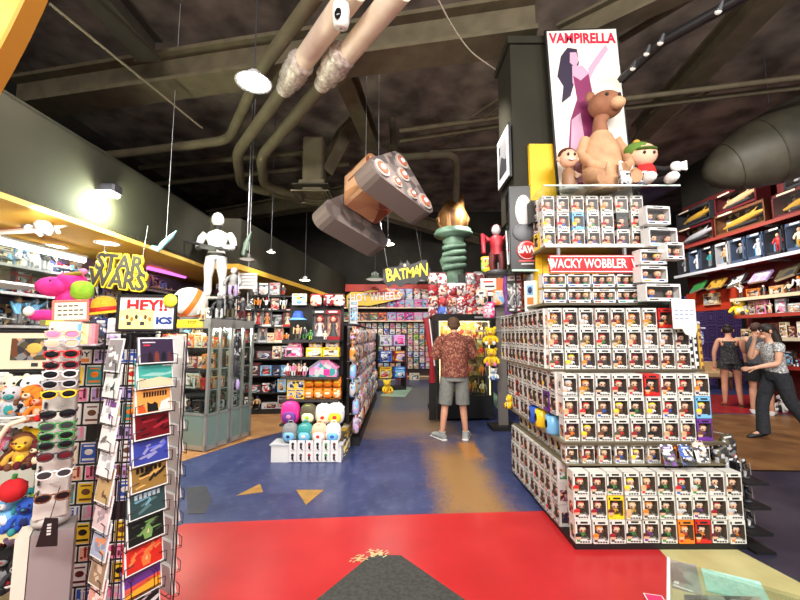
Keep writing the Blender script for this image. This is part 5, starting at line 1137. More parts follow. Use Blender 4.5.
# hanging letters
p = at(118, 272, 4.6); t = thing('hanging_sign', 'hanging yellow-edged letters in two lines over the left shelves', 'sign', p, R(-22)); t.rotation_euler = (0, R(7), R(-12))
for body, z, s_, k in (('STAR', .10, .30, 1.05), ('WARS', -.105, .30, 1.05)):
    text(body, s_, (246, 216, 50), t, (0, .012, z), ext=.012, sx=k, offset=.023, name='letter_edge')
    text(body, s_, (52, 50, 46), t, (0, -.004, z), ext=.006, sx=k, offset=.007)
mb = MB(); mb.prism([(-.36, -.19), (.36, -.19), (.36, .20), (-.36, .20)], .034, .042, PANE); part('clear_backing', mb, t)
mb = MB(); mb.cyl((-.3, .03, .2), (-.34, .03, .47), .003, .003, 'silver', 4); mb.cyl((.3, .03, .2), (.3, .03, .62), .003, .003, 'silver', 4); part('hanging_line', mb, t)
# pink plush with lime bow
p = at(66, 300, 3.22); t = thing('plush_toy', 'big bright pink plush animal with lime green ear, above price sign', 'plush toy', (p.x, 3.22, p.z - .02), R(20))
pk = noisy('pink_plush', (222, 30, 130), (240, 62, 156), 14, .9); lm = noisy('lime_plush', (130, 190, 36), (170, 216, 60), 14, .8)
mb = MB(); mb.ell((.05, .02, .02), (.13, .11, .13), pk, 14, 10); part('body', mb, t)
mb = MB(); mb.ell((-.08, -.03, .13), (.125, .10, .085), pk, 14, 10); mb.ell((.03, 0, .17), (.12, .10, .10), pk, 12, 9); h_ = part('head', mb, t)
mb = MB(); mb.ell((.14, -.08, .10), (.085, .05, .085), lm, 12, 9, None, .8); part('ear', mb, h_, label='lime green ear')
mb = MB(); mb.ell((.05, -.05, .24), (.09, .03, .022), M((150, 130, 40), .8), 10, 7, (0, R(-15), 0)); mb.ell((.12, -.04, .27), (.035, .03, .03), 'pink', 8, 6); part('ear', mb, h_)
for a in (-1, 1):
    mb = MB(); mb.ell((-.02 + a * .09, -.05, -.12), (.13, .06, .05), pk, 10, 8); mb.ell((-.10 + a * .1, -.1, -.09), (.04, .03, .04), 'white', 8, 6); part('leg', mb, t)
    mb = MB(); mb.ell((-.07, -.115 + .0 * a, .17), (.01, .008, .014), 'black', 6, 5); part('eye', mb, h_) if a > 0 else None
mb = MB(); hh = p.z - .19 - 1.215; mb.box((0, 0, 0), (.03, .03, hh), 'grey'); mb.box((0, 0, hh / 2), (.2, .12, .02), 'grey'); thing('pedestal', 'thin grey stand under the bright pink plush animal', 'stand', (p.x, 3.24, 1.215 + (p.z - .19 - 1.215) / 2), 0, None, mb)

# ------------------------------------------------------------------ aluminium glass cabinets
cA = Vector((-2.58, 5.05, 0)); dS = Vector((.32, .947, 0)); dFr = Vector((-.947, .32, 0))
alu = M((176, 176, 172), .35, .5); pan = M((120, 140, 132), .25)
def cabinet(label, corner, wF, wS):
    """glass showcase: corner nearest the viewer, one face along dFr, one along dS"""
    rz = math.atan2(-dFr.y, -dFr.x); o_ = corner + dFr * wF
    t = thing('glass_cabinet', label, 'cabinet', o_, rz)
    mb = MB(); mb.box((wF / 2, wS / 2, .27), (wF - .01, wS - .01, .40), pan); part('base_panel', mb, t)
    mb = MB(); mb.box((wF / 2, wS / 2, .05), (wF, wS, .06), alu); part('frame', mb, t); mb = MB(); mb.box((wF / 2, wS / 2, 1.71), (wF, wS, .12), alu); part('header', mb, t)
    mb = MB()
    for x in (.018, wF - .018):
        for y in ((.018, wS / 2, wS - .018) if x > .1 else (.018, wS - .018)): mb.box((x, y, .86), (.036, .036, 1.7), alu)
    mb.box((wF / 2, .018, .48), (wF, .036, .03), alu); mb.box((wF - .018, wS / 2, .48), (.036, wS, .03), alu); part('post', mb, t)
    for z in (.80, 1.08, 1.36): mb = MB(); mb.box((wF / 2, wS / 2, z), (wF - .06, wS - .06, .012), GLASS); mb.box((wF - .035, wS / 2, z), (.006, wS - .06, .014), 'silver'); part('shelf', mb, t)
    mb = MB(); mb.box((wF / 2, .009, 1.07), (wF - .05, .004, 1.15), GLASS); d1 = part('door', mb, t)
    mb = MB(); mb.box((wF - .009, wS / 2, 1.07), (.004, wS - .05, 1.15), GLASS); part('door', mb, t)
    mb = MB(); mb.cyl((wF * .5, -.02, 1.0), (wF * .5, -.02, 1.12), .008, .008, 'silver', 6); part('handle', mb, d1)
    mb = MB(); 
    for x in (.06, wF - .06):
        for y in (.06, wS - .06): mb.lathe([(.001, 0), (.022, 0), (.022, .02), (.001, .02)], (x, y, 0), 'black', 8)
    part('foot', mb, t)
    l = bpy.data.lights.new('case_light', 'AREA'); l.shape = 'RECTANGLE'; l.size = wF * .8; l.size_y = .06; l.energy = 26; l.color = (1, .93, .82); link('case_light', l, t, (wF / 2, .10, 1.64), (R(20), 0, 0))  # strip light added under the header to brighten the cabinet's goods
    return o_, rz
o_, rzC = cabinet('aluminium glass cabinet with yellow header label, full of red toy cartons', cA, 1.0, .42)
r_ = random.Random(5)
RED = ['red', 'cream', 'orange', 'crimson', 'white', 'tan', 'peach']
for z, sd in ((.492, 1), (.812, 2), (1.092, 3), (1.372, 4)):
    f = mix(['box', 'fig', 'box'], RED if z > .6 else ['charcoal', 'purple', 'brown', 'cream', 'black'], sd, (.16, .2))
    fill(o_ + Vector((0, 0, 0)), rzC, .98, z, .4, f, ('lowest', 'third', 'second', 'top')[sd - 1] + ' shelf front of the labelled cabinet', 'toys in the glass cabinets', .015, None, .07)
    # along the side facing the aisle
    oo = o_ + Vector((cos(rzC), sin(rzC), 0)) * .97 + Vector((-sin(rzC), cos(rzC), 0)) * .0
    fill(oo, rzC + pi / 2, .42, z, .4, mix(['box', 'fig'], RED if z > .6 else ['charcoal', 'brown', 'grey'], sd + 40, (.15, .2)), ('lowest', 'third', 'second', 'top')[sd - 1] + ' shelf, aisle side of labelled cabinet', 'toys in the glass cabinets', .01, None, .05)
q = cA + dS * .44 + Vector((0, 0, 0))
o2, _ = cabinet('aluminium glass cabinet of grey toys beside the labelled cabinet, aisle end', q + dFr * 0, .45, .42)
for z, sd in ((.492, 1), (.812, 2), (1.092, 3), (1.372, 4)):
    oo = o2 + Vector((cos(rzC), sin(rzC), 0)) * .42
    fill(oo, rzC + pi / 2, .42, z, .4, mix(['fig', 'box'], ['grey', 'charcoal', 'silver', 'olive', 'black', 'sky', 'white', 'tan'], sd + 60, (.15, .22)), ('lowest', 'third', 'second', 'top')[sd - 1] + ' shelf, aisle side of end cabinet', 'toys in the glass cabinets', .01, None, .05)
for k in range(3):
    pz = q - dS * .02 + Vector((.035, 0, 1.62 - k * .02)); mb = MB()
    mb.limb([(0, 0, 0), (.01, .015 * k, -.2), (.02, -.01, -.42)], [(.02, .03)] * 3, P('black', 'silver', 'charcoal', scale=30), 6); mb.ell((.02, -.01, -.55), (.022, .03, .12), 'charcoal', 6, 5)
    if k == 2: mb.ell((.02, -.01, -.75), (.03, .03, .08), 'lilac', 8, 6)
    thing('lanyard', 'black and silver lanyard at the seam of the cabinets, %s' % ('with a lilac charm', 'outermost', 'innermost')[(k + 1) % 3], 'lanyard', pz + dS * (.03 * k), 0, 'lanyards between the cabinets', mb)
p = at(189, 327, 5.2); p = o_ + Vector((cos(rzC), sin(rzC), 0)) * .62 + Vector((sin(rzC), -cos(rzC), 0)) * .008
mb = MB(); mb.box((0, 0, 0), (.50, .01, .11), M((244, 204, 50), .4)); s = thing('label_strip', 'yellow strip lettered TOY on the cabinet header', 'sign', (p.x, p.y, 1.71), rzC, None, mb)
text('TOY', .06, 'black', s, (.06, -.006, .01), ext=.001, sx=1.3, offset=.002)
mb = MB(); mb.box((.06, -.0055, -.035), (.1, .001, .008), 'brown'); mb.box((.2, -.0055, 0), (.08, .001, .07), (250, 224, 80)); part('printed_text', mb, s)
# white and orange ball on the cabinet (a plain stand-in)
p = at(190, 304, 5.35); t = thing('ball', 'big white ball with two orange stripes on the labelled cabinet', 'ball', (p.x, 5.35, 1.77 + .235))
mb = MB(); mb.ell((0, 0, 0), .235, M((232, 228, 224), .35), 28, 18); part('sphere', mb, t)
for ax, az in ((R(62), R(30)), (R(62), R(-48))):
    mb = MB(); mb.lathe([(.2366 * cos(R(a_)), .2366 * sin(R(a_))) for a_ in (-9, -5, 0, 5, 9)], (0, 0, 0), M((228, 118, 40), .35), 32); part('orange_stripe', mb, t, (0, 0, 0), (ax, 0, az))
mb = MB(); mb.lathe([(.10, -.235), (.12, -.235), (.13, -.19), (.11, -.19)], (0, 0, 0), 'grey', 18); part('ring_stand', mb, t)
inst(figurine, ('cream', 'tan', 'cream', .22, 1), at(203, 321, 5.12) * 1 + Vector((0, 0, .0)), R(10), 'small cream figure in front of the white and orange ball', 'figurine')
for k, (px, c1, c2, h_) in enumerate([(219, 'charcoal', 'silver', .36), (230, 'black', 'olive', .38), (242, 'charcoal', 'maroon', .34)]):
    p = at(px, 321, 5.45 + .12 * k); p.z = 1.772; inst(figurine, (c1, c2, 'grey', h_, k % 3), p, R(20), '%s figure with %s legs atop the cabinets, %s from the ball' % (c1, c2, ORD[k]), 'figurine', 'dark figures on the cabinets')
# tall dark unit with the white statue
ux = at(200, 290, 6.05); t = shelves('display_unit', 'tall dark display unit carrying the big white statue', 'shelving', (ux.x - .30, 5.95, 0), R(0), .70, .5, [.6, 1.0, 1.4, 1.8, 2.14], 2.14, blk, blk)
for z in (1.4, 1.8): fill((ux.x - .30, 5.95, 0), 0, .70, z, .5, mix(['fig', 'box'], GREYS, int(z * 10), (.2, .28)), '%s shelf under the white statue' % ('lower' if z < 1.5 else 'upper'), 'toys under the white statue', .02, None, .08)
def loft_statue():
    t = thing('statue', 'life-size plain white mannequin statue holding a dark rod, on tall unit', 'statue', (ux.x + .18, 6.18, 2.14), R(8))
    w = M((212, 212, 210), .35); dkm = M((34, 34, 38), .5); S = 1.12
    mb = MB(); mb.box((0, .02, .02), (.5, .34, .04), M((200, 186, 176), .5)); part('base', mb, t)
    mb = MB()
    mb.limb([(0, 0, z * S) for z in (.60, .68, .76, .84, .94, 1.02, 1.06)], [(.145, .10), (.15, .105), (.125, .09), (.145, .10), (.185, .115), (.15, .09), (.055, .055)], w, 18); part('torso', mb, t)
    mb = MB(); mb.limb([(0, 0, 1.04 * S), (0, 0, 1.10 * S), (0, -.01, 1.14 * S)], [.055, .052, .07], dkm, 10); mb.ell((0, -.015, 1.22 * S), (.098, .112, .125), w, 16, 12); hd = part('head', mb, t)
    mb = MB(); mb.ell((0, -.118, 1.22 * S), (.018, .022, .03), w, 8, 6); part('nose', mb, hd)
    mb = MB(); mb.lathe([(.135 * 1.0, .66 * S), (.156, .665 * S), (.156, .72 * S), (.142, .725 * S)], (0, 0, 0), dkm, 18); mb.rings([(0, 0, .665 * S, .152, .108), (0, 0, .70 * S, .15, .108)], dkm, 18) ; part('belt', MB().rings([(0, 0, .655 * S, .154, .111), (0, 0, .70 * S, .150, .109)], dkm, 18), t)
    for a in (-1, 1):
        mb = MB(); mb.limb([(a * .085, 0, .64 * S), (a * .10, -.02, .48 * S), (a * .11, -.015, .36 * S), (a * .115, .0, .30 * S), (a * .12, .01, .14 * S), (a * .125, .02, .07 * S)], [.085, .086, .066, .06, .064, .045], w, 12); lg = part('leg', mb, t)
        mb = MB(); mb.limb([(a * .112, -.0, .325 * S), (a * .114, .0, .345 * S)], [.067, .067], dkm, 12); part('knee_band', mb, lg)
        mb = MB(); mb.ell((a * .13, -.05, .075), (.06, .13, .05), w, 10, 8); part('foot', mb, lg)
        el = Vector((a * .29, -.03, .80 * S)); wr_ = Vector((a * .13 if a > 0 else -.20, -.2, .74 * S))
        mb = MB(); mb.limb([(a * .185, 0, 1.0 * S), (a * .245, -.01, .93 * S), el], [.062, .064, .046], w, 12); mb.limb([el, el.lerp(wr_, .5), wr_], [.045, .052, .036], w, 12); ar = part('arm', mb, t)
        mb = MB(); mb.ell(el, .05, dkm, 10, 7); part('elbow', mb, ar)
        mb = MB(); mb.ell(wr_, (.045, .04, .04), dkm, 10, 7)
        for j in range(4): mb.limb([wr_ + Vector((-.03 + .02 * j, -.02, .02)), wr_ + Vector((-.03 + .02 * j, -.05, 0)), wr_ + Vector((-.03 + .02 * j, -.035, -.03))], .010, dkm, 5)
        part('hand', mb, ar)
    mb = MB(); mb.limb([(-.42, -.25, .83 * S), (.30, -.24, .70 * S)], .022, 'black', 8); mb.box((-.05, -.24, .74 * S), (.24, .05, .07), 'black', (0, R(10), 0)); part('rod', mb, t)
loft_statue()
p = at(227, 292, 6.1); p.x += .1; inst(figurine, ('grey', 'lilac', 'silver', .5, 0), (p.x, 6.1, 2.15), R(10), 'grey and lilac figure at the foot of the white statue', 'figurine')

# ------------------------------------------------------------------ shelving behind the cabinets (left rear)
ls = Vector((-3.7, 7.3, 0)); t = shelves('display_shelving', 'dark shelving with mixed toys between the cabinets and yellow pillar', 'shelving', ls, R(6), 1.55, .4, [.42, .75, 1.08, 1.4, 1.72, 2.05, 2.34], 2.36, blk, M((60, 52, 46), .8))
for z, nm in ((.1, 'floor level'), (.42, 'lowest shelf'), (.75, 'second-lowest shelf'), (1.08, 'third-lowest shelf'), (1.4, 'middle shelf'), (1.72, 'third-highest shelf'), (2.05, 'second-highest shelf'), (2.36, 'topmost shelf')):
    cs = ['charcoal', 'grey', 'black', 'silver', 'navy', 'white', 'maroon', 'tan', 'sky', 'brown', 'red'] if z < 1.3 else ['white', 'red', 'peach', 'charcoal', 'black', 'silver', 'cream', 'orange', 'grey']
    fill(ls, R(6), 1.55, z, .4, mix(['box', 'box', 'fig', 'wide'] if z < 1.3 else ['box', 'fig', 'doll' if z < 1.9 else 'fig', 'box'], cs, int(z * 77) + 3, (.19, .25)), nm + ', rear left rack', 'toys on the rear left shelving', .008, None, .05)
t = shelves('display_shelving', 'long dark shelving along the rear left wall beyond cabinets', 'shelving', (-4.4, 8.0, 0), pi / 2 - R(10), 4.6, .4, [.5, .9, 1.3, 1.7, 2.1, 2.4], 2.42, blk, M((60, 52, 46), .8))
for z in (1.3, 1.7, 2.1, 2.42): fill((-4.4, 8.0, 0), pi / 2 - R(10), 4.6, z, .4, mix(['box', 'fig', 'wide', 'box'], TOYC, int(z * 31), (.2, .28)), {1.3: 'fourth', 1.7: 'third', 2.1: 'second', 2.42: 'top'}[z] + ' shelf, rear left wall', 'toys on the rear left wall', .03, None, .05)
for k, (px, py, Y, lab, c) in enumerate([(259, 302, 8.3, 'round brown wall plaque above the rear left shelving', 'olive'), ]):
    p = at(248, 294, 7.5); mb = MB(); mb.ell((0, 0, 0), (.21, .08, .21), noisy('plaque_brown', (96, 86, 66), (136, 124, 98), 8, .6), 18, 10); mb.ell((0, -.06, 0), (.17, .05, .17), M((70, 62, 50), .6), 14, 8); mb.box((0, .04, -.3), (.04, .04, .3), 'black'); thing('plaque', lab, 'plaque', p, 0, None, mb)
p = at(248, 281, 6.9); mb = MB(); mb.rbox((0, 0, 0), (.34, .02, .30), M((226, 224, 218), .5), .004)
for k in range(4): mb.box((0, -.011, .10 - k * .06), (.3, .002, .02), 'grey')
mb.cyl((0, .01, .12), (0, .01, 6.23 - p.z), .004, .004, 'silver', 4); thing('hanging_notice', 'white notice hanging over rear left shelving, under the bell lamp', 'sign', p, 0, None, mb)

# ------------------------------------------------------------------ centre gondola: end cap and long pegged side
gx0, gx1, gy = -1.56, -.80, 4.92
t = shelves('gondola_end', 'black shelved end unit with dolls, pink boxes and orange bags, mid aisle', 'shelving', (gx0, gy, 0), 0, gx1 - gx0, .36, [.40, .71, 1.0, 1.26, 1.48], 2.0, blk, blk, M((60, 58, 58), .4), side=False)
mb = MB(); mb.box((.41, -.10, .1), (.86, .26, .20), M((224, 222, 220), .4)); mb.box((.41, -.10, .205), (.9, .28, .012), 'silver'); part('front_bin', mb, t)
gg = 'toys on the end unit'
E_ = lambda kind, key, px, z, lab, cat, dy=.05, rz=0, sc=1: inst(kind, key, (at(px, 400, gy + dy).x, gy + dy, z), R(rz), lab, cat, gg, sc)
E_(doll_box, ('charcoal', 'grey', 'silver'), 317.5, 1.482, 'auburn-haired doll in charcoal window box, silver dress, top of end unit', 'doll box', sc=1.12)
E_(doll_box, ('crimson', 'peach', 'charcoal'), 331.5, 1.482, 'red-haired doll in crimson window box, dark dress, top of end unit', 'doll box', sc=1.12)
E_(figurine, ('tan', 'olive', 'skin', .20, 1), 296, 1.482, 'tan and olive figure below the blue hat', 'figurine'); E_(figurine, ('green', 'lime', 'green', .13, 0), 309, 1.482, 'small green figure before the dolls', 'figurine', dy=.01); E_(figurine, ('cream', 'white', 'cream', .12, 0), 324, 1.482, 'tiny cream figure before the dolls', 'figurine', dy=.01)
E_(figurine, ('charcoal', 'green', 'silver', .17, 0), 303, 1.482, 'charcoal figure with green legs left of dolls', 'figurine', dy=.1)
p = at(298, 318, gy + .12); t2 = thing('hat', 'blue hat with pale brim hanging at the top of end unit', 'hat', p)
mb = MB(); mb.lathe([(.001, .10), (.05, .09), (.075, .03), (.078, 0)], (0, 0, 0), 'blue', 14); part('crown', mb, t2); mb = MB(); mb.lathe([(.078, 0), (.125, -.02), (.128, -.03), (.07, -.008)], (0, 0, 0), 'sky', 16); part('brim', mb, t2)
mb = MB(); mb.cyl((0, .05, .08), (0, .24, .08), .006, .006, 'silver', 5); part('peg', mb, t2)
p = at(299, 305, gy + .26); inst(carton, ('white', 'yellow', 'sky', .2, .16, .05), p, 0, 'white carton with yellow title above the blue hat', 'toy box', gg)
for k, (px, c1, c2) in enumerate([(316, 'peach', 'red'), (329, 'maroon', 'crimson'), (339, 'peach', 'brown')]):
    p = at(px, 306, gy + .26); inst(bag, (c1, c2, 'white', .16, .17, .06), p, 0, '%s bagged wig toy at the very top of end unit, %s from left' % (nice(c1), ORD[k]), 'toy bag', gg)
for k, (px, c1, c2, c3) in enumerate([(292, 'pink', 'white', 'magenta'), (313, 'yellow', 'cream', 'white'), (330, 'yellow', 'brown', 'cream')]):
    E_(carton, (c1, c2, c3, .215, .12, .12), px, 1.262, ['low pink carton', 'low yellow carton with cream title', 'low yellow carton with brown title'][k] + ', row under the dolls', 'toy box', dy=.02)
    E_(carton, (['pink', 'tan', 'tan'][k], ['magenta', 'gold', 'brown'][k], 'cream', .17, .09, .10), px + 1, 1.383, ['bright pink carton stacked on the low pink one', 'tan carton stacked on cream-titled yellow one', 'tan carton stacked on brown-titled yellow one'][k], 'toy box', dy=.04)
for k in range(4): E_(figurine, (['white', 'pink', 'peach', 'white'][k], ['red', 'white', 'crimson', 'pink'][k], 'cream', .17, k % 3), 287 + k * 5.6, 1.002, 'small %s doll, %s from left under the pink cartons' % (nice(['white', 'pink', 'peach', 'white'][k]), ORD[k]), 'doll', dy=.06)
p = (at(322, 400, gy).x, gy + .02, 1.002); t2 = thing('doll_house', 'pink and grey toy house box beside the small dolls', 'toy house', p, 0, gg)
mb = MB(); mb.prism([(-.18, 0), (.18, 0), (.18, .10), (.06, .22), (-.04, .22), (-.18, .10)], 0, .16, P('teal', 'silver', 'lilac', 'pink', scale=14)); part('walls', mb, t2)
mb = MB(); mb.prism([(.04, .20), (.18, .10), (.195, .115), (.06, .235)], -.01, .17, 'pink'); mb.prism([(-.18, .10), (-.02, .22), (-.03, .235), (-.195, .115)], -.01, .17, 'grey'); part('roof', mb, t2); mb = MB(); mb.box((.05, -.002, .06), (.08, .004, .08), 'magenta'); part('door', mb, t2)
for r in range(2):
    for k in range(2): E_(carton, ('yellow', 'white' if r else 'blue', 'navy' if r else 'gold', .115, .13, .10), 291 + k * 8.5, .712 + .135 * r, 'yellow carton, %s stack, %s of the shelf beside orange bags' % (('outer', 'inner')[k], ('bottom', 'top')[r]), 'toy box', dy=.03)
    for k in range(4): E_(snack_bag, ('orange', 'yellow' if r else 'cream'), 309 + k * 9.2, .712 + .14 * r, 'orange sweet bag, %s from left in the %s orange row' % (ORD[k], ('lower', 'upper')[r]), 'sweet bag', dy=.06 + .04 * r, sc=.93)
def backpack(c1, c2, c3, h=.26):
    w = h * .8; m = MB(); m.ell((0, 0, h * .48), (w / 2, .07, h * .48), M(c1, .6), 12, 9, None, .7)
    pk_ = MB(); pk_.ell((0, -.055, h * .34), (w * .36, .03, h * .22), M(c2, .6), 10, 8, None, .7); pk_.ell((0, -.075, h * .36), (w * .16, .015, h * .10), M(c3, .6), 8, 6)
    hd = MB(); hd.limb([(-.03, .02, h * .93), (-.02, .02, h * 1.05), (.02, .02, h * 1.05), (.03, .02, h * .93)], .007, M(c1, .6), 5)
    zp = MB(); zp.limb([(w * .42 * cos(a), -.045, h * .5 + h * .40 * sin(a)) for a in [i * pi / 8 for i in range(9)]], .004, M(c3, .5), 4)
    return [('backpack', m, None, (0, 0, 0)), ('pocket', pk_, 0, (0, 0, 0)), ('strap', hd, 0, (0, 0, 0)), ('zip', zp, 0, (0, 0, 0))]
for k, (px, c, lab, h) in enumerate([(291, ('magenta', 'purple', 'pink'), 'purple and bright pink backpack on the end unit', .27), (309, ('olive', 'cream', 'lime'), 'olive and cream backpack beside the purple one', .24), (324, ('white', 'cream', 'red'), 'white backpack with red mark on end unit', .24), (336, ('white', 'yellow', 'red'), 'white and yellow backpack at the corner of end unit', .25)]):
    E_(backpack, c + (h,), px, .402, lab, 'backpack', dy=.0, sc=1.14)
p_ = at(338, 408, gy); inst(bag, ('red', 'white', 'red', .14, .16), (p_.x - .01, gy + .2, .44), 0, 'red bag behind the white and yellow backpack', 'toy bag', gg)
for k, (px, c, lab) in enumerate([(291, ('grey', 'sky', 'navy'), 'grey backpack with round blue pocket, low row of end unit'), (306, ('teal', 'sky', 'cream'), 'teal backpack with light blue pocket, low row of end unit'), (320, ('peach', 'white', 'red'), 'pale peach backpack with white pocket, low row of end unit'), (334, ('white', 'sky', 'blue'), 'white and light blue backpack, corner of low row')]):
    E_(backpack, c + (.22,), px, .212, lab, 'backpack', dy=-.13, sc=1.12)
def strip_card(c1, c2):
    m = MB(); m.rbox((0, .004, .065), (.09, .008, .125), M((236, 232, 232), .4), .003); d = MB(); d.ell((0, -.004, .085), (.018, .01, .02), c1, 8, 6); d.ell((0, -.004, .05), (.014, .01, .024), c2, 8, 6); d.limb([(0, -.004, .03), (.02, -.004, .02)], .006, c1, 4)
    return [('carded_charm', m, None, (0, 0, 0)), ('charm', d, 0, (0, 0, 0))]
for r in range(2):
    for k in range(6): E_(strip_card, (['black', 'charcoal', 'crimson', 'black', 'green', 'maroon'][k], 'black'), 294 + k * 8.2, .005 + .13 * (1 - r), 'white carded charm with %s toy, %s from left, %s of front bin' % (['black', 'charcoal', 'crimson', 'jet', 'green', 'maroon'][k], ORD[k], rowname(r, 2)), 'carded charm', dy=-.245)
for k in range(5):
    inst(carton, (['olive', 'gold', 'cream', 'tan', 'olive'][k], 'charcoal', 'yellow', .16, .30, .08), (gx1 + .09, gy - .02 + k * .18, .0), R(80), 'olive and gold carton standing low on the aisle side, %s from the corner' % ORD[k], 'toy box', 'cartons low on the aisle side', 1)
# the long side of the gondola, facing the aisle
t = thing('gondola_run', 'long pegboard shelving run hung with bagged toys along the aisle', 'shelving', (-1.02, 7.3, 0))
mb = MB(); mb.box((0.28, 0, .86), (.03, 3.9, 1.66), M((70, 64, 60), .7)); part('pegboard', mb, t)
mb = MB(); mb.box((0, 0, .06), (.9, 3.9, .12), blk); part('plinth', mb, t)
mb = MB(); mb.box((-.28, 0, .86), (.03, 3.9, 1.66), M((70, 64, 60), .7)); part('pegboard', mb, t)
mb = MB(); mb.box((0, 0, 1.70), (.66, 3.9, .03), blk); part('top_board', mb, t)
BC = ['silver', 'tan', 'peach', 'red', 'charcoal', 'white', 'orange', 'sky', 'brown', 'lilac', 'olive', 'cream', 'maroon', 'grey']
r_ = random.Random(9)
for r in range(6):
    for c in range(19):
        a, b, d = r_.sample(BC, 3); y = 9.12 - c * .222
        inst(bag, (a, b, d, .19, .25, .09), (-.64 + (.045 if r > 3 else 0), y, 1.42 - r * .235), pi / 2 + r_.uniform(-.15, .15) - pi / 2 * 0, '%s bagged toy with %s header, %s from far end, %s of the pegboard' % (nice(a), nice(b), ORD[16 - c] if False else ORD[c], rowname(r, 6)), 'toy bag', 'bagged toys along the pegboard')
p = at(341, 329, 5.15); inst(carton, ('silver', 'grey', 'sky', .12, .36, .12), (-.70, 5.6, 1.716), R(20), 'tall silver carton at the corner where end unit meets pegboard', 'toy box')
# free-standing rack beyond the gondola
rx = Vector((-.62, 10.35, 0)); t = shelves('wire_rack', 'small black rack of big bright toys past the pegboard run', 'shelving', rx, R(20), .85, .4, [.35, .8, 1.25], 1.6, blk, None)
for z, row in ((.352, [('yellow', 'gold', 'red'), ('blue', 'sky', 'white')]), (.802, [('blue', 'white', 'navy'), ('crimson', 'yellow', 'lilac')]), (1.252, [('silver', 'grey', 'lilac'), ('lilac', 'pink', 'magenta')])):
    for k, c in enumerate(row): inst(carton, c + (.34, .30, .2), rx + Vector((.22 + .4 * k, .14 + .12 * k, z)), R(20), '%s carton with %s title, on the small rack past the pegboard' % (nice(c[0]), nice(c[1])), 'toy box', 'cartons on the small black rack')
inst(plush, ('yellow', 'gold', 'orange', .36, 1, 1), (-.35, 10.1, .12 - .12), R(20), 'yellow plush sitting on floor before the small black rack', 'plush toy')

# ------------------------------------------------------------------ back wall: carded cars and the flame sign
bw = Vector((-2.1, 13.1, 0)); t = shelves('wall_shelving', 'back wall pegged unit covered in carded toy cars', 'shelving', bw, 0, 3.3, .42, [.12, 2.05, 2.52], 2.6, M((150, 120, 90), .5), M((52, 26, 26), .6), M((250, 222, 180), .4))
for r in range(8):
    mb = MB(); mb.box((1.65, .30, .42 + r * .205), (3.24, .012, .02), 'maroon'); part('peg_rail', mb, t)
CC = ['sky', 'white', 'lilac', 'peach', 'cream', 'orange', 'blue', 'silver', 'pink', 'red', 'lime', 'tan']
for r in range(8):
    for c in range(15):
        inst(blister, (CC[(r * 5 + c * 7) % 12], CC[(r * 3 + c * 5 + 4) % 12], ['red', 'blue', 'black', 'yellow'][(r + c) % 4], .165, .185), bw + Vector((.12 + c * .213, .27, .36 + (7 - r) * .205)), 0, '%s carded toy car, %s from left, %s of back wall' % (nice(CC[(r * 5 + c * 7) % 12]), ORD[c], rowname(r, 8)), 'carded toy', 'carded cars on the back wall')
for z, sd in ((2.07, 1), (2.54, 2)):
    r_ = random.Random(sd)
    for k in range(10):
        c = r_.sample(['red', 'green', 'tan', 'orange', 'olive', 'brown', 'maroon'] if k < 5 else ['lilac', 'purple', 'pink', 'sky', 'silver', 'magenta'], 3)
        inst(carton, (c[0], c[1], c[2], .30, .30, .1), bw + Vector((.2 + k * .32, .12, z - .015)), 0, '%s carton with %s title, %s from left, %s shelf above the carded cars' % (nice(c[0]), nice(c[1]), ORD[k], ('lower', 'upper')[sd - 1]), 'toy box', 'cartons above the carded cars')
for k in range(5): c = ['lilac', 'purple', 'lilac', 'peach', 'red'][k]; inst(carton, (c, ['pink', 'lilac', 'sky', 'red', 'peach'][k], 'white', .40, .38, .1), bw + Vector((1.85 + k * .36 * .8, .2, 2.84)), 0, '%s carton high beside the flame sign, %s from it' % (nice(c), ORD[k]), 'toy box', 'high cartons beside the flame sign')
for k in range(6): inst(carton, (['white', 'orange', 'white', 'silver', 'red', 'cream'][k], 'grey', 'white', .34, .22, .2), bw + Vector((.5 + k * .42, -.08, 0.0)), 0, '%s carton on the floor under carded cars, %s from left' % (['white', 'orange', 'white', 'silver', 'red', 'cream'][k], ORD[k]), 'toy box', 'cartons on the floor at the back')
p = at(374, 297, 13.0); t = thing('flame_sign', 'red and yellow flame-shaped sign with white lettering on the back wall', 'sign', (p.x, 13.06, p.z)); t.rotation_euler = (0, R(-3), 0)
mb = MB(); mb.prism([(-.98, -.30), (-.55, -.26), (-.2, -.30), (.3, -.22), (.9, -.12), (1.02, .06), (.86, .12), (.9, .22), (.6, .18), (.5, .30), (.2, .22), (-.1, .26), (-.4, .20), (-.8, .24), (-.98, .1)], 0, .05, M((246, 200, 40), .4)); part('panel', mb, t)
mb = MB(); mb.prism([(-.35, .14), (.1, .20), (.45, .27), (.55, .16), (.86, .17), (.8, .08), (.95, .05), (.5, .06), (.0, .1)], -.01, .0, (214, 40, 40)); mb.prism([(-.95, -.02), (-.84, .04), (-.78, -.02), (-.84, -.10)], -.01, 0, 'charcoal'); part('flame', mb, t)
text('HOT WHEELS', .38, (206, 40, 36), t, (.04, -.006, .0), ext=.003, sx=.78, offset=.022, name='letter_edge'); text('HOT WHEELS', .38, (252, 250, 240), t, (.04, -.015, .0), ext=.006, sx=.78, offset=.011)
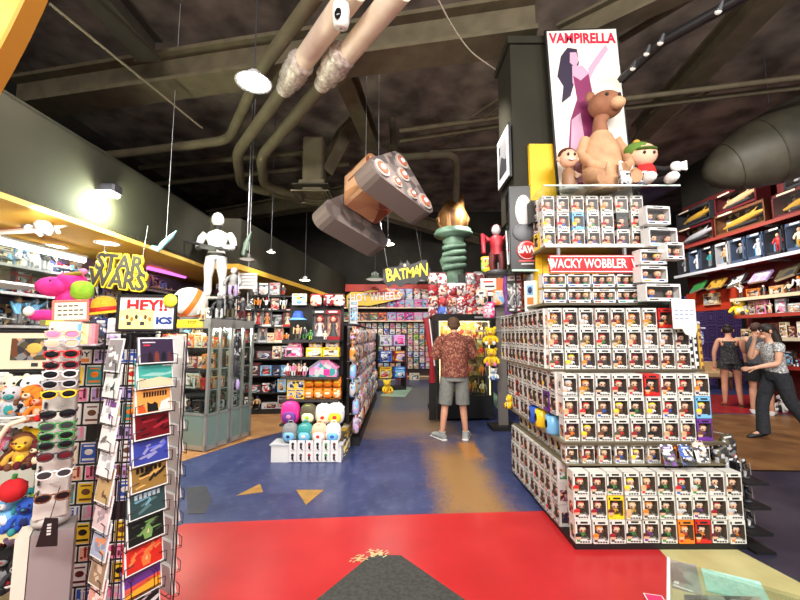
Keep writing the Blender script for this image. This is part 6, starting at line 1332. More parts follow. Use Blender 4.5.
# hanging bat-edged sign
p = at(406, 273, 9.5); t = thing('hanging_sign', 'black bat-edged hanging sign with yellow slanted letters', 'sign', p); t.rotation_euler = (0, R(-9), 0)
mb = MB(); mb.prism([(-.62, -.12), (-.50, -.30), (-.36, -.22), (-.2, -.34), (0, -.26), (.2, -.34), (.36, -.22), (.5, -.30), (.64, -.05), (.58, .26), (.34, .24), (.14, .20), (.09, .34), (.04, .27), (-.04, .27), (-.09, .34), (-.14, .20), (-.34, .22), (-.58, .20)], 0, .03, M((22, 20, 24), .5)); part('panel', mb, t)
for i, ch in enumerate('BATMAN'):
    text(ch, .36 - .03 * min(i, 5 - i) if False else .36 + .04 * abs(i - 2.5), (250, 226, 40), t, (-.45 + i * .18, -.006, -.03 + .012 * abs(i - 2.5)), ext=.005, sx=.70, offset=.008, shear=.12, rot=(pi / 2, R(-4 if i < 3 else 6), 0))
mb = MB(); mb.ell((0, -.005, .20), (.04, .012, .045), (230, 200, 180), 8, 6); part('emblem', mb, t)
mb = MB()
mb.cyl((-.45, .015, .1), (-.45, .015, 6.23 - p.z), .003, .003, 'grey', 4); mb.cyl((.45, .015, .1), (.45, .015, 6.2 - p.z), .003, .003, 'grey', 4); part('hanging_line', mb, t)

# ------------------------------------------------------------------ lit display case and what stands over it
cx0, cx1, cy = .68, 1.72, 6.85
t = thing('lit_showcase', 'black showcase with lit golden interior before the man', 'showcase', (cx0, cy, 0), R(4)); w_ = cx1 - cx0; d_ = .55
mb = MB(); mb.box((w_ / 2, d_ / 2, .24), (w_, d_, .40), M((20, 20, 22), .4)); part('base', mb, t)
mb = MB(); mb.box((w_ / 2, d_ / 2, 1.88), (w_, d_, .12), M((20, 20, 22), .4)); part('header', mb, t)
mb = MB(); mb.box((w_ / 2, d_ - .02, 1.13), (w_ - .06, .03, 1.38), P('tan', 'cream', 'gold', 'brown', scale=7)); part('backdrop', mb, t)
for x in (.02, w_ - .02):
    mb = MB(); mb.box((x, d_ / 2, 1.13), (.04, d_, 1.38), 'black'); part('post', mb, t)
for k in range(2):
    mb = MB(); x = .055 if k == 0 else w_ - .055; mb.box((x, .03, 1.13), (.014, .014, 1.36), M((255, 226, 170), .5, 0, 3)); part('light_strip', mb, t)
mb = MB(); mb.box((w_ / 2, .03, 1.80), (w_ - .1, .014, .014), M((255, 232, 186), .5, 0, 3.5)); part('light_strip', mb, t)
for z in (.75, 1.1, 1.45): mb = MB(); mb.box((w_ / 2, d_ / 2, z), (w_ - .09, d_ - .06, .014), GLASS); part('shelf', mb, t)
mb = MB(); mb.box((w_ / 2, .008, 1.13), (w_ - .08, .006, 1.36), GLASS); part('door', mb, t)
mb = MB(); 
for x in (.1, w_ - .1):
    for y in (.1, d_ - .1): mb.lathe([(.001, 0), (.03, 0), (.03, .04), (.001, .04)], (x, y, 0), 'black', 8)
part('caster', mb, t)
for k, z in enumerate((.445, .76, 1.11, 1.46)):
    for j in range(7):
        a, b, c = [('gold', 'brown', 'cream'), ('cream', 'gold', 'tan'), ('red', 'gold', 'orange'), ('brown', 'tan', 'gold'), ('orange', 'crimson', 'gold')][(k * 3 + j) % 5]
        q = Vector((cx0, cy, z)) + Matrix.Rotation(R(4), 3, 'Z') @ Vector((.15 + j * .125, .2 + .08 * (j % 2), 0))
        inst(figurine, (a, b, c, .24, j % 3), q, 0, '%s and %s statuette, %s from left, %s shelf of lit showcase' % (a, b, ORD[j], ('floor', 'lower', 'middle', 'upper')[k]), 'statuette', 'statuettes in the lit showcase')
for x in (.3, .75):
    l = bpy.data.lights.new('case_light', 'AREA'); l.shape = 'RECTANGLE'; l.size = .35; l.size_y = .03; l.energy = 9; l.color = (1, .82, .55); link('case_light', l, t, (x, .06, 1.79), (R(35), 0, 0))
# dark coat stand / red sash left of the showcase
p = at(431, 350, 6.6); t = thing('sash', 'dark red hanging sash with white edge left of the lit showcase', 'sash', (p.x + .03, 6.72, 1.0)); 
mb = MB(); mb.limb([(-.10, 0, .86), (-.06, 0, .5), (-.01, -.01, .1), (0, 0, -.3)], [(.06, .03), (.05, .03), (.04, .03), (.06, .03)], 'crimson', 8); mb.limb([(-.05, -.03, .84), (.0, -.03, .4), (.04, -.03, .0)], .012, 'white', 5); mb.box((.0, .02, -.62), (.12, .05, .66), 'black'); part('cloth', mb, t)
# rack of red bagged toys above and behind the showcase
t = thing('peg_rack', 'black rack of red and silver bagged toys above the lit showcase', 'rack', (1.2, 7.9, 0))
mb = MB(); mb.box((0, 0, 1.3), (1.15, .04, 2.6), blk); mb.box((-.42, 0, 2.75), (.3, .04, .3), blk); mb.box((.3, 0, 2.72), (.5, .04, .26), blk); part('panel', mb, t); mb = MB(); mb.box((0, .1, .03), (1.2, .5, .06), blk); part('base', mb, t)
RB = ['crimson', 'red', 'silver', 'maroon', 'white', 'peach', 'crimson', 'grey']
r_ = random.Random(21)
for r in range(5):
    for c in range(6):
        if r == 0 or (r == 1 and c in (2, 3)): continue
        a, b, d = r_.sample(RB, 3)
        if (r, c) == (4, 1): a, b, d = 'blue', 'navy', 'blue'
        inst(bag, (a, b, d, .21, .27, .1), (.70 + c * .2, 7.80, 2.84 - r * .23), r_.uniform(-.2, .2), '%s bagged toy with %s header, %s from left, %s over lit showcase' % (nice(a), nice(b), ORD[c], rowname(r, 5)), 'toy bag', 'bagged toys over the lit showcase')
# torch sculpture
p = at(454, 292, 8.6); t = thing('torch_sculpture', 'green hand-held torch sculpture with golden flame above red bagged toys', 'sculpture', (p.x, 8.6, 2.58))
vg = noisy('verdigris', (66, 92, 76), (100, 126, 106), 5, .5); gd = noisy('gilded', (84, 54, 28), (132, 94, 52), 6, .45); gd.node_tree.nodes['Principled BSDF'].inputs['Metallic'].default_value = .5
mb = MB(); mb.limb([(0, 0, 0), (.02, 0, .35), (-.06, 0, .7), (.06, 0, 1.0), (-.02, 0, 1.25)], [.22, .24, .27, .22, .26], vg, 16); part('hand_and_wrist', mb, t)
mb = MB()
for k in range(4): mb.limb([(-.24, -.12, .50 + k * .16), (-.05, -.29, .52 + k * .16), (.20, -.2, .56 + k * .16), (.24, 0, .6 + k * .16)], .07, vg, 8)
part('fingers', mb, t)
mb = MB(); mb.lathe([(.20, 1.18), (.26, 1.25), (.44, 1.30), (.46, 1.36), (.40, 1.38), (.42, 1.44), (.30, 1.45), (.001, 1.45)], (0, 0, 0), vg, 24); part('torch_rim', mb, t)
mb = MB(); mb.limb([(0, 0, 1.44), (0, 0, 1.56), (.0, 0, 1.80), (.04, 0, 2.02), (.16, 0, 2.16), (.26, 0, 2.34)], [.22, .33, .36, .26, .14, .02], gd, 12)
for k in range(6): a = k * pi / 3; mb.limb([(.25 * cos(a), .25 * sin(a), 1.48), (.34 * cos(a), .34 * sin(a), 1.72), (.16 * cos(a) + .06, .18 * sin(a), 2.06)], [.08, .07, .01], gd, 6)
part('flame', mb, t)
mb = MB(); mb.box((0, 0, -1.29), (.4, .4, 2.58), drk); part('pedestal', mb, t)
# goods hanging between the showcase and the tower
t = thing('peg_rack', 'narrow black rack with yellow plush between lit showcase and tower', 'rack', (1.72, 6.25, 0))
mb = MB(); mb.box((0, .08, 1.05), (.16, .04, 2.1), M((110, 104, 100), .6)); part('panel', mb, t); mb = MB(); mb.box((0, .1, .03), (.44, .4, .06), blk); part('base', mb, t)
for z in (1.62, 1.85, 2.06, 2.62): mb = MB(); mb.box((-.12, .05, z), (.66, .02, .03), 'grey'); part('crossbar', mb, t)
mb = MB(); mb.box((0, .09, 2.4), (.05, .03, .8), 'grey'); part('upright', mb, t)
for px, py, c, lab, s_ in [(491, 345, ('yellow', 'gold', 'white'), 'yellow plush hung on the narrow rack, upper of two', .30), (492, 366, ('yellow', 'gold', 'pink'), 'yellow plush hung on the narrow rack, lower of two', .30), (494, 380, ('white', 'sky', 'blue'), 'white and light blue plush below the yellow pair', .2)]:
    p = at(px, py, 6.2); inst(plush, c + (s_, 1, 1), p, R(-20), lab, 'plush toy', 'plush on the narrow rack')
p = at(492, 287, 6.22); t = thing('price_sign', 'white and orange card sign with red marks over the narrow rack', 'sign', p, R(-8))
mb = MB(); mb.rbox((-.06, 0, 0), (.26, .01, .30), 'white', .003); mb.rbox((.12, .01, .02), (.16, .01, .26), (240, 110, 60), .003); part('card', mb, t)
mb = MB()
for r in range(3): mb.box((-.06 + .02 * (r % 2), -.006, .09 - r * .08), (.16, .002, .03), ['red', 'charcoal', 'crimson'][r])
part('printed_text', mb, t)
mb = MB(); mb.cyl((0, .02, -.35), (0, .06, -.1), .012, .012, 'silver', 5); part('stem', mb, t)
for k, (px, py, c1, c2, c3, lab) in enumerate([(487, 272, 'lime', 'yellow', 'red', 'lime and yellow bag above the orange card sign'), (482, 305, 'white', 'peach', 'charcoal', 'white bagged toy just under the orange card sign'), (489, 318, 'pink', 'magenta', 'white', 'pink bagged toy lowest under the orange card sign'), (499, 305, 'peach', 'orange', 'sky', 'peach bagged toy beside the purple streamer')]):
    p = at(px, py, 6.2); inst(bag, (c1, c2, c3, .2, .27), p, R(-10), lab, 'toy bag', 'bags by the orange card sign')
p = at(508, 296, 5.4); mb = MB(); mb.limb([(0, 0, -.30), (.02, 0, -.1), (-.02, 0, .1), (.03, 0, .28)], [(.05, .04), (.07, .05), (.06, .04), (.09, .03)], noisy('purple_cloth', (96, 40, 120), (136, 76, 160), 8, .8), 8)
mb.cyl((.03, 0, .26), (.03, 0, 6.2 - p.z), .004, .004, 'silver', 4)
o = thing('streamer', 'purple hanging streamer left of the dark narrow cartons', 'streamer', p, 0, None, mb)

# ------------------------------------------------------------------ hanging cardboard tracked vehicle (generic)
p = at(372, 198, 5.6); t = thing('cardboard_vehicle', 'tilted cardboard tracked vehicle model hanging from the ceiling', 'model vehicle', p); t.rotation_euler = (R(-18), R(-22), R(-40)); t.scale = (1.32,) * 3
cb = P((206, 150, 110), (196, 138, 100), (222, 170, 130), (150, 80, 56), scale=5); rust = M((150, 84, 62), .7); pg = P((96, 88, 86), (78, 70, 70), (120, 108, 104), scale=9)
mb = MB(); mb.rbox((0, .02, .16), (.50, .52, .52), cb, .03); mb.box((0, -.245, .22), (.36, .01, .24), (222, 176, 140)); mb.box((.0, -.252, .22), (.26, .006, .03), rust); part('body', mb, t)
mb = MB(); mb.rbox((.02, .06, .50), (.34, .34, .18), P('grey', 'silver', 'charcoal', scale=8), .03); mb.box((.02, .06, .595), (.24, .24, .02), 'charcoal'); part('cargo_crate', mb, t)
def track(sgn):
    x0, x1 = (.25, .50) if sgn > 0 else (-.50, -.25)
    pts = []
    for (cx, cz, r, a0, a1) in [(-.34, -.24, .14, 120, 270), (.34, -.24, .14, 270, 420), (.0, .18, .14, 50, 130)]:
        for k in range(7): a = R(a0 + (a1 - a0) * k / 6); pts.append((cx + r * cos(a), cz + r * sin(a)))
    m = MB(); n = len(pts); vs = [(x0, a, b) for a, b in pts] + [(x1, a, b) for a, b in pts]
    m.add(vs, [tuple(range(n - 1, -1, -1)), tuple(range(n, 2 * n))], pg); m.add(vs, [(i, (i + 1) % n, n + (i + 1) % n, n + i) for i in range(n)], M((110, 96, 90), .7))
    tr_ = part('track', m, t)
    for cy_, cz_, r in ((-.33, -.24, .105), (.33, -.24, .105), (0, .17, .10), (-.12, -.28, .07), (.12, -.28, .07), (0, -.06, .09)):
        w = MB(); xo = x1 if sgn > 0 else x0; s = 1 if sgn > 0 else -1
        w.cyl((xo, cy_, cz_), (xo + s * .02, cy_, cz_), r, r, M((150, 140, 134), .6), 18); w.cyl((xo + s * .02, cy_, cz_), (xo + s * .03, cy_, cz_), r * .72, r * .70, rust, 16); w.cyl((xo + s * .03, cy_, cz_), (xo + s * .04, cy_, cz_), r * .34, r * .3, 'silver', 10)
        part('wheel', w, tr_)
track(1); track(-1)
mb = MB(); mb.limb([(-.18, .2, .40), (-.2, .24, .62), (-.2, .30, .72)], .035, cb, 8); part('exhaust', mb, t)
for k in range(2):
    q = p + Vector((-.1 + .2 * k, 0, .22)); mb = MB(); mb.cyl((0, 0, 0), (0, 0, 6.23 - q.z), .004, .004, 'silver', 4); o = link('hanging_line', mb.mesh('hanging_line'), t, q); o.matrix_parent_inverse = Matrix.LocRotScale(t.location, t.rotation_euler, t.scale).inverted()

# ------------------------------------------------------------------ right wall shelves
def figure_window(c1, c2, c3, w=.36, h=.56, d=.16):
    m = MB(); x = w / 2; cm = M(c1, .35)
    m.box((0, d - .002, h / 2), (w, .004, h), P(c1, 'charcoal', c1, 'sky', scale=6)); m.box((-x + .004, d / 2, h / 2), (.008, d, h), cm); m.box((x - .004, d / 2, h / 2), (.008, d, h), cm); m.box((0, d / 2, .004), (w, d, .008), cm); m.box((0, d / 2, h - .004), (w, d, .008), cm)
    m.box((0, .002, h * .07), (w, .004, h * .14), cm); m.box((0, .002, h * .94), (w, .004, h * .12), cm); m.box((0, -.001, h * .94), (w * .5, .002, h * .06), M('white'))
    m.box((x * .7, .002, h * .5), (w * .12, .004, h), cm)
    f = MB(); s = h * .72
    for a in (-1, 1):
        f.limb([(a * .03, d * .5, h * .16), (a * .035, d * .48, h * .30), (a * .025, d * .5, h * .42)], [.022, .024, .032], M(c2, .5), 7)
        f.limb([(a * .055, d * .5, h * .62), (a * .095, d * .44, h * .50), (a * .08, d * .32, h * .44)], [.022, .02, .016], M(c3, .5), 7)
    f.limb([(0, d * .5, h * .40), (0, d * .5, h * .52), (0, d * .5, h * .63), (0, d * .5, h * .67)], [(.05, .035), (.045, .03), (.065, .04), (.022, .02)], M(c3, .5), 10)
    hd = MB(); hd.ell((0, d * .48, h * .73), (.034, .036, .042), M('skin' if c2 != 'white' else 'white', .5), 10, 8); hd.ell((0, d * .55, h * .745), (.038, .038, .038), M(c2, .5), 10, 8)
    p = MB(); p.poly([(-x, .004, h * .14), (x * .58, .004, h * .14), (x * .58, .004, h * .88), (-x, .004, h * .88)], PANE)
    return [('boxed_figure', m, None, (0, 0, 0)), ('figure', f, 0, (0, 0, 0)), ('head', hd, 1, (0, 0, 0)), ('window_pane', p, 0, (0, 0, 0))]
def vehicle_box(c1, c2, w=1.0, h=.46, d=.3):
    m = MB(); x = w / 2; cm = M(c1, .4)
    m.box((0, d - .003, h / 2), (w, .006, h), P('tan', 'brown', 'cream', 'charcoal', 'dark', scale=8)); m.box((-x + .005, d / 2, h / 2), (.01, d, h), cm); m.box((x - .005, d / 2, h / 2), (.01, d, h), cm); m.box((0, d / 2, .005), (w, d, .01), cm); m.box((0, d / 2, h - .005), (w, d, .01), cm)
    m.box((0, .003, h * .06), (w, .006, h * .12), cm); m.box((0, .003, h * .94), (w, .006, h * .12), cm); m.box((-x * .5, -.002, h * .94), (w * .3, .003, h * .07), M('cream')); m.box((-x + .02, .003, h / 2), (.04, .006, h), cm); m.box((x - .02, .003, h / 2), (.04, .006, h), cm)
    v = MB(); v.limb([(-x * .8, d * .4, h * .35), (-x * .3, d * .4, h * .42), (x * .3, d * .4, h * .55), (x * .8, d * .4, h * .62)], [.02, .09, .08, .03], M(c2, .4), 9); v.limb([(-x * .5, d * .3, h * .25), (x * .6, d * .25, h * .3)], [.05, .03], M('charcoal', .4), 8)
    v.prism([(-x * .1, h * .4), (x * .5, h * .7), (x * .62, h * .84), (x * .2, h * .6)], d * .3, d * .34, M(c2, .4))
    p = MB(); p.poly([(-x + .04, .004, h * .12), (x - .04, .004, h * .12), (x - .04, .004, h * .88), (-x + .04, .004, h * .88)], PANE)
    return [('vehicle_box', m, None, (0, 0, 0)), ('toy_vehicle', v, 0, (0, 0, 0)), ('window_pane', p, 0, (0, 0, 0))]
RX = 7.5; rzr = -pi / 2; redsh = M((150, 44, 38), .5)
def rshelf(label, y0, y1, z, dep, edge):
    mb = MB(); mb.box((RX + dep / 2, (y0 + y1) / 2, z - .02), (dep, y1 - y0, .04), redsh)
    o = thing('wall_shelf', label, 'shelf', (0, 0, 0), 0, None, mb)
    mb = MB(); mb.box((RX - .01, (y0 + y1) / 2, z - .03), (.02, y1 - y0, .07), edge)
    if edge is redsh or True:
        n = int((y1 - y0) / .12)
    part('price_rail', mb, o)
    for k in range(5): yy = y0 + (y1 - y0) * (k + .5) / 5; mb = MB(); mb.box((RX + dep * .5, yy, z - .06), (dep * .9, .03, .05), 'grey'); part('bracket', mb, o)
    return o
rshelf('highest red shelf on the right wall carrying large vehicle boxes', 4.9, 10.0, 3.86, .5, M((150, 60, 50), .5))
rshelf('white-edged red shelf of boxed figures on the right wall', 4.9, 10.0, 3.14, .5, M((216, 218, 226), .35))
rshelf('cream-edged shelf below the slanted books on right wall', 4.9, 8.35, 2.36, .5, M((232, 216, 180), .4))
rshelf('shelf at head height of the walking woman, right wall', 4.9, 8.3, 1.98, .5, M((180, 70, 56), .4)); rshelf('shelf behind the walking woman on the right wall', 4.9, 8.3, 1.50, .5, M((210, 196, 170), .4)); rshelf('low shelf of the right wall behind two shoppers', 4.9, 8.3, .95, .5, redsh)
for k, (y, z, c1, c2, w, h) in enumerate([(9.35, 3.87, 'maroon', 'silver', 1.15, .50), (9.35, 4.38, 'charcoal', 'gold', 1.15, .46), (8.1, 3.87, 'brown', 'gold', 1.25, .52), (8.15, 4.40, 'maroon', 'tan', 1.1, .46), (6.75, 3.87, 'maroon', 'gold', 1.2, .50), (6.6, 4.38, 'charcoal', 'silver', 1.0, .5), (5.5, 3.87, 'brown', 'silver', 1.1, .5)]):
    inst(vehicle_box, (c1, c2, w, h), (RX + .08, y, z), rzr + R(rnd.uniform(-4, 4)), '%s vehicle box with %s toy, %s on the highest right-wall shelf' % (c1, c2, ['lower far one', 'upper far one', 'second along', 'second along upper', 'third along', 'third along upper', 'nearest one'][k]), 'toy box', 'vehicle boxes on the highest shelf')
for k in range(12):
    c = [('charcoal', 'silver', 'grey'), ('slate', 'white', 'white'), ('charcoal', 'grey', 'teal'), ('silver', 'olive', 'tan'), ('slate', 'black', 'grey'), ('slate', 'white', 'silver'), ('charcoal', 'crimson', 'red'), ('slate', 'gold', 'cream'), ('charcoal', 'teal', 'sky'), ('charcoal', 'olive', 'green'), ('slate', 'white', 'grey'), ('charcoal', 'tan', 'brown')][k]
    inst(figure_window, c, (RX + .05, 9.75 - k * .405, 3.142), rzr, '%s window box with %s-clad figure, %s along the white-edged shelf' % (c[0], nice(c[2]), ORD[k]), 'toy box', 'boxed figures on the white-edged shelf', 1.02)
for k in range(9):
    c1, c2 = [('green', 'teal'), ('gold', 'brown'), ('charcoal', 'white'), ('lilac', 'white'), ('olive', 'charcoal'), ('silver', 'pink'), ('brown', 'cream'), ('crimson', 'tan'), ('charcoal', 'grey')][k]
    mb = MB(); mb.rbox((0, 0, 0), (.40, .05, .30), M(c1, .5), .006); mb.box((0, -.026, 0), (.34, .002, .24), P(c1, c2, c1, scale=9)); mb.box((0, .0, -.148), (.38, .04, .008), 'cream')
    o = thing('book', '%s-covered book tilted on the wall, %s along under the white-edged shelf' % (c1, ORD[k]), 'book', (RX + .18, 9.45 - k * .55, 2.78), 0, 'tilted books on the right wall', mb); o.rotation_euler = (R(-40), R(-12 + 10 * (k % 2)), rzr)
    mb = MB(); mb.limb([(0, .02, -.08), (0, .14, .06), (0, .20, .16)], .015, 'silver', 5); part('holder', mb, o)
rw_ = [(2.36, 'cream-edged shelf', ['fig', 'wide', 'fig', 'box'], ['cream', 'tan', 'brown', 'white', 'orange', 'charcoal']), (1.98, 'head-height right-wall shelf', ['box', 'wide', 'fig', 'box'], ['brown', 'pink', 'cream', 'tan', 'grey', 'white', 'peach']), (1.50, 'right-wall shelf behind walking woman', ['box', 'wide', 'box'], ['white', 'cream', 'maroon', 'tan', 'black', 'brown']), (.95, 'low right-wall shelf', ['box', 'plush', 'wide'], ['white', 'sky', 'brown', 'black', 'maroon', 'cream'])]
for z, nm, kd, cs in rw_:
    fill((RX, 8.3, 0), rzr, 3.4, z + .002, .5, mix(kd, cs, int(z * 100), (.22, .30)), nm, 'goods on the right wall shelves', .03, None, .08)
for k in range(5):
    c = [('white', 'teal', 'black'), ('white', 'charcoal', 'black'), ('sky', 'white', 'grey'), ('cream', 'white', 'brown'), ('white', 'black', 'charcoal')][k]
    inst(plush, c + (.36, 1, 1 + k % 2), (7.75, 8.1 - k * .45, .0), rzr, '%s plush with %s belly sitting on floor behind the shoppers, %s along' % (nice(c[0]), nice(c[1]), ORD[k]), 'plush toy', 'plush on the floor by the right wall')
p = at(733, 316, 8.2); inst(plush, ('yellow', 'cream', 'charcoal', .42, 1, 2), (RX + .1, 8.25, 1.98), rzr + R(30), 'yellow plush above the head of woman in black dress', 'plush toy')
p = at(694, 300, 9.2); inst(carton, ('tan', 'brown', 'cream', .46, .3, .1), (RX + .34, 9.3, 2.3), rzr, 'tan picture carton on the orange-red panel', 'toy box')
bq = at(713, 379, 10.9); t = thing('bench', 'small tan upholstered bench before the purple damask wall', 'bench', (bq.x, 10.9, 0))
mb = MB(); mb.rbox((0, 0, .42), (.8, .5, .2), 'tan', .05); part('seat', mb, t)
for a in (-1, 1):
    for b in (-1, 1): mb = MB(); mb.box((a * .34, b * .19, .17), (.05, .05, .34), 'brown'); part('leg', mb, t)
mb = MB(); mb.rbox((0, .22, .62), (.8, .08, .3), 'tan', .03); part('backrest', mb, t)

# ------------------------------------------------------------------ people
def skin_body(name, verts, edges, rads, m, sub=2, root=0):
    me = bpy.data.meshes.new(name); me.from_pydata([tuple(v) for v in verts], edges, []); o = bpy.data.objects.new(name, me); COL.objects.link(o)
    me.materials.append(m); md = o.modifiers.new('skin', 'SKIN')
    for i, r in enumerate(rads):
        sv = me.skin_vertices[0].data[i]; rr_ = r if hasattr(r, '__len__') else (r, r); sv.radius = rr_; sv.use_root = (i == root)
    md.use_smooth_shade = True; md.branch_smoothing = .4
    o.modifiers.new('sub', 'SUBSURF').levels = sub; o.modifiers['sub'].render_levels = sub
    return o
def person(label, loc, rz, J, skinc, S=1.0):
    """J: joints; returns (root object, J scaled). Local front is -y."""
    J = {k: Vector(v) * S for k, v in J.items()}; V = []; E = []; Rd = []
    def v(p, r): V.append(Vector(p)); Rd.append(r * S if not hasattr(r, '__len__') else (r[0] * S, r[1] * S)); return len(V) - 1
    pel = v(J['pelvis'], .115); wa = v(J['waist'], .105); ch = v(J['chest'], .12); nb = v(J['neck'], .055); hb = v(J['neck'].lerp(J['head'], .42), .05); hm_ = v(J['head'], .088); ht = v(J['head'] + (J['head'] - J['neck']).normalized() * .075 * S, .06)
    E += [(pel, wa), (wa, ch), (ch, nb), (nb, hb), (hb, hm_), (hm_, ht)]
    for s in ('L', 'R'):
        sh = v(J['sh' + s], .056); el = v(J['el' + s], .042); fa = v(J['el' + s].lerp(J['wr' + s], .35), .04); wr_ = v(J['wr' + s], .027)
        d = (J['wr' + s] - J['el' + s]).normalized(); pm = v(J['wr' + s] + d * .055 * S, (.036, .02)); E += [(ch, sh), (sh, el), (el, fa), (fa, wr_), (wr_, pm)]
        side = d.cross(Vector((0, 1, .2))).normalized(); up = side.cross(d).normalized()
        for k in range(4):
            b0 = J['wr' + s] + d * .09 * S + side * (-.024 + .016 * k) * S; L_ = (.06, .072, .066, .05)[k] * S
            a = v(b0, .0095); b = v(b0 + d * L_ * .5 + up * .010 * S, .0085); c = v(b0 + d * L_ * .8 + up * .03 * S, .007); E += [(pm, a), (a, b), (b, c)]
        a = v(J['wr' + s] + d * .04 * S + side * .036 * S, .011); b = v(J['wr' + s] + d * .085 * S + side * .055 * S + up * .015 * S, .009); E += [(wr_, a), (a, b)]
        hp = v(J['hip' + s], .092); tm = v(J['hip' + s].lerp(J['kn' + s], .5), .078); kn = v(J['kn' + s], .056); cf = v(J['kn' + s].lerp(J['an' + s], .33), .058); an = v(J['an' + s], .036); he = v(J['an' + s] + (J['to' + s] - J['an' + s]) * .35, .038); to = v(J['to' + s], .03)
        E += [(pel, hp), (hp, tm), (tm, kn), (kn, cf), (cf, an), (an, he), (he, to)]
    o = skin_body('person', V, E, Rd, skinc); o.location = loc; o.rotation_euler = (0, 0, rz); tag(o, label, 'person'); return o, J
def ppart(name, mb, o, label=None):
    p = part(name, mb, o, label=label); p.modifiers.new('sub', 'SUBSURF').levels = 1; return p
def face_parts(o, J, S, yaw=0, skinm=None):
    h = J['head']; q = Matrix.Rotation(yaw, 3, 'Z')
    mb = MB(); mb.ell(h + q @ Vector((0, -.094, -.012)) * S, (.014 * S, .02 * S, .024 * S), skinm, 8, 6); part('nose', mb, o)
    mb = MB(); mb.ell(h + q @ Vector((0, -.05, -.085)) * S, (.045 * S, .04 * S, .03 * S), skinm, 8, 6); part('chin', mb, o)
    for a in (-1, 1): mb = MB(); mb.ell(h + q @ Vector((a * .088, .005, -.005)) * S, (.012 * S, .02 * S, .03 * S), skinm, 8, 6); part('ear', mb, o)
    mb = MB()
    for a in (-1, 1): mb.ell(h + q @ Vector((a * .034, -.083, .012)) * S, (.013 * S, .007 * S, .007 * S), 'white', 8, 6); mb.ell(h + q @ Vector((a * .034, -.089, .012)) * S, .006 * S, 'black', 6, 5); mb.limb([h + q @ Vector((a * .018, -.087, .032)) * S, h + q @ Vector((a * .05, -.078, .033)) * S], .004 * S, (60, 40, 30), 5)
    part('eyes', mb, o)
    mb = MB(); mb.limb([h + q @ Vector((-.022, -.086, -.055)) * S, h + q @ Vector((0, -.092, -.055)) * S, h + q @ Vector((.022, -.086, -.055)) * S], .006 * S, (170, 80, 76), 6); part('mouth', mb, o)
sk1 = noisy('fair_skin', (206, 148, 120), (216, 160, 132), 6, .55); sk2 = noisy('light_skin', (214, 160, 132), (224, 174, 146), 6, .55)
# the man at the showcase, seen from behind
JM = dict(pelvis=(0, 0, .95), waist=(0, 0, 1.10), chest=(0, .01, 1.34), neck=(0, 0, 1.52), head=(0, -.05, 1.66), shL=(-.20, 0, 1.45), elL=(-.30, -.05, 1.17), wrL=(-.16, -.28, 1.16), shR=(.20, 0, 1.45), elR=(.29, -.03, 1.16), wrR=(.14, -.28, 1.18),
          hipL=(-.10, 0, .92), knL=(-.115, -.02, .50), anL=(-.15, .01, .09), toL=(-.20, -.14, .035), hipR=(.10, 0, .92), knR=(.14, -.02, .50), anR=(.20, .03, .09), toR=(.28, -.11, .035))
mo, J = person('man in reddish-brown patterned shirt and grey shorts standing before the lit showcase', fl(456, 440) + Vector((0, .05, 0)), pi, JM, sk1, 1.03)
S = 1.03; shirt = P((112, 56, 46), (136, 76, 60), (92, 44, 40), (166, 116, 92), (120, 62, 50), scale=55, rough=.85); gr = noisy('grey_twill', (118, 120, 116), (134, 136, 130), 30, .85)
mb = MB(); mb.limb([Vector(p) * S for p in ((0, 0, .90), (0, 0, .98), (0, 0, 1.12), (0, .01, 1.28), (0, .01, 1.42), (0, .005, 1.49), (0, -.005, 1.53))], [(.215 * S, .165 * S), (.215 * S, .165 * S), (.205 * S, .16 * S), (.205 * S, .15 * S), (.215 * S, .125 * S), (.14 * S, .085 * S), (.07 * S, .07 * S)], shirt, 18, False)
for s in 'LR': mb.limb([J['sh' + s] + (J['chest'] - J['sh' + s]) * .2 + Vector((0, 0, .0)), J['sh' + s], J['sh' + s].lerp(J['el' + s], .5), J['sh' + s].lerp(J['el' + s], .9)], [.085 * S, .092 * S, .085 * S, .088 * S], shirt, 12, False)
ppart('shirt', mb, mo)
mb = MB(); mb.limb([Vector(p) * S for p in ((0, 0, 1.0), (0, 0, .92), (0, 0, .84))], [(.195 * S, .15 * S), (.20 * S, .155 * S), (.195 * S, .15 * S)], gr, 18, True)
for s in 'LR': mb.limb([J['hip' + s] + Vector((0, 0, .02)), J['hip' + s].lerp(J['kn' + s], .4), J['hip' + s].lerp(J['kn' + s], 1.0)], [.112 * S, .112 * S, .105 * S], gr, 14, False)
ppart('shorts', mb, mo)
mb = MB(); h = J['head']; mb.ell(h + Vector((0, .012, .030)), (.100, .104, .092), noisy('brown_hair', (72, 50, 36), (98, 70, 50), 40, .8), 16, 10); mb.ell(h + Vector((0, .055, -.015)), (.088, .055, .075), noisy('brown_hair', (76, 54, 40), (100, 72, 52), 40, .8), 12, 8); part('hair', mb, mo)
face_parts(mo, J, S, 0, sk1)
for s in 'LR':
    a, b = J['an' + s], J['to' + s]; d = (b - a); d.z = 0; d.normalize(); mb = MB(); gs_ = noisy('grey_trainer', (150, 154, 152), (176, 180, 176), 20, .7)
    mb.limb([a + Vector((0, 0, .03)) - d * .01, a + Vector((0, 0, -.03)) - d * .0], [.052, .056], gs_, 10); mb.limb([a - d * .06 + Vector((0, 0, -.042)), a + d * .05 + Vector((0, 0, -.035)), b + d * .02 + Vector((0, 0, .005)), b + d * .075], [(.045, .04), (.052, .05), (.052, .036), (.03, .022)], gs_, 12); sh = part('shoe', mb, mo)
    mb = MB(); mb.limb([a - d * .075 + Vector((0, 0, -.083)), b + d * .08 + Vector((0, 0, -.026))], [(.05, .012), (.05, .012)], 'white', 10); part('sole', mb, sh)
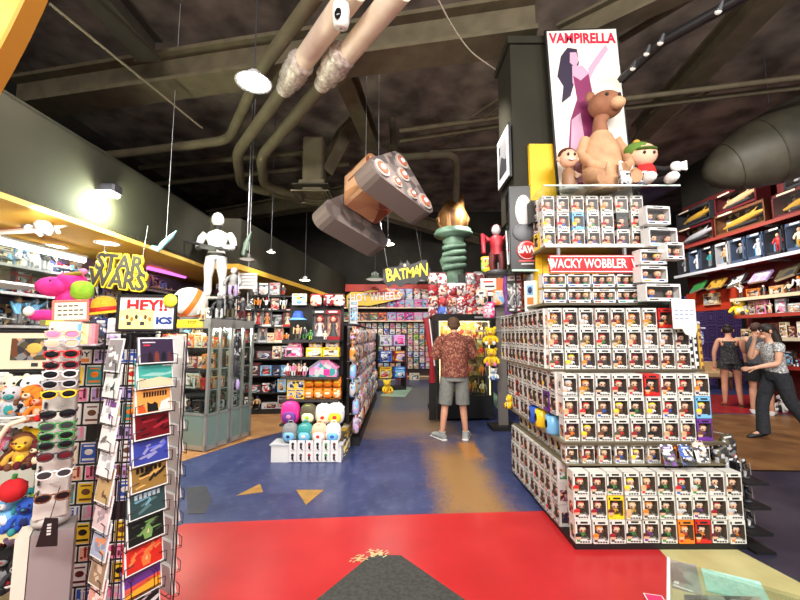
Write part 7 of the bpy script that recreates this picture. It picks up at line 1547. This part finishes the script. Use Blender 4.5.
# the woman walking past, hand at her cheek
JW = dict(pelvis=(0, 0, .94), waist=(0, -.01, 1.06), chest=(0, -.03, 1.27), neck=(0, -.05, 1.43), head=(0, -.085, 1.56), shL=(-.15, -.03, 1.37), elL=(-.20, -.20, 1.14), wrL=(-.11, -.25, 1.36), shR=(.15, -.03, 1.37), elR=(.20, -.10, 1.10), wrR=(.15, -.36, 1.04),
          hipL=(-.085, 0, .92), knL=(-.09, -.16, .53), anL=(-.09, -.17, .10), toL=(-.09, -.32, .035), hipR=(.085, 0, .92), knR=(.09, .08, .52), anR=(.09, .36, .16), toR=(.09, .27, .05))
JW['wrL'] = (-.08, -.19, 1.42)
wl = fl(783, 441)
wo, J = person('woman with long dark hair in silver top and dark jeans walking, hand at cheek', (wl.x, wl.y, .0), -pi / 2 - R(12), JW, sk2, 1.03)
S = 1.03; sil = P('silver', 'grey', 'white', 'silver', (110, 112, 108), scale=90, rough=.35); jn = noisy('dark_denim', (34, 36, 42), (50, 52, 60), 30, .85); jn.node_tree.nodes['Principled BSDF'].inputs['Roughness'].default_value = .9
mb = MB(); mb.limb([Vector(p) * S for p in ((0, 0, .97), (0, -.01, 1.08), (0, -.03, 1.22), (0, -.035, 1.33), (0, -.045, 1.40))], [(.155 * S, .12 * S), (.135 * S, .105 * S), (.15 * S, .13 * S), (.155 * S, .11 * S), (.08 * S, .07 * S)], sil, 16, False)
for s in 'LR': mb.limb([J['sh' + s].lerp(J['chest'], .3), J['sh' + s], J['sh' + s].lerp(J['el' + s], .4)], [.07 * S, .072 * S, .062 * S], sil, 10, False)
ppart('top', mb, wo)
mb = MB(); mb.limb([Vector(p) * S for p in ((0, 0, 1.0), (0, 0, .93), (0, 0, .86))], [(.145 * S, .115 * S), (.165 * S, .13 * S), (.16 * S, .125 * S)], jn, 16, True)
for s in 'LR': mb.limb([J['hip' + s], J['hip' + s].lerp(J['kn' + s], .5), J['kn' + s], J['kn' + s].lerp(J['an' + s], .5), J['an' + s] + Vector((0, 0, -.02))], [.105 * S, .098 * S, .078 * S, .078 * S, .085 * S], jn, 12, False)
ppart('jeans', mb, wo)
dh = noisy('dark_hair', (26, 18, 16), (42, 28, 24), 40, .6)
mb = MB(); h = J['head']; mb.ell(h + Vector((0, .02, .03)), (.098, .104, .092), dh, 16, 10); mb.limb([h + Vector((0, .06, .02)), h + Vector((0, .10, -.10)), h + Vector((0, .12, -.30)), h + Vector((0, .10, -.50)), h + Vector((0, .09, -.56))], [(.09, .07), (.105, .07), (.115, .06), (.09, .045), (.04, .02)], dh, 12); part('hair', mb, wo)
face_parts(wo, J, S, 0, sk2)
for s in 'LR':
    a, b = J['an' + s], J['to' + s]; d = (b - a).normalized(); mb = MB(); mb.limb([a - d * .04 + Vector((0, 0, -.03)), a + d * .06 + Vector((0, 0, -.02)), b, b + d * .06], [(.04, .04), (.045, .04), (.045, .03), (.025, .02)], 'black', 10); part('shoe', mb, wo)
# the woman in the black playsuit, seen from behind
JB = dict(pelvis=(0, 0, .92), waist=(0, 0, 1.04), chest=(0, 0, 1.24), neck=(0, 0, 1.40), head=(0, -.02, 1.53), shL=(-.16, 0, 1.35), elL=(-.23, 0, 1.08), wrL=(-.24, -.03, .84), shR=(.16, 0, 1.35), elR=(.24, 0, 1.08), wrR=(.25, -.03, .84),
          hipL=(-.09, 0, .90), knL=(-.10, -.01, .48), anL=(-.11, .01, .08), toL=(-.13, -.13, .03), hipR=(.09, 0, .90), knR=(.11, -.01, .48), anR=(.13, .01, .08), toR=(.16, -.12, .03))
bl_ = fl(734, 407)
bo, J = person('woman in sleeveless black playsuit seen from behind, on the crimson floor', bl_, pi - R(38), JB, sk1, 1.08); S = 1.08
bk = P((22, 22, 26), (32, 32, 36), (26, 25, 30), (70, 70, 72), scale=60, rough=.85)
mb = MB(); mb.limb([Vector(p) * S for p in ((0, 0, .86), (0, 0, .95), (0, 0, 1.06), (0, 0, 1.2), (0, 0, 1.31))], [(.185 * S, .15 * S), (.165 * S, .135 * S), (.135 * S, .11 * S), (.15 * S, .12 * S), (.12 * S, .085 * S)], bk, 16, False)
for a in (-1, 1): mb.limb([Vector((a * .09, -.07, 1.29)) * S, Vector((a * .10, 0, 1.40)) * S, Vector((a * .09, .08, 1.28)) * S], .014 * S, bk, 6)
for s in 'LR': mb.limb([J['hip' + s] + Vector((0, 0, .02)), J['hip' + s].lerp(J['kn' + s], .35)], [.115 * S, .125 * S], bk, 14, False)
ppart('playsuit', mb, bo)
mb = MB(); h = J['head']; mb.ell(h + Vector((0, .014, .02)), (.098, .108, .10), dh, 16, 10); mb.ell(h + Vector((0, .07, .09)), (.055, .055, .05), dh, 12, 8); part('hair', mb, bo); face_parts(bo, J, S, 0, sk1)
for s in 'LR': a, b = J['an' + s], J['to' + s]; mb = MB(); d = (b - a); d.z = 0; d.normalize(); c_ = (a + b) / 2; mb.limb([Vector((a.x, a.y, .012)) - d * .06, Vector((b.x, b.y, .012)) + d * .06], [(.04, .012), (.045, .012)], 'brown', 10); mb.limb([b + Vector((-.05, 0, -.02)), b + Vector((0, 0, .035)), b + Vector((.05, 0, -.02))], .01, 'brown', 5); part('sandal', mb, bo)
# the person in the grey vest behind her
JC = dict(JB); JC.update(elR=(.20, -.12, 1.10), wrR=(.10, -.3, 1.06), elL=(-.20, -.12, 1.10), wrL=(-.10, -.3, 1.06))
cl_ = fl(765, 405)
co, J = person('person in dark grey vest and black shorts facing the shelves, partly hidden', (7.12, 7.42, 0), pi - R(48), JC, sk1, 1.1); S = 1.1
gv = noisy('grey_vest', (62, 62, 68), (76, 76, 82), 30, .9)
mb = MB(); mb.limb([Vector(p) * S for p in ((0, 0, .90), (0, 0, 1.05), (0, 0, 1.22), (0, 0, 1.34), (0, 0, 1.39))], [(.17 * S, .135 * S), (.16 * S, .125 * S), (.17 * S, .13 * S), (.16 * S, .10 * S), (.075 * S, .07 * S)], gv, 16, False); ppart('vest', mb, co)
mb = MB(); mb.limb([Vector(p) * S for p in ((0, 0, .96), (0, 0, .84))], [(.16 * S, .13 * S), (.17 * S, .14 * S)], M('black', .9), 16, True)
for s in 'LR': mb.limb([J['hip' + s], J['hip' + s].lerp(J['kn' + s], .75)], [.11 * S, .115 * S], M('black', .9), 14, False)
ppart('shorts', mb, co)
mb = MB(); h = J['head']; mb.ell(h + Vector((0, .014, .02)), (.098, .106, .10), noisy('brown_hair', (60, 40, 32), (84, 58, 46), 40, .8), 16, 10); part('hair', mb, co); face_parts(co, J, S, 0, sk1)
for s in 'LR': a, b = J['an' + s], J['to' + s]; d = (b - a); d.z = 0; d.normalize(); mb = MB(); mb.limb([Vector((a.x, a.y, .04)) - d * .05, Vector((a.x, a.y, .05)) + d * .05, Vector((b.x, b.y, .03)) + d * .06], [(.045, .04), (.05, .045), (.035, .025)], 'white', 10); part('shoe', mb, co)

# ------------------------------------------------------------------ glass showcase at the bottom right corner
zc = .86; A_ = fl(667, 558, zc); B_ = fl(800, 596, zc); d1 = (B_ - A_); d1.z = 0; d1.normalize(); d2 = Vector((d1.y, -d1.x, 0)); rz_ = math.atan2(d1.y, d1.x)
t = thing('glass_showcase', 'low glass showcase at the bottom right corner showing comic prints', 'showcase', A_ - Vector((0, 0, zc)), rz_)
mb = MB(); mb.box((.5, -.25, zc - .005), (1.0, .5, .01), GLASS); part('top_pane', mb, t)
mb = MB(); mb.box((.5, -.002, zc / 2 + .2), (1.0, .006, zc - .42), GLASS); part('side_pane', mb, t); mb = MB(); mb.box((.003, -.25, zc / 2 + .2), (.006, .5, zc - .42), GLASS); part('side_pane', mb, t)
mb = MB(); mb.box((.004, -.25, zc + .001), (.008, .5, .006), 'silver'); part('edge_trim', mb, t)
mb = MB(); mb.box((.5, -.25, .2), (.98, .48, .40), (60, 60, 62)); part('base', mb, t)
mb = MB(); mb.box((.5, -.25, zc - .12), (.98, .48, .008), GLASS); part('shelf', mb, t)
def onshelf(name, label, cat, pxs, m, z, th=.004):
    ps = [fl(a, b, z) for a, b in pxs]; c = sum(ps, Vector()) / len(ps); mb = MB(); mb.slab([(q.x - c.x, q.y - c.y) for q in ps], 0, th, m); return thing(name, label, cat, c, 0, None, mb)
o = onshelf('comic_print', 'mint green dotted paper lying in the glass showcase', 'print', [(701, 569), (760, 583), (772, 606), (707, 592)], noisy('mint_paper', (150, 198, 184), (176, 216, 204), 60, .6), zc - .108)
o = onshelf('comic_print', 'grey photographic print with white caption in the glass showcase', 'print', [(669, 561), (696, 566), (703, 596), (672, 588)], P((120, 116, 110), (150, 146, 138), (92, 88, 84), (168, 150, 146), scale=14), zc - .110)
p = fl(683, 588, zc - .105); mb = MB(); mb.box((0, 0, .0), (.05, .006, .001), 'white'); mb.box((-.018, .02, 0), (.012, .014, .001), 'white'); q_ = part('caption', mb, o, (p.x - o.location.x, p.y - o.location.y, .0045), (0, 0, rz_ - .1))
o = onshelf('comic_print', 'dark drawn panel with white strokes, front of glass showcase', 'print', [(684, 596), (760, 598), (775, 640), (690, 640)], P((90, 88, 84), (130, 126, 118), (66, 62, 60), (170, 168, 160), scale=22), zc - .100)
c = fl(655, 600); mb = MB(); mb.box((0, 0, .008), (.10, .07, .003), 'white', (0, 0, -.25)); mb.box((0, 0, .0100), (.088, .058, .001), (226, 50, 110), (0, 0, -.25))
thing('card', 'small bright pink card with white border on the red floor', 'card', fl(655, 600), 0, None, mb)
